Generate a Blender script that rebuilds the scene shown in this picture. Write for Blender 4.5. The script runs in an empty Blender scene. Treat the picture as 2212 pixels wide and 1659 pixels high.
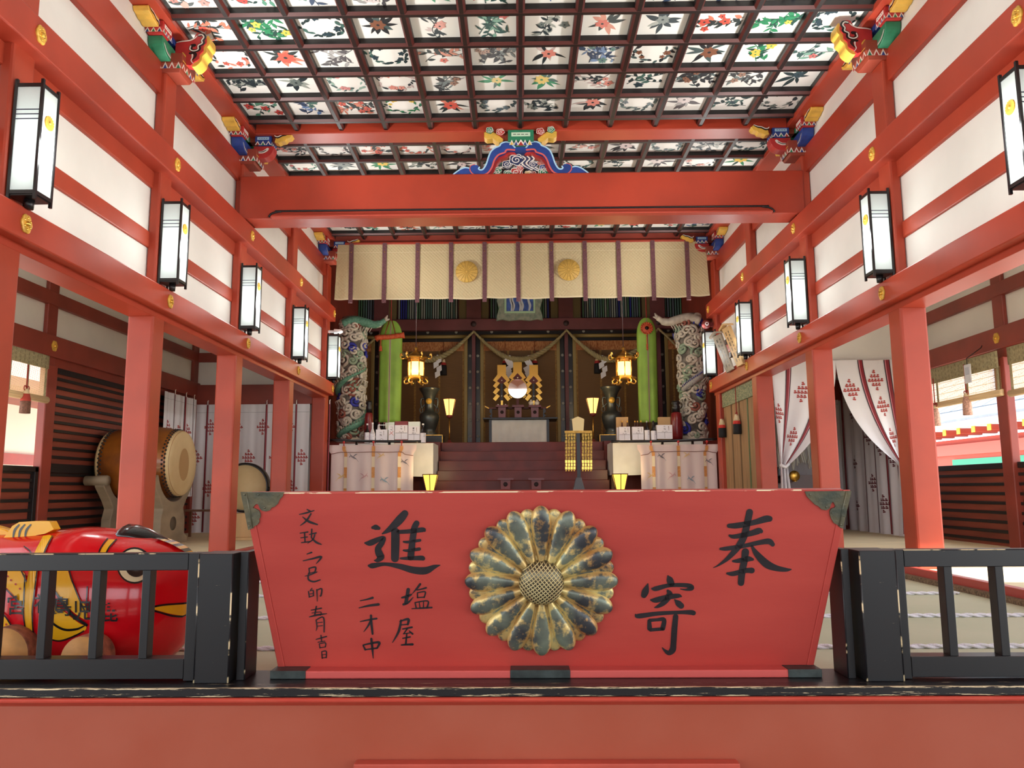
import bpy, bmesh, math, random
from mathutils import Vector, Matrix
from math import sin, cos, pi, radians, sqrt, atan2, hypot

# ------------------------------------------------------------------ camera, world, sun, exposure
S = bpy.context.scene
C = S.collection
W, H, F, CX, CY, ZC = 2212.0, 1659.0, 1690.0, 1097.5, 829.5, 0.80
PITCH, YAW, ROLL = math.atan(227 / F), radians(0.75), -0.006
RC = Matrix.Rotation(YAW, 3, 'Z') @ Matrix.Rotation(pi / 2 + PITCH, 3, 'X') @ Matrix.Rotation(ROLL, 3, 'Z')
cd = bpy.data.cameras.new('camera')
cd.sensor_fit = 'HORIZONTAL'; cd.sensor_width = 36.0; cd.lens = F / W * 36.0
cd.shift_x = (W / 2 - CX) / W; cd.shift_y = 0.0
cd.clip_start = 0.05; cd.clip_end = 300
cam = bpy.data.objects.new('camera', cd); C.objects.link(cam)
cam.matrix_world = Matrix.Translation((0, 0, ZC)) @ RC.to_4x4()
S.camera = cam

wd = bpy.data.worlds.new('world'); S.world = wd; wd.use_nodes = True
nt = wd.node_tree
bg = nt.nodes['Background']
bg.inputs['Color'].default_value = (0.86, 0.93, 1.0, 1); bg.inputs['Strength'].default_value = 2.2

sl = bpy.data.lights.new('sun', 'SUN'); sl.energy = 9.0; sl.angle = radians(1.0); sl.color = (1, 0.95, 0.88)
so = bpy.data.objects.new('sun', sl); C.objects.link(so)
so.rotation_euler = Vector((-0.12, 0.60, -0.80)).to_track_quat('-Z', 'Y').to_euler()
so.location = (20, -8, 20)

S.view_settings.view_transform = 'Standard'; S.view_settings.look = 'None'
S.view_settings.gamma = 1.0; S.view_settings.use_curve_mapping = False
S.view_settings.exposure = 0.65
S.cycles.use_denoising = True
S.cycles.max_bounces = 10; S.cycles.diffuse_bounces = 6; S.cycles.transmission_bounces = 6
S.cycles.sample_clamp_indirect = 6.0

def ray(px, py):
    return RC @ Vector(((px - CX) / F, -(py - CY) / F, -1.0))
def pt(px, py, ax, v):
    """point of the plane x|y|z = v seen at that place of the photograph"""
    d = ray(px, py); i = 'xyz'.index(ax); o = (0, 0, ZC)[i]
    return Vector((0, 0, ZC)) + d * ((v - o) / d[i])

# ------------------------------------------------------------------ materials
def lin(c):
    c = c / 255.0
    return c / 12.92 if c <= 0.04045 else ((c + 0.055) / 1.055) ** 2.4
def col(rgb): return (lin(rgb[0]), lin(rgb[1]), lin(rgb[2]), 1)
MATS = {}
def mat(name, rgb, rough=0.6, metal=0.0, var=0.0, scale=4.0, rgb2=None, stretch=(1, 1, 1), bump=0.0, bscale=30.0, emit=None, spec=0.5, lo=0.35, hi=0.65, coat=0.0):
    if name in MATS: return MATS[name]
    m = bpy.data.materials.new(name); m.use_nodes = True; MATS[name] = m
    n = m.node_tree; b = n.nodes['Principled BSDF']
    b.inputs['Roughness'].default_value = rough; b.inputs['Metallic'].default_value = metal
    b.inputs['Specular IOR Level'].default_value = spec
    b.inputs['Coat Weight'].default_value = coat
    b.inputs['Base Color'].default_value = col(rgb)
    if var or rgb2 or bump:
        tc = n.nodes.new('ShaderNodeTexCoord'); mp = n.nodes.new('ShaderNodeMapping')
        mp.inputs['Scale'].default_value = stretch
        n.links.new(tc.outputs['Object'], mp.inputs['Vector'])
    if var or rgb2:
        t = n.nodes.new('ShaderNodeTexNoise'); t.inputs['Scale'].default_value = scale; t.inputs['Detail'].default_value = 6
        n.links.new(mp.outputs['Vector'], t.inputs['Vector'])
        r = n.nodes.new('ShaderNodeValToRGB'); r.color_ramp.elements[0].position = lo; r.color_ramp.elements[1].position = hi
        if rgb2 is None:
            rgb2 = tuple(min(255, c * (1 + var)) for c in rgb); a = tuple(c * (1 - var) for c in rgb)
        else: a = rgb
        r.color_ramp.elements[0].color = col(a); r.color_ramp.elements[1].color = col(rgb2)
        n.links.new(t.outputs['Fac'], r.inputs['Fac']); n.links.new(r.outputs['Color'], b.inputs['Base Color'])
    if bump:
        t2 = n.nodes.new('ShaderNodeTexNoise'); t2.inputs['Scale'].default_value = bscale; t2.inputs['Detail'].default_value = 4
        n.links.new(mp.outputs['Vector'], t2.inputs['Vector'])
        bp_ = n.nodes.new('ShaderNodeBump'); bp_.inputs['Strength'].default_value = bump; bp_.inputs['Distance'].default_value = 0.01
        n.links.new(t2.outputs['Fac'], bp_.inputs['Height']); n.links.new(bp_.outputs['Normal'], b.inputs['Normal'])
    if emit:
        b.inputs['Emission Color'].default_value = col(emit[0]); b.inputs['Emission Strength'].default_value = emit[1]
    return m

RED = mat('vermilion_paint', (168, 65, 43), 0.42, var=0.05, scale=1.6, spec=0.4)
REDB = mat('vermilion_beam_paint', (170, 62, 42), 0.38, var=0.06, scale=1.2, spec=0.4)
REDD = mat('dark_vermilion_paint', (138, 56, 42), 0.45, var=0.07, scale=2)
WHITE = mat('white_plaster', (232, 229, 222), 0.75, var=0.02, scale=1.3)
BLACKL = mat('black_lacquer', (24, 22, 24), 0.32, var=0.15, scale=3)
LATT = mat('dark_lattice_lacquer', (24, 18, 18), 0.45)
LATR = mat('red_brown_lattice_edge', (84, 34, 29), 0.45)
BOARD = mat('painted_white_board', (236, 236, 230), 0.7)
GOLD = mat('gold_metal', (225, 178, 84), 0.28, 1.0, var=0.1, scale=14)
GOLDP = mat('gold_paint', (214, 168, 70), 0.4, 0.2, var=0.1, scale=20)
INK = mat('black_ink', (34, 30, 34), 0.45, var=0.15, scale=12)
BLUE = mat('blue_paint', (38, 66, 140), 0.5, var=0.1, scale=9)
GREEN = mat('green_paint', (44, 128, 92), 0.5, var=0.08, scale=9)
YEL = mat('yellow_paint', (226, 180, 76), 0.5, var=0.06, scale=9)
CRIM = mat('crimson_paint', (184, 50, 48), 0.45, var=0.06, scale=6)
PINK = mat('pink_edge_paint', (214, 96, 92), 0.5)
LBLUE = mat('light_blue_edge_paint', (170, 210, 236), 0.5)
WP = mat('white_paint', (238, 230, 220), 0.5)
BRB = mat('brown_red_block_paint', (146, 62, 44), 0.45)
DKB = mat('dark_brown_paint', (62, 42, 42), 0.5)
PUR = mat('purple_red_paint', (112, 62, 64), 0.55, var=0.08, scale=2)
WOOD = mat('pale_wood', (196, 158, 108), 0.55, var=0.1, scale=3, stretch=(1, 1, 0.12))
WOODG = mat('grey_weathered_wood', (150, 134, 110), 0.6, var=0.12, scale=3, stretch=(0.4, 0.4, 1))
CLOTHW = mat('white_cloth', (226, 226, 218), 0.85, var=0.03, scale=3, bump=0.15, bscale=9)
PAPER = mat('white_paper', (240, 240, 242), 0.7)
MAROON = mat('dark_maroon_lacquer', (98, 38, 31), 0.34, var=0.1, scale=3, spec=0.3)
MAROON2 = mat('maroon_lacquer', (112, 46, 44), 0.3, var=0.08, scale=4)
BRONZE = mat('dark_bronze', (74, 80, 80), 0.35, 0.6, rgb2=(92, 96, 92), scale=5)
PATINA = mat('greenish_bronze_patina', (78, 84, 74), 0.45, 0.4, rgb2=(112, 106, 82), scale=16, bump=0.3, bscale=60)

# ------------------------------------------------------------------ mesh builder
class M:
    def __init__(s, *mats):
        s.v = []; s.f = []; s.mi = []; s.mats = list(mats) or [RED]; s.sm = []
    def mx(s, m):
        if m is None: return 0
        if m not in s.mats: s.mats.append(m)
        return s.mats.index(m)
    def add(s, vs, fs, m=None, smooth=False):
        o = len(s.v); s.v += [Vector(p) for p in vs]; k = s.mx(m)
        for f in fs:
            s.f.append([o + i for i in f]); s.mi.append(k); s.sm.append(smooth)
        return s
    def box(s, x0, x1, y0, y1, z0, z1, m=None):
        v = [(x, y, z) for z in (z0, z1) for y in (y0, y1) for x in (x0, x1)]
        return s.add(v, [(0, 2, 3, 1), (4, 5, 7, 6), (0, 1, 5, 4), (2, 6, 7, 3), (0, 4, 6, 2), (1, 3, 7, 5)], m)
    def hexa(s, a, b, m=None):
        """solid between quads a and b (4 points each, same winding)"""
        return s.add(list(a) + list(b), [(0, 1, 2, 3), (7, 6, 5, 4), (0, 4, 5, 1), (1, 5, 6, 2), (2, 6, 7, 3), (3, 7, 4, 0)], m)
    def frus(s, c, z0, z1, a0, b0, a1, b1, m=None):
        x, y = c
        q = lambda a, b, z: [(x - a, y - b, z), (x + a, y - b, z), (x + a, y + b, z), (x - a, y + b, z)]
        return s.hexa(q(a0, b0, z0), q(a1, b1, z1), m)
    def prism(s, P, fn0, fn1, m=None, side=None):
        """closed outline P (2d); fn0/fn1 map a 2d point to the two end faces"""
        n = len(P); v = [fn0(p) for p in P] + [fn1(p) for p in P]
        s.add(v, [tuple(range(n)), tuple(range(2 * n - 1, n - 1, -1))], m)
        return s.add(v, [(i, (i + 1) % n, n + (i + 1) % n, n + i) for i in range(n)], side or m)
    def pxz(s, P, y0, y1, m=None, side=None):
        return s.prism(P, lambda p: (p[0], y0, p[1]), lambda p: (p[0], y1, p[1]), m, side)
    def pyz(s, P, x0, x1, m=None, side=None):
        return s.prism(P, lambda p: (x0, p[0], p[1]), lambda p: (x1, p[0], p[1]), m, side)
    def pxy(s, P, z0, z1, m=None, side=None):
        return s.prism(P, lambda p: (p[0], p[1], z0), lambda p: (p[0], p[1], z1), m, side)
    def poly(s, P, m=None):
        return s.add(P, [tuple(range(len(P)))], m)
    def tube(s, P, r, n=8, m=None, cap=True):
        P = [Vector(p) for p in P]; N = len(P)
        R = r if isinstance(r, (list, tuple)) else [r] * N
        ref = Vector((0, 0, 1)); vs = []
        t0 = (P[1] - P[0]).normalized()
        if abs(t0.dot(ref)) > 0.9: ref = Vector((0, 1, 0))
        u = t0.cross(ref).normalized()
        for i in range(N):
            t = (P[min(i + 1, N - 1)] - P[max(i - 1, 0)])
            if t.length < 1e-9: t = t0
            t.normalize()
            u = (u - t * u.dot(t))
            if u.length < 1e-6: u = t.orthogonal()
            u.normalize(); w = t.cross(u)
            for k in range(n):
                a = 2 * pi * k / n
                vs.append(P[i] + (u * cos(a) + w * sin(a)) * R[i])
        fs = [(i * n + k, i * n + (k + 1) % n, (i + 1) * n + (k + 1) % n, (i + 1) * n + k) for i in range(N - 1) for k in range(n)]
        if cap: fs += [tuple(range(n - 1, -1, -1)), tuple((N - 1) * n + k for k in range(n))]
        return s.add(vs, fs, m, True)
    def lathe(s, prof, c, n=24, m=None, axis='z', sx=1.0, a0=0.0, cap=True):
        """prof = [(r, h)...] turned about an axis through c"""
        vs = []
        for r, h in prof:
            for k in range(n):
                a = 2 * pi * k / n + a0; p, q = r * cos(a) * sx, r * sin(a)
                vs.append({'z': (c[0] + p, c[1] + q, c[2] + h), 'x': (c[0] + h, c[1] + p, c[2] + q), 'y': (c[0] + p, c[1] + h, c[2] + q)}[axis])
        N = len(prof)
        fs = [(i * n + k, i * n + (k + 1) % n, (i + 1) * n + (k + 1) % n, (i + 1) * n + k) for i in range(N - 1) for k in range(n)]
        if cap and prof[0][0] > 1e-6: fs.append(tuple(range(n - 1, -1, -1)))
        if cap and prof[-1][0] > 1e-6: fs.append(tuple((N - 1) * n + k for k in range(n)))
        return s.add(vs, fs, m, n > 8)
    def grid(s, fn, nu, nv, m=None, smooth=True, mf=None):
        vs = [fn(i / nu, j / nv) for j in range(nv + 1) for i in range(nu + 1)]
        o = len(s.v); s.v += [Vector(p) for p in vs]
        for j in range(nv):
            for i in range(nu):
                a = o + j * (nu + 1) + i
                s.f.append([a, a + 1, a + nu + 2, a + nu + 1]); s.sm.append(smooth)
                s.mi.append(s.mx(mf(i, j) if mf else m))
        return s
    def ball(s, c, r, m=None, n=10, sz=1.0):
        return s.lathe([(r * sin(pi * i / n) if 0 < i < n else 0.0, -r * sz * cos(pi * i / n)) for i in range(n + 1)], c, max(8, n), m)

def obj(name, mb, parent=None, bevel=0.0, solid=0.0, wloc=None, fix=True):
    """link one mesh object; its vertices are given in the world, moved to the parent's base"""
    me = bpy.data.meshes.new(name)
    base = Vector((0, 0, 0))
    p = parent
    while p is not None: base += p.location; p = p.parent
    me.from_pydata([tuple(v - base) for v in mb.v], [], mb.f)
    for m in mb.mats: me.materials.append(m)
    me.polygons.foreach_set('material_index', mb.mi)
    me.polygons.foreach_set('use_smooth', mb.sm)
    if fix:
        bm = bmesh.new(); bm.from_mesh(me)
        bmesh.ops.remove_doubles(bm, verts=bm.verts, dist=1e-6)
        bmesh.ops.recalc_face_normals(bm, faces=bm.faces); bm.to_mesh(me); bm.free()
    me.update()
    o = bpy.data.objects.new(name, me); C.objects.link(o)
    if parent is not None: o.parent = parent
    if solid:
        sm = o.modifiers.new('thickness', 'SOLIDIFY'); sm.thickness = solid; sm.offset = 0
    if bevel:
        b = o.modifiers.new('bevel', 'BEVEL'); b.width = bevel; b.segments = 2; b.limit_method = 'ANGLE'; b.angle_limit = radians(40)
        b.harden_normals = False
    return o

def tag(o, label, cat, group=None, kind=None):
    o['label'] = label; o['category'] = cat
    if group: o['group'] = group
    if kind: o['kind'] = kind
    return o
def thing(name, label, cat, loc=(0, 0, 0), group=None):
    o = bpy.data.objects.new(name, None); C.objects.link(o); o.location = loc
    o.empty_display_size = 0.1
    return tag(o, label, cat, group)
def struct(name, mb, parent=None, bevel=0.0):
    o = obj(name, mb, parent, bevel)
    if parent is None: o['kind'] = 'structure'
    return o
def copy_tree(o, loc=None, label=None, parent=None):
    c = o.copy(); C.objects.link(c)
    if parent is not None: c.parent = parent
    if loc is not None: c.location = loc
    if label: c['label'] = label
    for ch in list(o.children): copy_tree(ch, None, None, c)
    return c
def catmull(P, k=6):
    """smooth chain through points of any dimension"""
    if len(P) < 3: return [tuple(p) for p in P]
    out = []; n = len(P); d = len(P[0])
    for i in range(n - 1):
        p0, p1, p2, p3 = P[max(i - 1, 0)], P[i], P[i + 1], P[min(i + 2, n - 1)]
        for s in range(k):
            t = s / k
            out.append(tuple(0.5 * (2 * p1[j] + (p2[j] - p0[j]) * t + (2 * p0[j] - 5 * p1[j] + 4 * p2[j] - p3[j]) * t * t + (3 * p1[j] - p0[j] - 3 * p2[j] + p3[j]) * t ** 3) for j in range(d)))
    out.append(tuple(P[-1])); return out
def stroke(mb, P, fn, m=None, smooth=True, k=5, cap=7):
    """brush stroke: P = [(x, y, halfwidth)...] in a 2d frame; fn maps 2d to the surface"""
    Q = catmull(P, k) if smooth else [tuple(p) for p in P]
    L = []; R = []
    for i, (x, y, w) in enumerate(Q):
        a = Q[max(i - 1, 0)]; b = Q[min(i + 1, len(Q) - 1)]
        dx, dy = b[0] - a[0], b[1] - a[1]; l = hypot(dx, dy) or 1
        L.append((x - dy / l * w, y + dx / l * w)); R.append((x + dy / l * w, y - dx / l * w))
    def arc(q, p, sgn):
        dx, dy = q[0] - p[0], q[1] - p[1]; a0 = atan2(dy, dx); return [(q[0] + q[2] * cos(a0 + sgn * (pi / 2 - pi * j / cap)), q[1] + q[2] * sin(a0 + sgn * (pi / 2 - pi * j / cap))) for j in range(1, cap)]
    for i in range(len(Q) - 1):
        mb.poly([fn(L[i]), fn(L[i + 1]), fn(R[i + 1]), fn(R[i])], m)
    e = arc(Q[-1], Q[-2], 1); mb.poly([fn(L[-1])] + [fn(p) for p in e] + [fn(R[-1])], m)
    b = arc(Q[0], Q[1], 1); mb.poly([fn(R[0])] + [fn(p) for p in b] + [fn(L[0])], m)
    return mb
# ------------------------------------------------------------------ the room
YC = [5.40, 7.76, 10.08, 12.45, 14.78]          # pillar rows
def mir(x): return 0.10 - x                     # left wall x -> right wall x
def rng(sd, a, b):
    """x interval of the left side or its mirror on the right"""
    return (a, b) if sd < 0 else (mir(b), mir(a))
YF, YB = 3.25, 14.90

m = M(mat('beige_floor_cloth', (190, 190, 164), 0.8, rgb2=(180, 184, 156), scale=1.4, bump=0.25, bscale=5))
m.box(-3.62, 3.72, YF + 0.1, 14.5, -0.20, -0.045)
struct('floor', m)
CARP = mat('pale_tatami', (222, 208, 172), 0.8, var=0.05, scale=2, stretch=(1, 8, 1))
for sd, nm in ((-1, 'left'), (1, 'right')):
    a, b = rng(sd, -6.3, -3.60)
    m = M(CARP); m.box(a, b, 3.0, YB, -0.2, 0.03); struct('floor_' + nm, m)
    a, b = rng(sd, -3.60, -3.52)
    m = M(mat('red_sill', (176, 70, 62), 0.4)); m.box(a, b, 3.35, 14.5, -0.2, 0.06); struct('trim_' + ('1' if sd < 0 else '2'), m, bevel=0.006)
    a, b = rng(sd, -3.52, -3.46)
    m = M(mat('brown_braid_edging', (112, 92, 72), 0.8, var=0.25, scale=60)); m.box(a, b, 3.45, 14.4, -0.045, -0.005)
    tag(obj('edge_mat', m), 'brown braided edging strip along the foot of the red sill on the ' + nm, 'edging')

def wall(sd, nm):
    R = lambda a, b: rng(sd, a, b)
    dy = 0.0 if sd < 0 else -0.06
    m = M(WHITE); m.box(*R(-3.82, -3.76), 3.0, YB, 2.70, 5.75)
    w = struct('wall_' + nm, m)
    def beam(n, a, b, z0, z1, mt, bev=0.012, y0=3.0, y1=YB):
        q = M(mt); q.box(*R(a, b), y0, y1, z0, z1); o = obj(n, q, w, bev); return o
    beam('lintel_beam', -3.91, -3.65, 2.54, 2.80, REDB, 0.006)
    beam('lower_rail_beam', -3.66, -3.55, 2.60, 2.84, REDB)
    beam('thin_rail_beam', -3.77, -3.735, 3.25, 3.42, RED)
    beam('thin_rail_beam', -3.77, -3.725, 3.88, 4.06, RED)
    beam('upper_rail_beam', -3.77, -3.55, 4.05, 4.32, REDB)
    beam('frieze_beam', -3.77, -3.70, 4.91, 5.25, REDB)
    beam('ceiling_edge_beam', -3.77, -3.50, 5.535, 5.78, REDB, 0.006)
    beam('outer_lintel_face', -3.93, -3.90, 2.60, 2.84, REDD)
    return w
wall(-1, 'left'); wall(1, 'right')

ORD = ['nearest', 'second', 'third', 'fourth', 'farthest']
for sd, nm in ((-1, 'left'), (1, 'right')):
    for k, y in enumerate(YC):
        if sd > 0: y -= 0.07
        m = M(RED)
        a, b = rng(sd, -3.91, -3.65)
        m.box(a, b, y - 0.13, y + 0.13, 0.02, 2.56)
        m.box(*rng(sd, -3.755, -3.652), y - 0.129, y + 0.129, 2.5, 5.15)
        o = obj('pillar', m, None, 0.022)
        tag(o, ORD[k] + ' square red pillar in the row along the ' + nm + ' side of the hall', 'pillar', 'red pillars of the ' + nm + ' row')

# outer aisle walls --------------------------------------------------
def aisle(sd, nm):
    R = lambda a, b: rng(sd, a, b)
    m = M(WHITE); m.box(*R(-6.26, -6.20), 7.2, YB + 0.1, 2.80, 4.30); w = struct('wall_aisle_' + nm, m)
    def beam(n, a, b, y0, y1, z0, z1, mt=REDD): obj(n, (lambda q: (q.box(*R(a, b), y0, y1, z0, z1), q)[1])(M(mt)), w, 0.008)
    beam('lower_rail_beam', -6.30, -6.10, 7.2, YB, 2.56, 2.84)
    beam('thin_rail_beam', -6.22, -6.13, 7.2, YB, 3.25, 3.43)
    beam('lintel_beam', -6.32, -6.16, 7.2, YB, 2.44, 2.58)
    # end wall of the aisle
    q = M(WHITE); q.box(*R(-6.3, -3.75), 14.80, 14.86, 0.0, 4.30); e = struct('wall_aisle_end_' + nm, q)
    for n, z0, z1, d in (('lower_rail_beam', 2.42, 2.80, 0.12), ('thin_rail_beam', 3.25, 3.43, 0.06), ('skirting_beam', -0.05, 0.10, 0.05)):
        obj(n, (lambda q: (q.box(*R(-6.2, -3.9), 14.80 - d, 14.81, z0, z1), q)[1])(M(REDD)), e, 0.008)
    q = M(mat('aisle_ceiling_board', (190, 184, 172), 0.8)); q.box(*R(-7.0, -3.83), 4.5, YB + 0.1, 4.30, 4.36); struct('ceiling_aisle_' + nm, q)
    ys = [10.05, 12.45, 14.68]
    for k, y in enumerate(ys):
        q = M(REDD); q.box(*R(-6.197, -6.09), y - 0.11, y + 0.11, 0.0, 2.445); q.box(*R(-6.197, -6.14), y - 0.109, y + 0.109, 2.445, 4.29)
        tag(obj('post', q, None, 0.012), ('nearest', 'middle', 'farthest')[k] + ' red post in the outer wall of the ' + nm + ' aisle', 'post', 'outer posts of the ' + nm + ' aisle')
aisle(-1, 'left'); aisle(1, 'right')

# ceiling -------------------------------------------------------------
NX = 12; X0, DX = -3.535, 0.598
ROWS = [9.667 - 0.575 * k for k in range(11, -1, -1)] + [10.37 + 0.555 * k for k in range(8)]
ZL = 5.57
m = M(mat('ceiling_backing', (120, 112, 104), 0.8)); m.box(-3.75, 3.85, 3.0, 14.95, 5.74, 5.86)
ceil = struct('ceiling', m)
bars = M(LATT, LATR)
def bar(a, b, ax, c):
    P = [(-0.045, 0.10), (-0.045, 0.03), (-0.022, 0.0), (0.022, 0.0), (0.045, 0.03), (0.045, 0.10)]
    if ax == 'y': f = lambda t: (lambda p: (c + p[0], t, ZL + p[1]))
    else: f = lambda t: (lambda p: (t, c + p[0], ZL + p[1] - 0.002))
    n = 6; v = [f(a)(p) for p in P] + [f(b)(p) for p in P]
    for i in range(n):
        bars.add([v[i], v[(i + 1) % n], v[n + (i + 1) % n], v[n + i]], [(0, 1, 2, 3)], LATR if i in (1, 3) else LATT)
for i in range(NX + 1):
    bar(3.2, 14.62, 'y', X0 + DX * i)
for y in ROWS: bar(X0, X0 + DX * NX, 'x', y)
obj('lattice', bars, ceil)

PAL = [[(28, 50, 52), (60, 96, 88), (36, 60, 70)], [(30, 44, 50), (150, 158, 150), (96, 108, 104)], [(24, 60, 56), (84, 140, 116), (190, 66, 60)],
       [(34, 44, 48), (196, 176, 172), (212, 132, 118)], [(30, 48, 78), (80, 112, 160), (50, 96, 84)], [(46, 44, 48), (120, 120, 118), (206, 190, 188)],
       [(38, 128, 84), (28, 70, 60), (224, 190, 80)], [(40, 50, 50), (206, 120, 96), (200, 80, 64)], [(36, 40, 44), (72, 90, 90), (128, 82, 60)]]
INKS = {}
def ink(rgb):
    if rgb not in INKS: INKS[rgb] = mat('painting_ink_%d' % len(INKS), rgb, 0.7)
    return INKS[rgb]
def painting(mb, cx, cy, rs):
    """a loose plant study on one board, seen from below"""
    z = [5.6585]; pal = rs.choice(PAL); ft = rs.choice((0.0, 0.0, 0.1, 0.3, 0.45)); cs = [ink(tuple(int(c + (232 - c) * ft * w) for c in k)) for k, w in zip(pal, (0.6, 1, 1))]
    z0 = 5.6985
    K = 1.22
    def put(P, m): mb.poly([(cx + x * K, cy + y * K * 1.05, z[0]) for x, y in P], m); z[0] -= 0.00012
    def leaf(x, y, a, l, w, m):
        P = []
        bend = rs.uniform(-0.25, 0.25)
        for s in range(9):
            t = s / 8; P.append((t * l, w * sin(pi * t ** 0.8) + bend * l * t * t))
        for s in range(7, 0, -1):
            t = s / 8; P.append((t * l, -w * sin(pi * t ** 0.8) + bend * l * t * t))
        put([(x + p * cos(a) - q * sin(a), y + p * sin(a) + q * cos(a)) for p, q in P], m)
    def flower(x, y, r, m, n=5):
        a0 = rs.uniform(0, 6)
        for k in range(n): leaf(x, y, a0 + 2 * pi * k / n, r, r * 0.36, m)
        put([(x + r * 0.2 * cos(k), y + r * 0.2 * sin(k)) for k in range(6)], cs[0])
    def stem(P, w, m):
        Q = catmull(P, 5)
        for i in range(len(Q) - 1):
            dx, dy = Q[i + 1][0] - Q[i][0], Q[i + 1][1] - Q[i][1]; l = hypot(dx, dy) or 1; ox, oy = -dy / l * w, dx / l * w
            mb.poly([(cx + (p[0] + s * ox) * K, cy + (p[1] + s * oy) * K * 1.05, z[0]) for p, s in ((Q[i], 1), (Q[i + 1], 1), (Q[i + 1], -1), (Q[i], -1))], m)
        z[0] -= 0.00012
        return Q
    k = rs.randrange(4); fl = cs[2]
    if k == 0 or k == 3:
        for _ in range(rs.randint(2, 4)):
            a = rs.uniform(0, 2 * pi); b = a + pi + rs.uniform(-0.9, 0.9)
            P = [(0.2 * cos(a), 0.18 * sin(a)), (0.08 * cos(a + 0.4), 0.08 * sin(a + 0.4)), (0.06 * cos(b), 0.06 * sin(b)), (0.2 * cos(b), 0.18 * sin(b))]
            Q = stem(P, 0.004, cs[0])
            for i in range(1, len(Q) - 1):
                if rs.random() < 0.75:
                    d = atan2(Q[i + 1][1] - Q[i][1], Q[i + 1][0] - Q[i][0])
                    leaf(Q[i][0], Q[i][1], d + rs.choice((-1, 1)) * rs.uniform(0.5, 1.3), rs.uniform(0.05, 0.11), rs.uniform(0.010, 0.024), cs[0] if rs.random() < 0.6 else cs[1])
        for _ in range(rs.randint(1, 4)): flower(rs.uniform(-0.15, 0.15), rs.uniform(-0.13, 0.13), rs.uniform(0.03, 0.06), fl)
    elif k == 1:
        n = rs.randint(7, 12)
        for i in range(n):
            a = 2 * pi * i / n + rs.uniform(-0.3, 0.3)
            leaf(0.02 * cos(a), 0.02 * sin(a), a, rs.uniform(0.10, 0.20), rs.uniform(0.016, 0.032), cs[0] if rs.random() < 0.65 else cs[1])
        flower(rs.uniform(-0.04, 0.04), rs.uniform(-0.04, 0.04), rs.uniform(0.06, 0.10), fl, 7)
    else:
        for i in range(26):
            a = 2 * pi * i / 26 + rs.uniform(-0.1, 0.1); r = rs.uniform(0.12, 0.17)
            leaf(r * cos(a) * 1.15, r * sin(a), a + rs.uniform(0.7, 2.2), rs.uniform(0.05, 0.09), rs.uniform(0.010, 0.020), cs[0] if rs.random() < 0.6 else cs[1])
        for _ in range(5):
            a = rs.uniform(0, 6.28); flower(0.13 * cos(a), 0.12 * sin(a), rs.uniform(0.025, 0.045), fl)
rs = random.Random(11)
rest = M(BOARD); npan = 0
order = [j for j in range(len(ROWS) - 1) if 6.6 < 0.5 * (ROWS[j] + ROWS[j + 1]) < 9.7] + [j for j in range(len(ROWS) - 1) if not 6.6 < 0.5 * (ROWS[j] + ROWS[j + 1]) < 9.7 and j != 11] 
for j in order:
    y0, y1 = ROWS[j], ROWS[j + 1]
    for i in range(NX):
        x0, x1 = X0 + DX * i, X0 + DX * (i + 1)
        solo = npan < 100 and y0 > 6.5
        mb = M(BOARD) if solo else rest
        mb.box(x0, x1, y0, y1, 5.66, 5.68, BOARD)
        painting(mb, (x0 + x1) / 2, (y0 + y1) / 2, rs)
        if solo: obj('painted_panel', mb, ceil, fix=False); npan += 1
mb = rest
for i in range(NX): mb.box(X0 + DX * i, X0 + DX * (i + 1), ROWS[-1], 14.7, 5.66, 5.68, BOARD)
o = obj('painted_panels_beyond', mb, ceil, fix=False); o['kind'] = 'stuff'

# crossbeam under the ceiling, the big tie beam, the beam over the curtain
m = M(REDB); m.box(-3.50, 3.60, 9.90, 10.22, 5.535, 5.738)
tag(obj('crossbeam', m, None, 0.01), 'slim red crossbeam right under the painted ceiling above the cloud carving', 'beam')
tb = thing('tie_beam', 'massive plain red tie beam spanning the hall below the cloud carving', 'beam', (0.05, 9.95, 4.34))
m = M(REDB); m.box(-3.66, 3.76, 9.86, 10.24, 4.34, 4.93); obj('beam_body', m, tb, 0.015)
P = catmull([(-3.26, 4.36), (-3.22, 4.41), (-3.10, 4.435), (-2.9, 4.44), (0, 4.44), (3.0, 4.44), (3.2, 4.435), (3.31, 4.41), (3.36, 4.36)], 5)
m = M(BLACKL); m.tube([(x, 9.853, z) for x, z in P], 0.014, 6); obj('eyebrow_groove', m, tb)
m = M(mat('pale_red_chamfer_paint', (190, 76, 58), 0.4)); m.hexa([(-3.22, 9.80, 4.345), (3.32, 9.80, 4.345), (3.32, 9.80, 4.36), (-3.22, 9.80, 4.36)], [(-3.22, 9.87, 4.335), (3.32, 9.87, 4.335), (3.27, 9.87, 4.425), (-3.17, 9.87, 4.425)]); obj('lower_lip', m, tb)
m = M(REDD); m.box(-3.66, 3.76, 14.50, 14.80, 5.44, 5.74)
tag(obj('curtain_beam', m, None, 0.01), 'dark red beam at the far end of the ceiling carrying the cream curtain', 'beam')
for k, y in enumerate((7.76,)):
    pass

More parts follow.
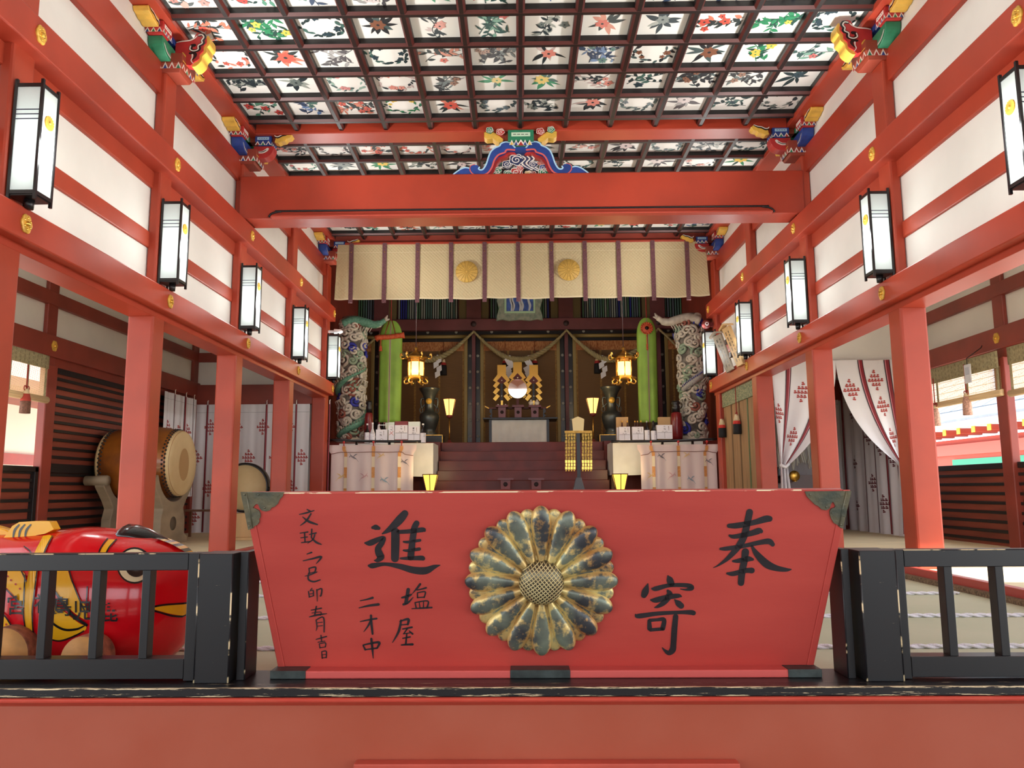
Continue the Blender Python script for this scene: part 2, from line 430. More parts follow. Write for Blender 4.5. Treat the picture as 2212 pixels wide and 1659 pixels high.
# raised sanctuary ---------------------------------------------------
m = M(MAROON); m.box(-3.64, 3.74, 14.5, 21.0, -0.2, 0.35); struct('floor_dais', m)
m = M(MAROON)
for k in range(7):
    m.box(-1.66, 1.80, 15.16 + 0.27 * k, 17.0, 0.35 + 0.207 * k, 0.35 + 0.207 * (k + 1))
tag(obj('steps', m, None, 0.008), 'broad glossy maroon steps rising to the altar between the white tables', 'steps')
m = M(MAROON); m.box(-4.2, 4.3, 17.0, 21.0, 0.35, 1.80); m.box(-4.2, -1.66, 16.5, 17.0, 0.35, 1.795); m.box(1.80, 4.3, 16.5, 17.0, 0.35, 1.795); struct('floor_sanctuary', m)
m = M(PUR); m.box(-4.3, 4.4, 20.2, 20.3, 1.8, 6.5); struct('wall_back', m)
for sd, nm in ((-1, 'left'), (1, 'right')):
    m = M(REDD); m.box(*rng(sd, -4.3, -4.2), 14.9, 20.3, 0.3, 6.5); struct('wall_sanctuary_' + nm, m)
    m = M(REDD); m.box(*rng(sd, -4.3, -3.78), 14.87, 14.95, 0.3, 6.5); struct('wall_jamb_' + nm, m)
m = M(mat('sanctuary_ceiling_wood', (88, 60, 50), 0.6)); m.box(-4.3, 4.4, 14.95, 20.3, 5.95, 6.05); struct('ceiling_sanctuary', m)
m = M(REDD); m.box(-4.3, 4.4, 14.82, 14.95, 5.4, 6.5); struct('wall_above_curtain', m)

# ground outside ----------------------------------------------------
m = M(mat('pale_gravel', (214, 208, 196), 0.9, var=0.06, scale=40)); m.box(-40, 40, -30, 45, -1.5, -1.2); struct('ground', m)
m = M(mat('grey_paving_stone', (120, 116, 110), 0.8, var=0.08, scale=3)); m.box(-10, 10, -12, 3.2, -1.2, -1.18); struct('floor_porch', m)  # unseen paving, added dark to lower the bounce onto the front
# ------------------------------------------------------------------ foreground: red base, black threshold, fences
WORN = mat('worn_black_paint', (26, 26, 30), 0.38, rgb2=(30, 30, 34), scale=5)
def worn_mat():
    m = bpy.data.materials.new('black_paint_with_chipped_edges'); m.use_nodes = True
    n = m.node_tree; b = n.nodes['Principled BSDF']; b.inputs['Roughness'].default_value = 0.36
    tc = n.nodes.new('ShaderNodeTexCoord'); mp = n.nodes.new('ShaderNodeMapping'); mp.inputs['Scale'].default_value = (3, 60, 60)
    t = n.nodes.new('ShaderNodeTexNoise'); t.inputs['Scale'].default_value = 3; t.inputs['Detail'].default_value = 8; t.inputs['Roughness'].default_value = 0.7
    a = n.nodes.new('ShaderNodeAttribute'); a.attribute_name = 'chip'
    ad = n.nodes.new('ShaderNodeMath'); ad.operation = 'MULTIPLY_ADD'; ad.inputs[1].default_value = 0.27
    r = n.nodes.new('ShaderNodeValToRGB'); r.color_ramp.elements[0].position = 0.735; r.color_ramp.elements[0].color = col((21, 21, 24))
    r.color_ramp.elements[1].position = 0.76; r.color_ramp.elements[1].color = col((222, 204, 164))
    n.links.new(tc.outputs['Object'], mp.inputs['Vector']); n.links.new(mp.outputs['Vector'], t.inputs['Vector'])
    n.links.new(a.outputs['Fac'], ad.inputs[0]); n.links.new(t.outputs['Fac'], ad.inputs[2])
    n.links.new(ad.outputs[0], r.inputs['Fac']); n.links.new(r.outputs['Color'], b.inputs['Base Color'])
    return m
CHIP = worn_mat()
def chip(o, fn):
    at = o.data.attributes.new('chip', 'FLOAT', 'POINT')
    for i, v in enumerate(o.data.vertices): at.data[i].value = fn(v.co)

m = M(mat('brownish_red_base_paint', (166, 76, 50), 0.45, rgb2=(172, 86, 62), scale=2.2, bump=0.05, bscale=8)); m.box(-4.3, 4.3, 3.245, 3.6, -1.2, -0.015)
struct('trim_3', m)
m = M(mat('light_red_moulding_paint', (204, 84, 66), 0.38, rgb2=(198, 70, 56), scale=6, stretch=(1, 8, 8)))
P = [(3.245, -0.007), (3.205, -0.009), (3.198, -0.016), (3.202, -0.026), (3.222, -0.036), (3.245, -0.050)]
m.pyz(P, -4.3, 4.3); struct('trim_4', m, bevel=0.003)
m = M(mat('step_red_paint', (196, 84, 66), 0.42, var=0.06, scale=3)); m.box(-0.649, 0.842, 3.188, 3.244, -1.2, -0.252); o = obj('step', m, None, 0.004)
tag(o, 'low red wooden step standing against the foot of the red base', 'step')

# threshold with finely divided front edge (chips along the two arrises)
m = M(CHIP)
ys = [(3.40, -0.007), (3.235, -0.007), (3.2, -0.0055), (3.198, -0.002), (3.198, 0.004), (3.198, 0.019), (3.198, 0.0245), (3.2, 0.0285), (3.206, 0.0292), (3.215, 0.0295), (3.255, 0.0295), (3.262, 0.0300), (3.275, 0.0300), (3.50, 0.0300), (3.50, -0.007)]
cv = [0, 0, 0.55, 0.8, 0.55, 0.1, 0.8, 1.0, 1.0, 0.4, 0.35, 0.6, 0.15, 0, 0]
nx = 60; n = len(ys)
m.v = [Vector((-4.3 + 8.6 * i / nx, y, z)) for i in range(nx + 1) for y, z in ys]
for i in range(nx):
    for k in range(n):
        a, b = i * n + k, i * n + (k + 1) % n
        m.f.append([a, b, b + n, a + n]); m.mi.append(0); m.sm.append(False)
o = obj('threshold', m, None, fix=False)
chip(o, lambda co: max((cv[k] for k in range(n) if abs(co.y - ys[k][0]) < 1e-4 and abs(co.z - ys[k][1]) < 1e-4), default=0))
tag(o, 'long black threshold beam with chipped paint edges under the offertory box', 'threshold')

def chipbox(m, x0, x1, y0, y1, z0, z1): m.box(x0, x1, y0, y1, z0, z1)
def edged(name, m, parent, amt=0.55):
    o = obj(name, m, parent, 0.0025)
    at = o.data.attributes.new('chip', 'FLOAT', 'POINT')
    for i in range(len(o.data.vertices)): at.data[i].value = amt * 0.30
    return o
def arris(parent, a, b, w=0.004):
    """worn strip where the paint has rubbed off an edge"""
    d = Vector(b) - Vector(a); q = M(mat('rubbed_edge_' + ('upright' if abs(d.z) > abs(d.x) else 'level'), (28, 27, 30), 0.42, rgb2=(226, 204, 160), scale=5, stretch=(1, 1, 1.6) if abs(d.z) > abs(d.x) else (1.6, 1, 1), lo=0.545, hi=0.575))
    q.tube([a, b], w, 6); return obj('rubbed_edge', q, parent)
def fence(sd, nm, label, xs):
    """xs: px of the post edges, stile, balusters at mid height of the frame"""
    yf = 3.30
    X = lambda px, py=1330: pt(px, py, 'y', yf).x
    g = thing('fence', label, 'fence', (X(xs['post'][0]), yf, 0.030))
    z0, z1 = 0.030, pt(470, 1195, 'y', yf).z
    a, b = sorted((X(xs['post'][0]), X(xs['post'][1])))
    m = M(CHIP); m.box(a, b, yf - 0.03, yf + 0.13, z0, z1); edged('post', m, g, 0.42)
    for x in (a, b): arris(g, (x, yf - 0.029, z0 + 0.002), (x, yf - 0.029, z1 - 0.002), 0.0035)
    c, d = sorted((X(xs['slab'][0]), X(xs['slab'][1])))
    m = M(CHIP); m.box(c, d, yf + 0.02, yf + 0.17, z0, z1 + 0.003); edged('post_slab', m, g, 0.42)
    arris(g, (c if sd > 0 else d, yf + 0.021, z0 + 0.002), (c if sd > 0 else d, yf + 0.021, z1), 0.003)
    far = -4.2 if sd < 0 else 4.2
    s0, s1 = sorted((X(xs['stile'][0]), X(xs['stile'][1])))
    r0, r1 = (far, s1) if sd < 0 else (s0, far)
    zt = pt(200, 1233, 'y', yf).z; zb0, zb1 = pt(200, 1468, 'y', yf).z, pt(200, 1424, 'y', yf).z
    m = M(CHIP); m.box(s0, s1, yf + 0.002, yf + 0.09, z0 + 0.002, z1); edged('stile', m, g, 0.36)
    q0, q1 = (far, s0) if sd < 0 else (s1, far)
    m = M(CHIP); m.box(q0, q1, yf, yf + 0.08, zt, z1); edged('top_rail', m, g, 0.42); arris(g, (q0, yf + 0.001, z1 - 0.001), (q1, yf + 0.001, z1 - 0.001), 0.0025)
    m = M(CHIP); m.box(q0, q1, yf, yf + 0.08, max(zb0, z0), zb1); edged('bottom_rail', m, g, 0.36)
    for px in xs['bars']:
        x = X(px); m = M(CHIP); m.box(x - 0.017, x + 0.017, yf + 0.012, yf + 0.068, zb1 - 0.002, zt + 0.002); edged('baluster', m, g, 0.30)
    return g
fence(-1, 'left', 'black slatted fence at left in front of the big red fish', {'post': (431, 503), 'slab': (511, 529), 'stile': (401, 431), 'bars': (88, 200, 309, -22, -130, -240)})
fence(1, 'right', 'black slatted fence at right of the offertory box', {'post': (1858, 1936), 'slab': (1829, 1846), 'stile': (1936, 1962), 'bars': (2059, 2171, 2283, 2395)})

# ------------------------------------------------------------------ offertory box
BB, BT = Vector((0, 3.42, 0.056)), Vector((0, 3.26, 0.790))      # bottom and top edge of the leaning front
fn_ = (BT - BB).cross(Vector((1, 0, 0))).normalized()
if fn_.y > 0: fn_ = -fn_
def face(px, py, off=0.0):
    d = ray(px, py); o = Vector((0, 0, ZC))
    return o + d * ((BB - o).dot(fn_) / d.dot(fn_)) + fn_ * off
BOXR = mat('offertory_box_red', (186, 70, 60), 0.42, rgb2=(176, 62, 54), scale=2.5, stretch=(0.6, 1, 2.5), bump=0.06, bscale=20)
bx = thing('offertory_box', 'large red offertory box with flared sides and gilt chrysanthemum in front', 'offertory box', (0.06, 3.75, 0.030))
tl, tr = face(524, 1063).x, face(1837, 1060).x
bl, br = face(601, 1443).x, face(1757, 1443).x
zt, zb = BT.z, BB.z
th = 0.032
def fpt(x, z, off=0.0):
    t = (z - zb) / (zt - zb); return Vector((x, BB.y + (BT.y - BB.y) * t, z)) + fn_ * off
def slab(a, b, n, mt):
    q = M(mt); q.hexa(a, [p + n for p in a]); return q
e = 0.030
A = [fpt(bl + e, zb), fpt(br - e, zb), fpt(tr - e, zt), fpt(tl + e, zt)]
obj('front_panel', slab(A, None, -fn_ * th, BOXR), bx, 0.002)
DEP_B, DEP_T = 0.62, 0.94
for s, b_, t_ in ((1, bl, tl), (-1, br, tr)):
    q = M(BOXR)
    P0 = [fpt(b_, zb, 0.003), fpt(b_ + s * e, zb, 0.003), fpt(t_ + s * e, zt, 0.003), fpt(t_, zt, 0.003)]
    P1 = [p + Vector((0, DEP_B if i in (0, 1) else DEP_T, 0)) for i, p in enumerate(P0)]
    q.hexa(P0, P1); obj('side_panel', q, bx, 0.004)
Bk = [p + Vector((0, DEP_B if i < 2 else DEP_T, 0)) for i, p in enumerate(A)]
obj('back_panel', slab(Bk, None, Vector((0, -th, 0)), BOXR), bx)
for k in range(14):
    x = tl + 0.08 + (tr - tl - 0.16) * k / 13
    q = M(BOXR); q.box(x - 0.03, x + 0.03, BT.y + 0.07, BT.y + DEP_T - 0.07, zt - 0.10, zt - 0.06); obj('top_slat', q, bx)
# worn pale top edge
q = M(mat('chipped_box_edge', (190, 70, 56), 0.5, rgb2=(236, 216, 176), scale=26, stretch=(0.35, 1, 1), lo=0.50, hi=0.53))
a, b = fpt(tl + 0.17, zt), fpt(tr - 0.20, zt)
q.hexa([a + Vector((0, -0.001, -0.004)), b + Vector((0, -0.001, -0.004)), b + Vector((0, 0.02, -0.004)), a + Vector((0, 0.02, -0.004))],
       [a + Vector((0, -0.001, 0.0015)), b + Vector((0, -0.001, 0.0015)), b + Vector((0, 0.02, 0.0015)), a + Vector((0, 0.02, 0.0015))])
obj('worn_top_edge', q, bx)
# plinth
pl_l, pl_r = pt(584, 1460, 'y', 3.34).x, pt(1776, 1460, 'y', 3.34).x
PLR = mat('plinth_red', (204, 86, 80), 0.4)
q = M(PLR); q.box(pl_l, pl_r, 3.34, 4.12, 0.0300, 0.0615); obj('plinth', q, bx, 0.005)
FIT = mat('slate_green_metal', (62, 70, 68), 0.45, 0.5, var=0.15, scale=18)
for a, b, c_ in ((583, 660, 652), (1102, 1232, 1225), (1703, 1776, 1700)):
    y0 = 3.336; u = [pt(a, 1450, 'y', y0).x, pt(b, 1450, 'y', y0).x]
    q = M(FIT); q.box(u[0], u[1], y0, y0 + 0.10, 0.0305, 0.064); obj('plinth_fitting', q, bx, 0.003)
# corner fittings
def corner(P, hole, name):
    q = M(PATINA)
    n = len(P); f0 = [face(x, y, 0.004) for x, y in P]
    q.poly([face(x, y, 0.0065) for x, y in P]); 
    v = [face(x, y, 0.0) for x, y in P] + [face(x, y, 0.0065) for x, y in P]
    q.add(v, [(i, (i + 1) % n, n + (i + 1) % n, n + i) for i in range(n)])
    o = obj(name, q, bx, fix=False); return o
Z3 = lambda u, v: (500 + u / 3.77, 1040 + v / 3.77)
Z5 = lambda u, v: (1340 + u / 3.771, 1040 + v / 3.771)
cl = [(78, 85), (430, 85), (420, 120), (395, 145), (380, 180), (355, 203), (330, 210), (315, 232), (285, 242), (255, 236), (238, 222), (228, 205), (222, 185), (205, 180), (190, 195), (180, 212), (205, 222), (228, 235), (240, 262), (238, 290), (228, 305), (232, 325), (215, 350), (190, 362), (180, 378), (140, 392)]
corner([Z3(*p) for p in cl], None, 'corner_fitting')
cr = [(1878, 75), (1500, 80), (1515, 120), (1545, 150), (1580, 185), (1610, 200), (1635, 225), (1670, 232), (1695, 222), (1706, 205), (1712, 180), (1725, 163), (1738, 175), (1748, 200), (1740, 212), (1715, 218), (1702, 240), (1704, 272), (1715, 300), (1735, 335), (1765, 352), (1785, 372), (1808, 382)]
corner([Z5(*p) for p in cr], None, 'corner_fitting')
for pts_, zz in (((225, 105), (385, 108), (275, 210), (150, 360), (112, 105)), Z3), (((1540, 105), (1672, 205), (1720, 255), (1790, 350)), Z5):
    for p in pts_:
        q = M(PATINA); c_ = face(*zz(*p), 0.006); q.ball(c_, 0.005, PATINA, 6); obj('corner_rivet', q, bx)
for zz, A_, B_ in ((Z3, (125, 90), (178, 375)), (Z5, (1835, 80), (1775, 362))):
    q = M(PATINA); q.tube([face(*zz(*A_), 0.007), face(*zz(*B_), 0.007)], 0.003, 6); obj('corner_ridge', q, bx)
# writing on the front panel, brushed stroke by stroke
def brush(chars, zz, name='character'):
    for ch in chars:
        q = M(INK)
        for st in ch:
            r = ([(zz(x, y)[0], zz(x, y)[1], w / 3.77) for x, y, w in st])
            stroke(q, r, lambda p: face(p[0], p[1], 0.0022), INK)
        obj(name, q, bx, fix=False)
HO = [[(885, 360, 18), (950, 358, 24), (1080, 335, 22), (1180, 305, 28), (1215, 303, 24)], [(890, 440, 10), (930, 448, 18), (1050, 425, 22), (1125, 402, 26), (1145, 405, 17)],
      [(815, 548, 10), (870, 545, 18), (1000, 525, 17), (1140, 495, 20), (1210, 487, 24), (1240, 512, 18)], [(1052, 250, 28), (1035, 330, 28), (1005, 450, 28), (960, 530, 26), (880, 620, 18), (800, 680, 8), (755, 702, 2)],
      [(1070, 525, 8), (1110, 590, 24), (1190, 670, 32), (1270, 705, 24), (1350, 718, 16), (1390, 715, 5)], [(918, 648, 10), (960, 645, 18), (1040, 630, 22), (1075, 634, 12)],
      [(872, 748, 10), (920, 750, 20), (1020, 725, 20), (1070, 724, 24)], [(1018, 572, 30), (1010, 640, 28), (990, 740, 28), (982, 825, 26)]]
KI = [[(388, 770, 8), (400, 795, 26), (413, 830, 28)], [(224, 833, 5), (205, 890, 28), (192, 925, 24)], [(258, 872, 8), (290, 872, 20), (400, 845, 16), (540, 845, 18), (580, 865, 22), (540, 880, 10), (490, 875, 4)],
      [(250, 964, 8), (290, 965, 22), (390, 940, 22), (470, 930, 18), (496, 935, 6)], [(387, 890, 12), (400, 920, 26), (360, 980, 22), (310, 1015, 14), (278, 1026, 4)], [(442, 962, 5), (470, 990, 24), (495, 1012, 24)],
      [(125, 1085, 8), (150, 1095, 20), (300, 1075, 17), (480, 1065, 15), (570, 1065, 20), (595, 1070, 20)], [(235, 1135, 15), (238, 1195, 20)], [(240, 1130, 14), (300, 1125, 13), (355, 1125, 18), (345, 1195, 20)], [(245, 1208, 14), (340, 1200, 14)],
      [(450, 1100, 22), (440, 1200, 24), (432, 1320, 24), (425, 1370, 26), (395, 1395, 20), (365, 1378, 12), (340, 1352, 3)]]
SHIN = [[(1150, 375, 12), (1175, 372, 22), (1200, 380, 14)], [(1090, 500, 8), (1130, 500, 24), (1200, 470, 20), (1240, 460, 18), (1225, 500, 22), (1195, 545, 26), (1205, 590, 30), (1220, 615, 26), (1190, 640, 18), (1165, 642, 5)],
        [(1120, 685, 10), (1150, 685, 22), (1250, 672, 14), (1370, 690, 22), (1480, 720, 28), (1580, 725, 30), (1650, 695, 18), (1700, 680, 3)], [(1412, 260, 28), (1370, 310, 34), (1300, 380, 26), (1230, 425, 6)],
        [(1335, 410, 34), (1335, 500, 34), (1332, 625, 32)], [(1508, 340, 24), (1490, 380, 26), (1475, 480, 26), (1460, 615, 28)], [(1360, 410, 16), (1450, 405, 18), (1555, 392, 20), (1572, 398, 12)],
        [(1403, 490, 8), (1440, 492, 12), (1535, 478, 12)], [(1403, 560, 8), (1440, 562, 12), (1530, 549, 14)], [(1380, 625, 9), (1430, 625, 14), (1540, 622, 20), (1560, 626, 18)]]
brush([HO, KI], Z5); brush([SHIN], Z3)
def L(s):
    """strokes written as 'x,y,w x,y,w; ...'"""
    return [[tuple(float(c) for c in p.split(',')) for p in t.split()] for t in s.split(';') if t.strip()]
SM = [L('1388,945,7 1430,935,12 1465,920,7;1440,880,15 1432,930,14 1422,985,15;1402,1000,10 1440,985,8 1480,942,3;1537,835,9 1510,870,8 1470,915,2;1512,883,5 1550,875,6 1585,865,8;1515,905,5 1516,945,6;1518,905,5 1578,897,6 1570,943,6;1516,945,5 1568,941,5;1495,985,5 1505,1028,6;1497,985,5 1598,972,6 1594,1025,7;1530,985,4 1535,1025,5;1564,980,4 1564,1024,5;1470,1035,4 1550,1030,7 1632,1025,7'),
      L('1372,1138,5 1440,1120,11 1436,1163,8;1376,1167,5 1436,1162,6;1382,1130,8 1362,1220,10 1312,1310,3;1396,1200,6 1470,1186,8;1432,1198,6 1402,1240,5;1402,1240,4 1460,1230,5;1448,1215,4 1475,1240,8;1396,1276,5 1455,1265,7;1428,1240,6 1420,1325,8;1386,1330,6 1430,1327,8 1475,1325,10'),
      L('1050,970,4 1100,960,6 1150,946,10;1040,1028,4 1120,1010,9 1198,1000,11'),
      L('1050,1140,4 1120,1125,7 1183,1115,8;1137,1090,9 1141,1160,10 1150,1240,8;1136,1130,8 1110,1180,7 1077,1224,2'),
      L('1074,1335,6 1090,1368,8;1074,1331,6 1140,1316,8 1205,1310,10 1188,1353,7;1092,1368,6 1188,1355,7;1140,1280,9 1148,1360,9 1155,1438,3'),
      L('616,226,4 640,241,8;553,268,3 610,255,7 674,236,4;648,262,6 610,320,8 562,358,3;580,287,3 630,325,10 700,350,6'),
      L('560,420,4 623,410,6;566,458,4 620,451,5;572,497,5 640,489,6;596,418,6 600,490,6;655,388,6 652,452,6;635,431,4 690,418,6;680,430,5 665,470,6 620,505,2;650,455,4 690,493,9 733,512,4'),
      L('616,590,4 653,577,7;585,645,4 660,628,7 733,613,9 692,668,3'),
      L('632,707,5 637,748,5;632,707,5 685,697,7 680,740,6;637,746,4 680,737,5;630,745,5 627,795,7 670,815,7 723,800,5;600,770,3 640,760,5 698,736,4'),
      L('657,868,4 642,886,4;628,895,5 636,940,5;642,890,4 666,886,5 668,926,5;640,915,3 664,912,4;632,940,4 670,930,4;696,880,6 700,974,3;696,886,4 735,872,6 730,928,6 720,930,3'),
      L('650,1047,4 733,1031,6;692,1017,6 678,1090,6;655,1070,3 728,1062,4 724,1088,5;636,1102,4 700,1086,8 777,1075,3'),
      L('690,1127,5 697,1180,5 690,1215,2;690,1126,4 750,1107,6 755,1224,5;700,1150,3 740,1145,4;700,1178,3 742,1172,4'),
      L('690,1285,4 774,1261,6;730,1252,5 735,1302,5;706,1308,4 760,1299,4;716,1322,4 722,1354,5;716,1321,4 766,1313,5 765,1346,5;722,1353,4 765,1346,4'),
      L('736,1386,4 740,1438,5;736,1385,4 772,1381,5 772,1434,5;740,1411,3 770,1406,3;740,1437,4 772,1432,4')]
brush(SM, Z3)

# chrysanthemum emblem
def patina_gilt():
    m = bpy.data.materials.new('worn_gilt_bronze'); m.use_nodes = True
    n = m.node_tree; b = n.nodes['Principled BSDF']; b.inputs['Roughness'].default_value = 0.36; b.inputs['Metallic'].default_value = 0.45
    tc = n.nodes.new('ShaderNodeTexCoord')
    t = n.nodes.new('ShaderNodeTexNoise'); t.inputs['Scale'].default_value = 26; t.inputs['Detail'].default_value = 8; t.inputs['Roughness'].default_value = 0.65
    t2 = n.nodes.new('ShaderNodeTexNoise'); t2.inputs['Scale'].default_value = 7; t2.inputs['Detail'].default_value = 4
    a = n.nodes.new('ShaderNodeAttribute'); a.attribute_name = 'gilt'
    ad = n.nodes.new('ShaderNodeMath'); ad.operation = 'MULTIPLY_ADD'; ad.inputs[1].default_value = 0.42
    r = n.nodes.new('ShaderNodeValToRGB'); r.color_ramp.elements[0].position = 0.53; r.color_ramp.elements[1].position = 0.67
    r.color_ramp.elements[0].color = (0, 0, 0, 1); r.color_ramp.elements[1].color = (1, 1, 1, 1)
    d = n.nodes.new('ShaderNodeValToRGB'); d.color_ramp.elements[0].position = 0.38; d.color_ramp.elements[0].color = col((66, 68, 72)); d.color_ramp.elements[1].position = 0.64; d.color_ramp.elements[1].color = col((132, 142, 124))
    g = n.nodes.new('ShaderNodeValToRGB'); g.color_ramp.elements[0].position = 0.35; g.color_ramp.elements[0].color = col((186, 142, 84)); g.color_ramp.elements[1].position = 0.6; g.color_ramp.elements[1].color = col((226, 206, 136))
    mx = n.nodes.new('ShaderNodeMix'); mx.data_type = 'RGBA'
    bu = n.nodes.new('ShaderNodeBump'); bu.inputs['Strength'].default_value = 0.35; bu.inputs['Distance'].default_value = 0.004
    for s in (t, t2): n.links.new(tc.outputs['Object'], s.inputs['Vector'])
    n.links.new(a.outputs['Fac'], ad.inputs[0]); n.links.new(t.outputs['Fac'], ad.inputs[2]); n.links.new(ad.outputs[0], r.inputs['Fac'])
    n.links.new(t2.outputs['Fac'], d.inputs['Fac']); n.links.new(t2.outputs['Fac'], g.inputs['Fac'])
    n.links.new(r.outputs['Color'], mx.inputs['Factor']); n.links.new(d.outputs['Color'], mx.inputs[6]); n.links.new(g.outputs['Color'], mx.inputs[7])
    n.links.new(mx.outputs[2], b.inputs['Base Color']); n.links.new(t.outputs['Fac'], bu.inputs['Height']); n.links.new(bu.outputs['Normal'], b.inputs['Normal'])
    return m
GILT = patina_gilt()
ec = face(1169, 1252); ux = Vector((1, 0, 0)); uz = (BT - BB).normalized()
er = (face(1334, 1252) - ec).length
def emb(x, y, h): return ec + ux * x + uz * y + fn_ * (h + 0.002)
q = M(GILT); q.lathe([(0, 0.0), (er * 0.9, 0.0), (er * 0.88, 0.012), (0, 0.02)], (0, 0, 0), 48)
q.v = [emb(v.x, v.y, v.z) for v in q.v]
em = obj('chrysanthemum_emblem', q, bx); chip(em, lambda c: 0); em.data.attributes.new('gilt', 'FLOAT', 'POINT')
for i in range(len(em.data.vertices)): em.data.attributes['gilt'].data[i].value = 1.0
def petal(a, r0, r1, wmax, hgt, lift, nu=20, nv=10, tipg=0.0):
    q = M(GILT); gv = []
    for i in range(nu + 1):
        s = 1 - (1 - i / nu) ** 1.8
        for j in range(nv + 1):
            t = -1 + 2 * j / nv
            w = wmax * (0.26 + 0.74 * min(1, s / 0.62) ** 0.9) * (sqrt(max(0, 1 - ((s - 0.70) / 0.30) ** 2)) if s > 0.70 else 1)
            h = (hgt * (0.55 + 0.45 * s) * sqrt(max(0, 1 - t * t)) ** 0.9) * (sqrt(max(0, 1 - ((s - 0.62) / 0.38) ** 2)) ** 0.8 if s > 0.62 else 1)
            x, y = r0 + (r1 - r0) * s, t * w
            q.v.append(emb(x * cos(a) - y * sin(a), x * sin(a) + y * cos(a), lift * (1 - 0.35 * s) + h))
            gv.append(min(1, abs(t) ** 4 * 0.85 + (0.55 if s < 0.14 else 0) + tipg))
    for i in range(nu):
        for j in range(nv):
            b = i * (nv + 1) + j; q.f.append([b, b + 1, b + nv + 2, b + nv + 1]); q.mi.append(0); q.sm.append(True)
    o = obj('petal', q, em, fix=False)
    at = o.data.attributes.new('gilt', 'FLOAT', 'POINT'); at.data.foreach_set('value', gv)
for k in range(16):
    a = pi / 2 + 2 * pi * k / 16
    petal(a + pi / 16, er * 0.35, er * 0.965, er * 0.13, 0.018, 0.010, 14, 8, 0.28)
for k in range(16):
    a = pi / 2 + 2 * pi * k / 16
    petal(a, er * 0.27, er * 1.0, er * 0.137, 0.032, 0.024)
q = M(mat('bronze_seed_head', (96, 92, 76), 0.3, 0.7)); R0 = er * 0.295
q.lathe([(R0 * sin(t), R0 * 0.62 * cos(t)) for t in [pi / 2 - pi / 2 * k / 10 for k in range(11)]], (0, 0, 0), 40)
RG = mat('gilt_seed_ridge', (196, 180, 132), 0.3, 0.6)
def dome(x, y): return R0 * 0.62 * sqrt(max(0, 1 - (x * x + y * y) / (R0 * R0)))
for d in range(2):
    th0 = radians(40 if d == 0 else -52)
    for k in range(-7, 8):
        c0 = k * R0 / 7.4; ln = sqrt(max(0.0, R0 * R0 * 0.985 - c0 * c0)); P = []
        if ln < 0.01: continue
        for s in range(13):
            l = -ln + 2 * ln * s / 12; x, y = l * cos(th0) - c0 * sin(th0), l * sin(th0) + c0 * cos(th0); P.append((x, y, dome(x, y) + 0.0005))
        q.tube(P, 0.0026, 5, RG)
q.v = [emb(v.x, v.y, v.z + 0.03) for v in q.v]
obj('seed_head', q, em)

# white ropes across the main floor
ROPE = mat('white_rope', (232, 232, 240), 0.8, bump=0.6, bscale=90)
for k, py in enumerate((1401, 1331, 1283, 1252, 1228)):
    y = pt(1800, py, 'z', -0.036).y
    if y < 4.3: y = 4.3
    m = M(ROPE)
    for ph in (0, pi):
        m.tube([(-3.44 + 6.9 * i / 240, y + 0.007 * cos(i * 1.1 + ph), -0.034 + 0.007 * sin(i * 1.1 + ph)) for i in range(241)], 0.009, 5)
    tag(obj('floor_rope', m, fix=False), ORD[k] + ' white twisted rope lying across the beige floor cloth', 'rope', 'white ropes across the floor')
# ------------------------------------------------------------------ big red papier-mache fish on wheels
FY = 4.02
fx = lambda px: pt(px, 1250, 'y', FY).x
fz = lambda py, px=200: pt(px, py, 'y', FY).z
PROF = [(-520, 1255, 1330, 0.05), (-440, 1205, 1385, 0.12), (-330, 1172, 1420, 0.20), (-200, 1158, 1444, 0.26), (-80, 1152, 1455, 0.29), (40, 1150, 1460, 0.31), (120, 1145, 1462, 0.32), (190, 1138, 1461, 0.32), (250, 1144, 1458, 0.31), (300, 1152, 1450, 0.29), (345, 1163, 1438, 0.26), (380, 1176, 1420, 0.21), (405, 1190, 1390, 0.15), (420, 1205, 1350, 0.10), (430, 1225, 1310, 0.055), (434, 1245, 1280, 0.015)]
PR = [(fx(a), fz(b), fz(c), d) for a, b, c, d in PROF]
def fprof(x):
    P = PR
    x = min(max(x, P[0][0] + 1e-6), P[-1][0] - 1e-6)
    for i in range(len(P) - 1):
        if P[i][0] <= x <= P[i + 1][0]:
            t = (x - P[i][0]) / (P[i + 1][0] - P[i][0]); a = P[max(i - 1, 0)]; b = P[i]; c = P[i + 1]; d = P[min(i + 2, len(P) - 1)]
            return [0.5 * (2 * b[j] + (c[j] - a[j]) * t + (2 * a[j] - 5 * b[j] + 4 * c[j] - d[j]) * t * t + (3 * b[j] - a[j] - 3 * c[j] + d[j]) * t ** 3) for j in (1, 2, 3)]
def fsurf(x, z, off=0.0):
    zt_, zb_, hw = fprof(x); zc_, hz = (zt_ + zb_) / 2, (zt_ - zb_) / 2
    u = max(-0.985, min(0.985, (z - zc_) / hz))
    return Vector((x, FY - hw * (1 - abs(u) ** 2.2) ** (1 / 2.2) - off, zc_ + u * hz))
def fpx(px, py, off):
    d = ray(px, py); o = Vector((0, 0, ZC)); y = 3.72
    for _ in range(14):
        p = o + d * (y / d.y); y = fsurf(p.x, p.z).y
    p = o + d * (y / d.y); return fsurf(p.x, p.z, off)
fish = thing('papier_mache_fish', 'big glossy red papier mache fish on log wheels behind the left fence', 'toy fish', (fx(60), FY, -0.045))
FR = mat('glossy_red_fish_paint', (222, 16, 28), 0.18, rgb2=(212, 16, 30), scale=4, bump=0.12, bscale=14, coat=0.4)
FYL = mat('fish_yellow_paint', (240, 178, 24), 0.3, coat=0.2)
FBK = mat('fish_black_paint', (26, 24, 26), 0.2, coat=0.3)
FCR = mat('fish_cream_paint', (240, 232, 190), 0.35)
q = M(FR); nx, nt_ = 48, 36
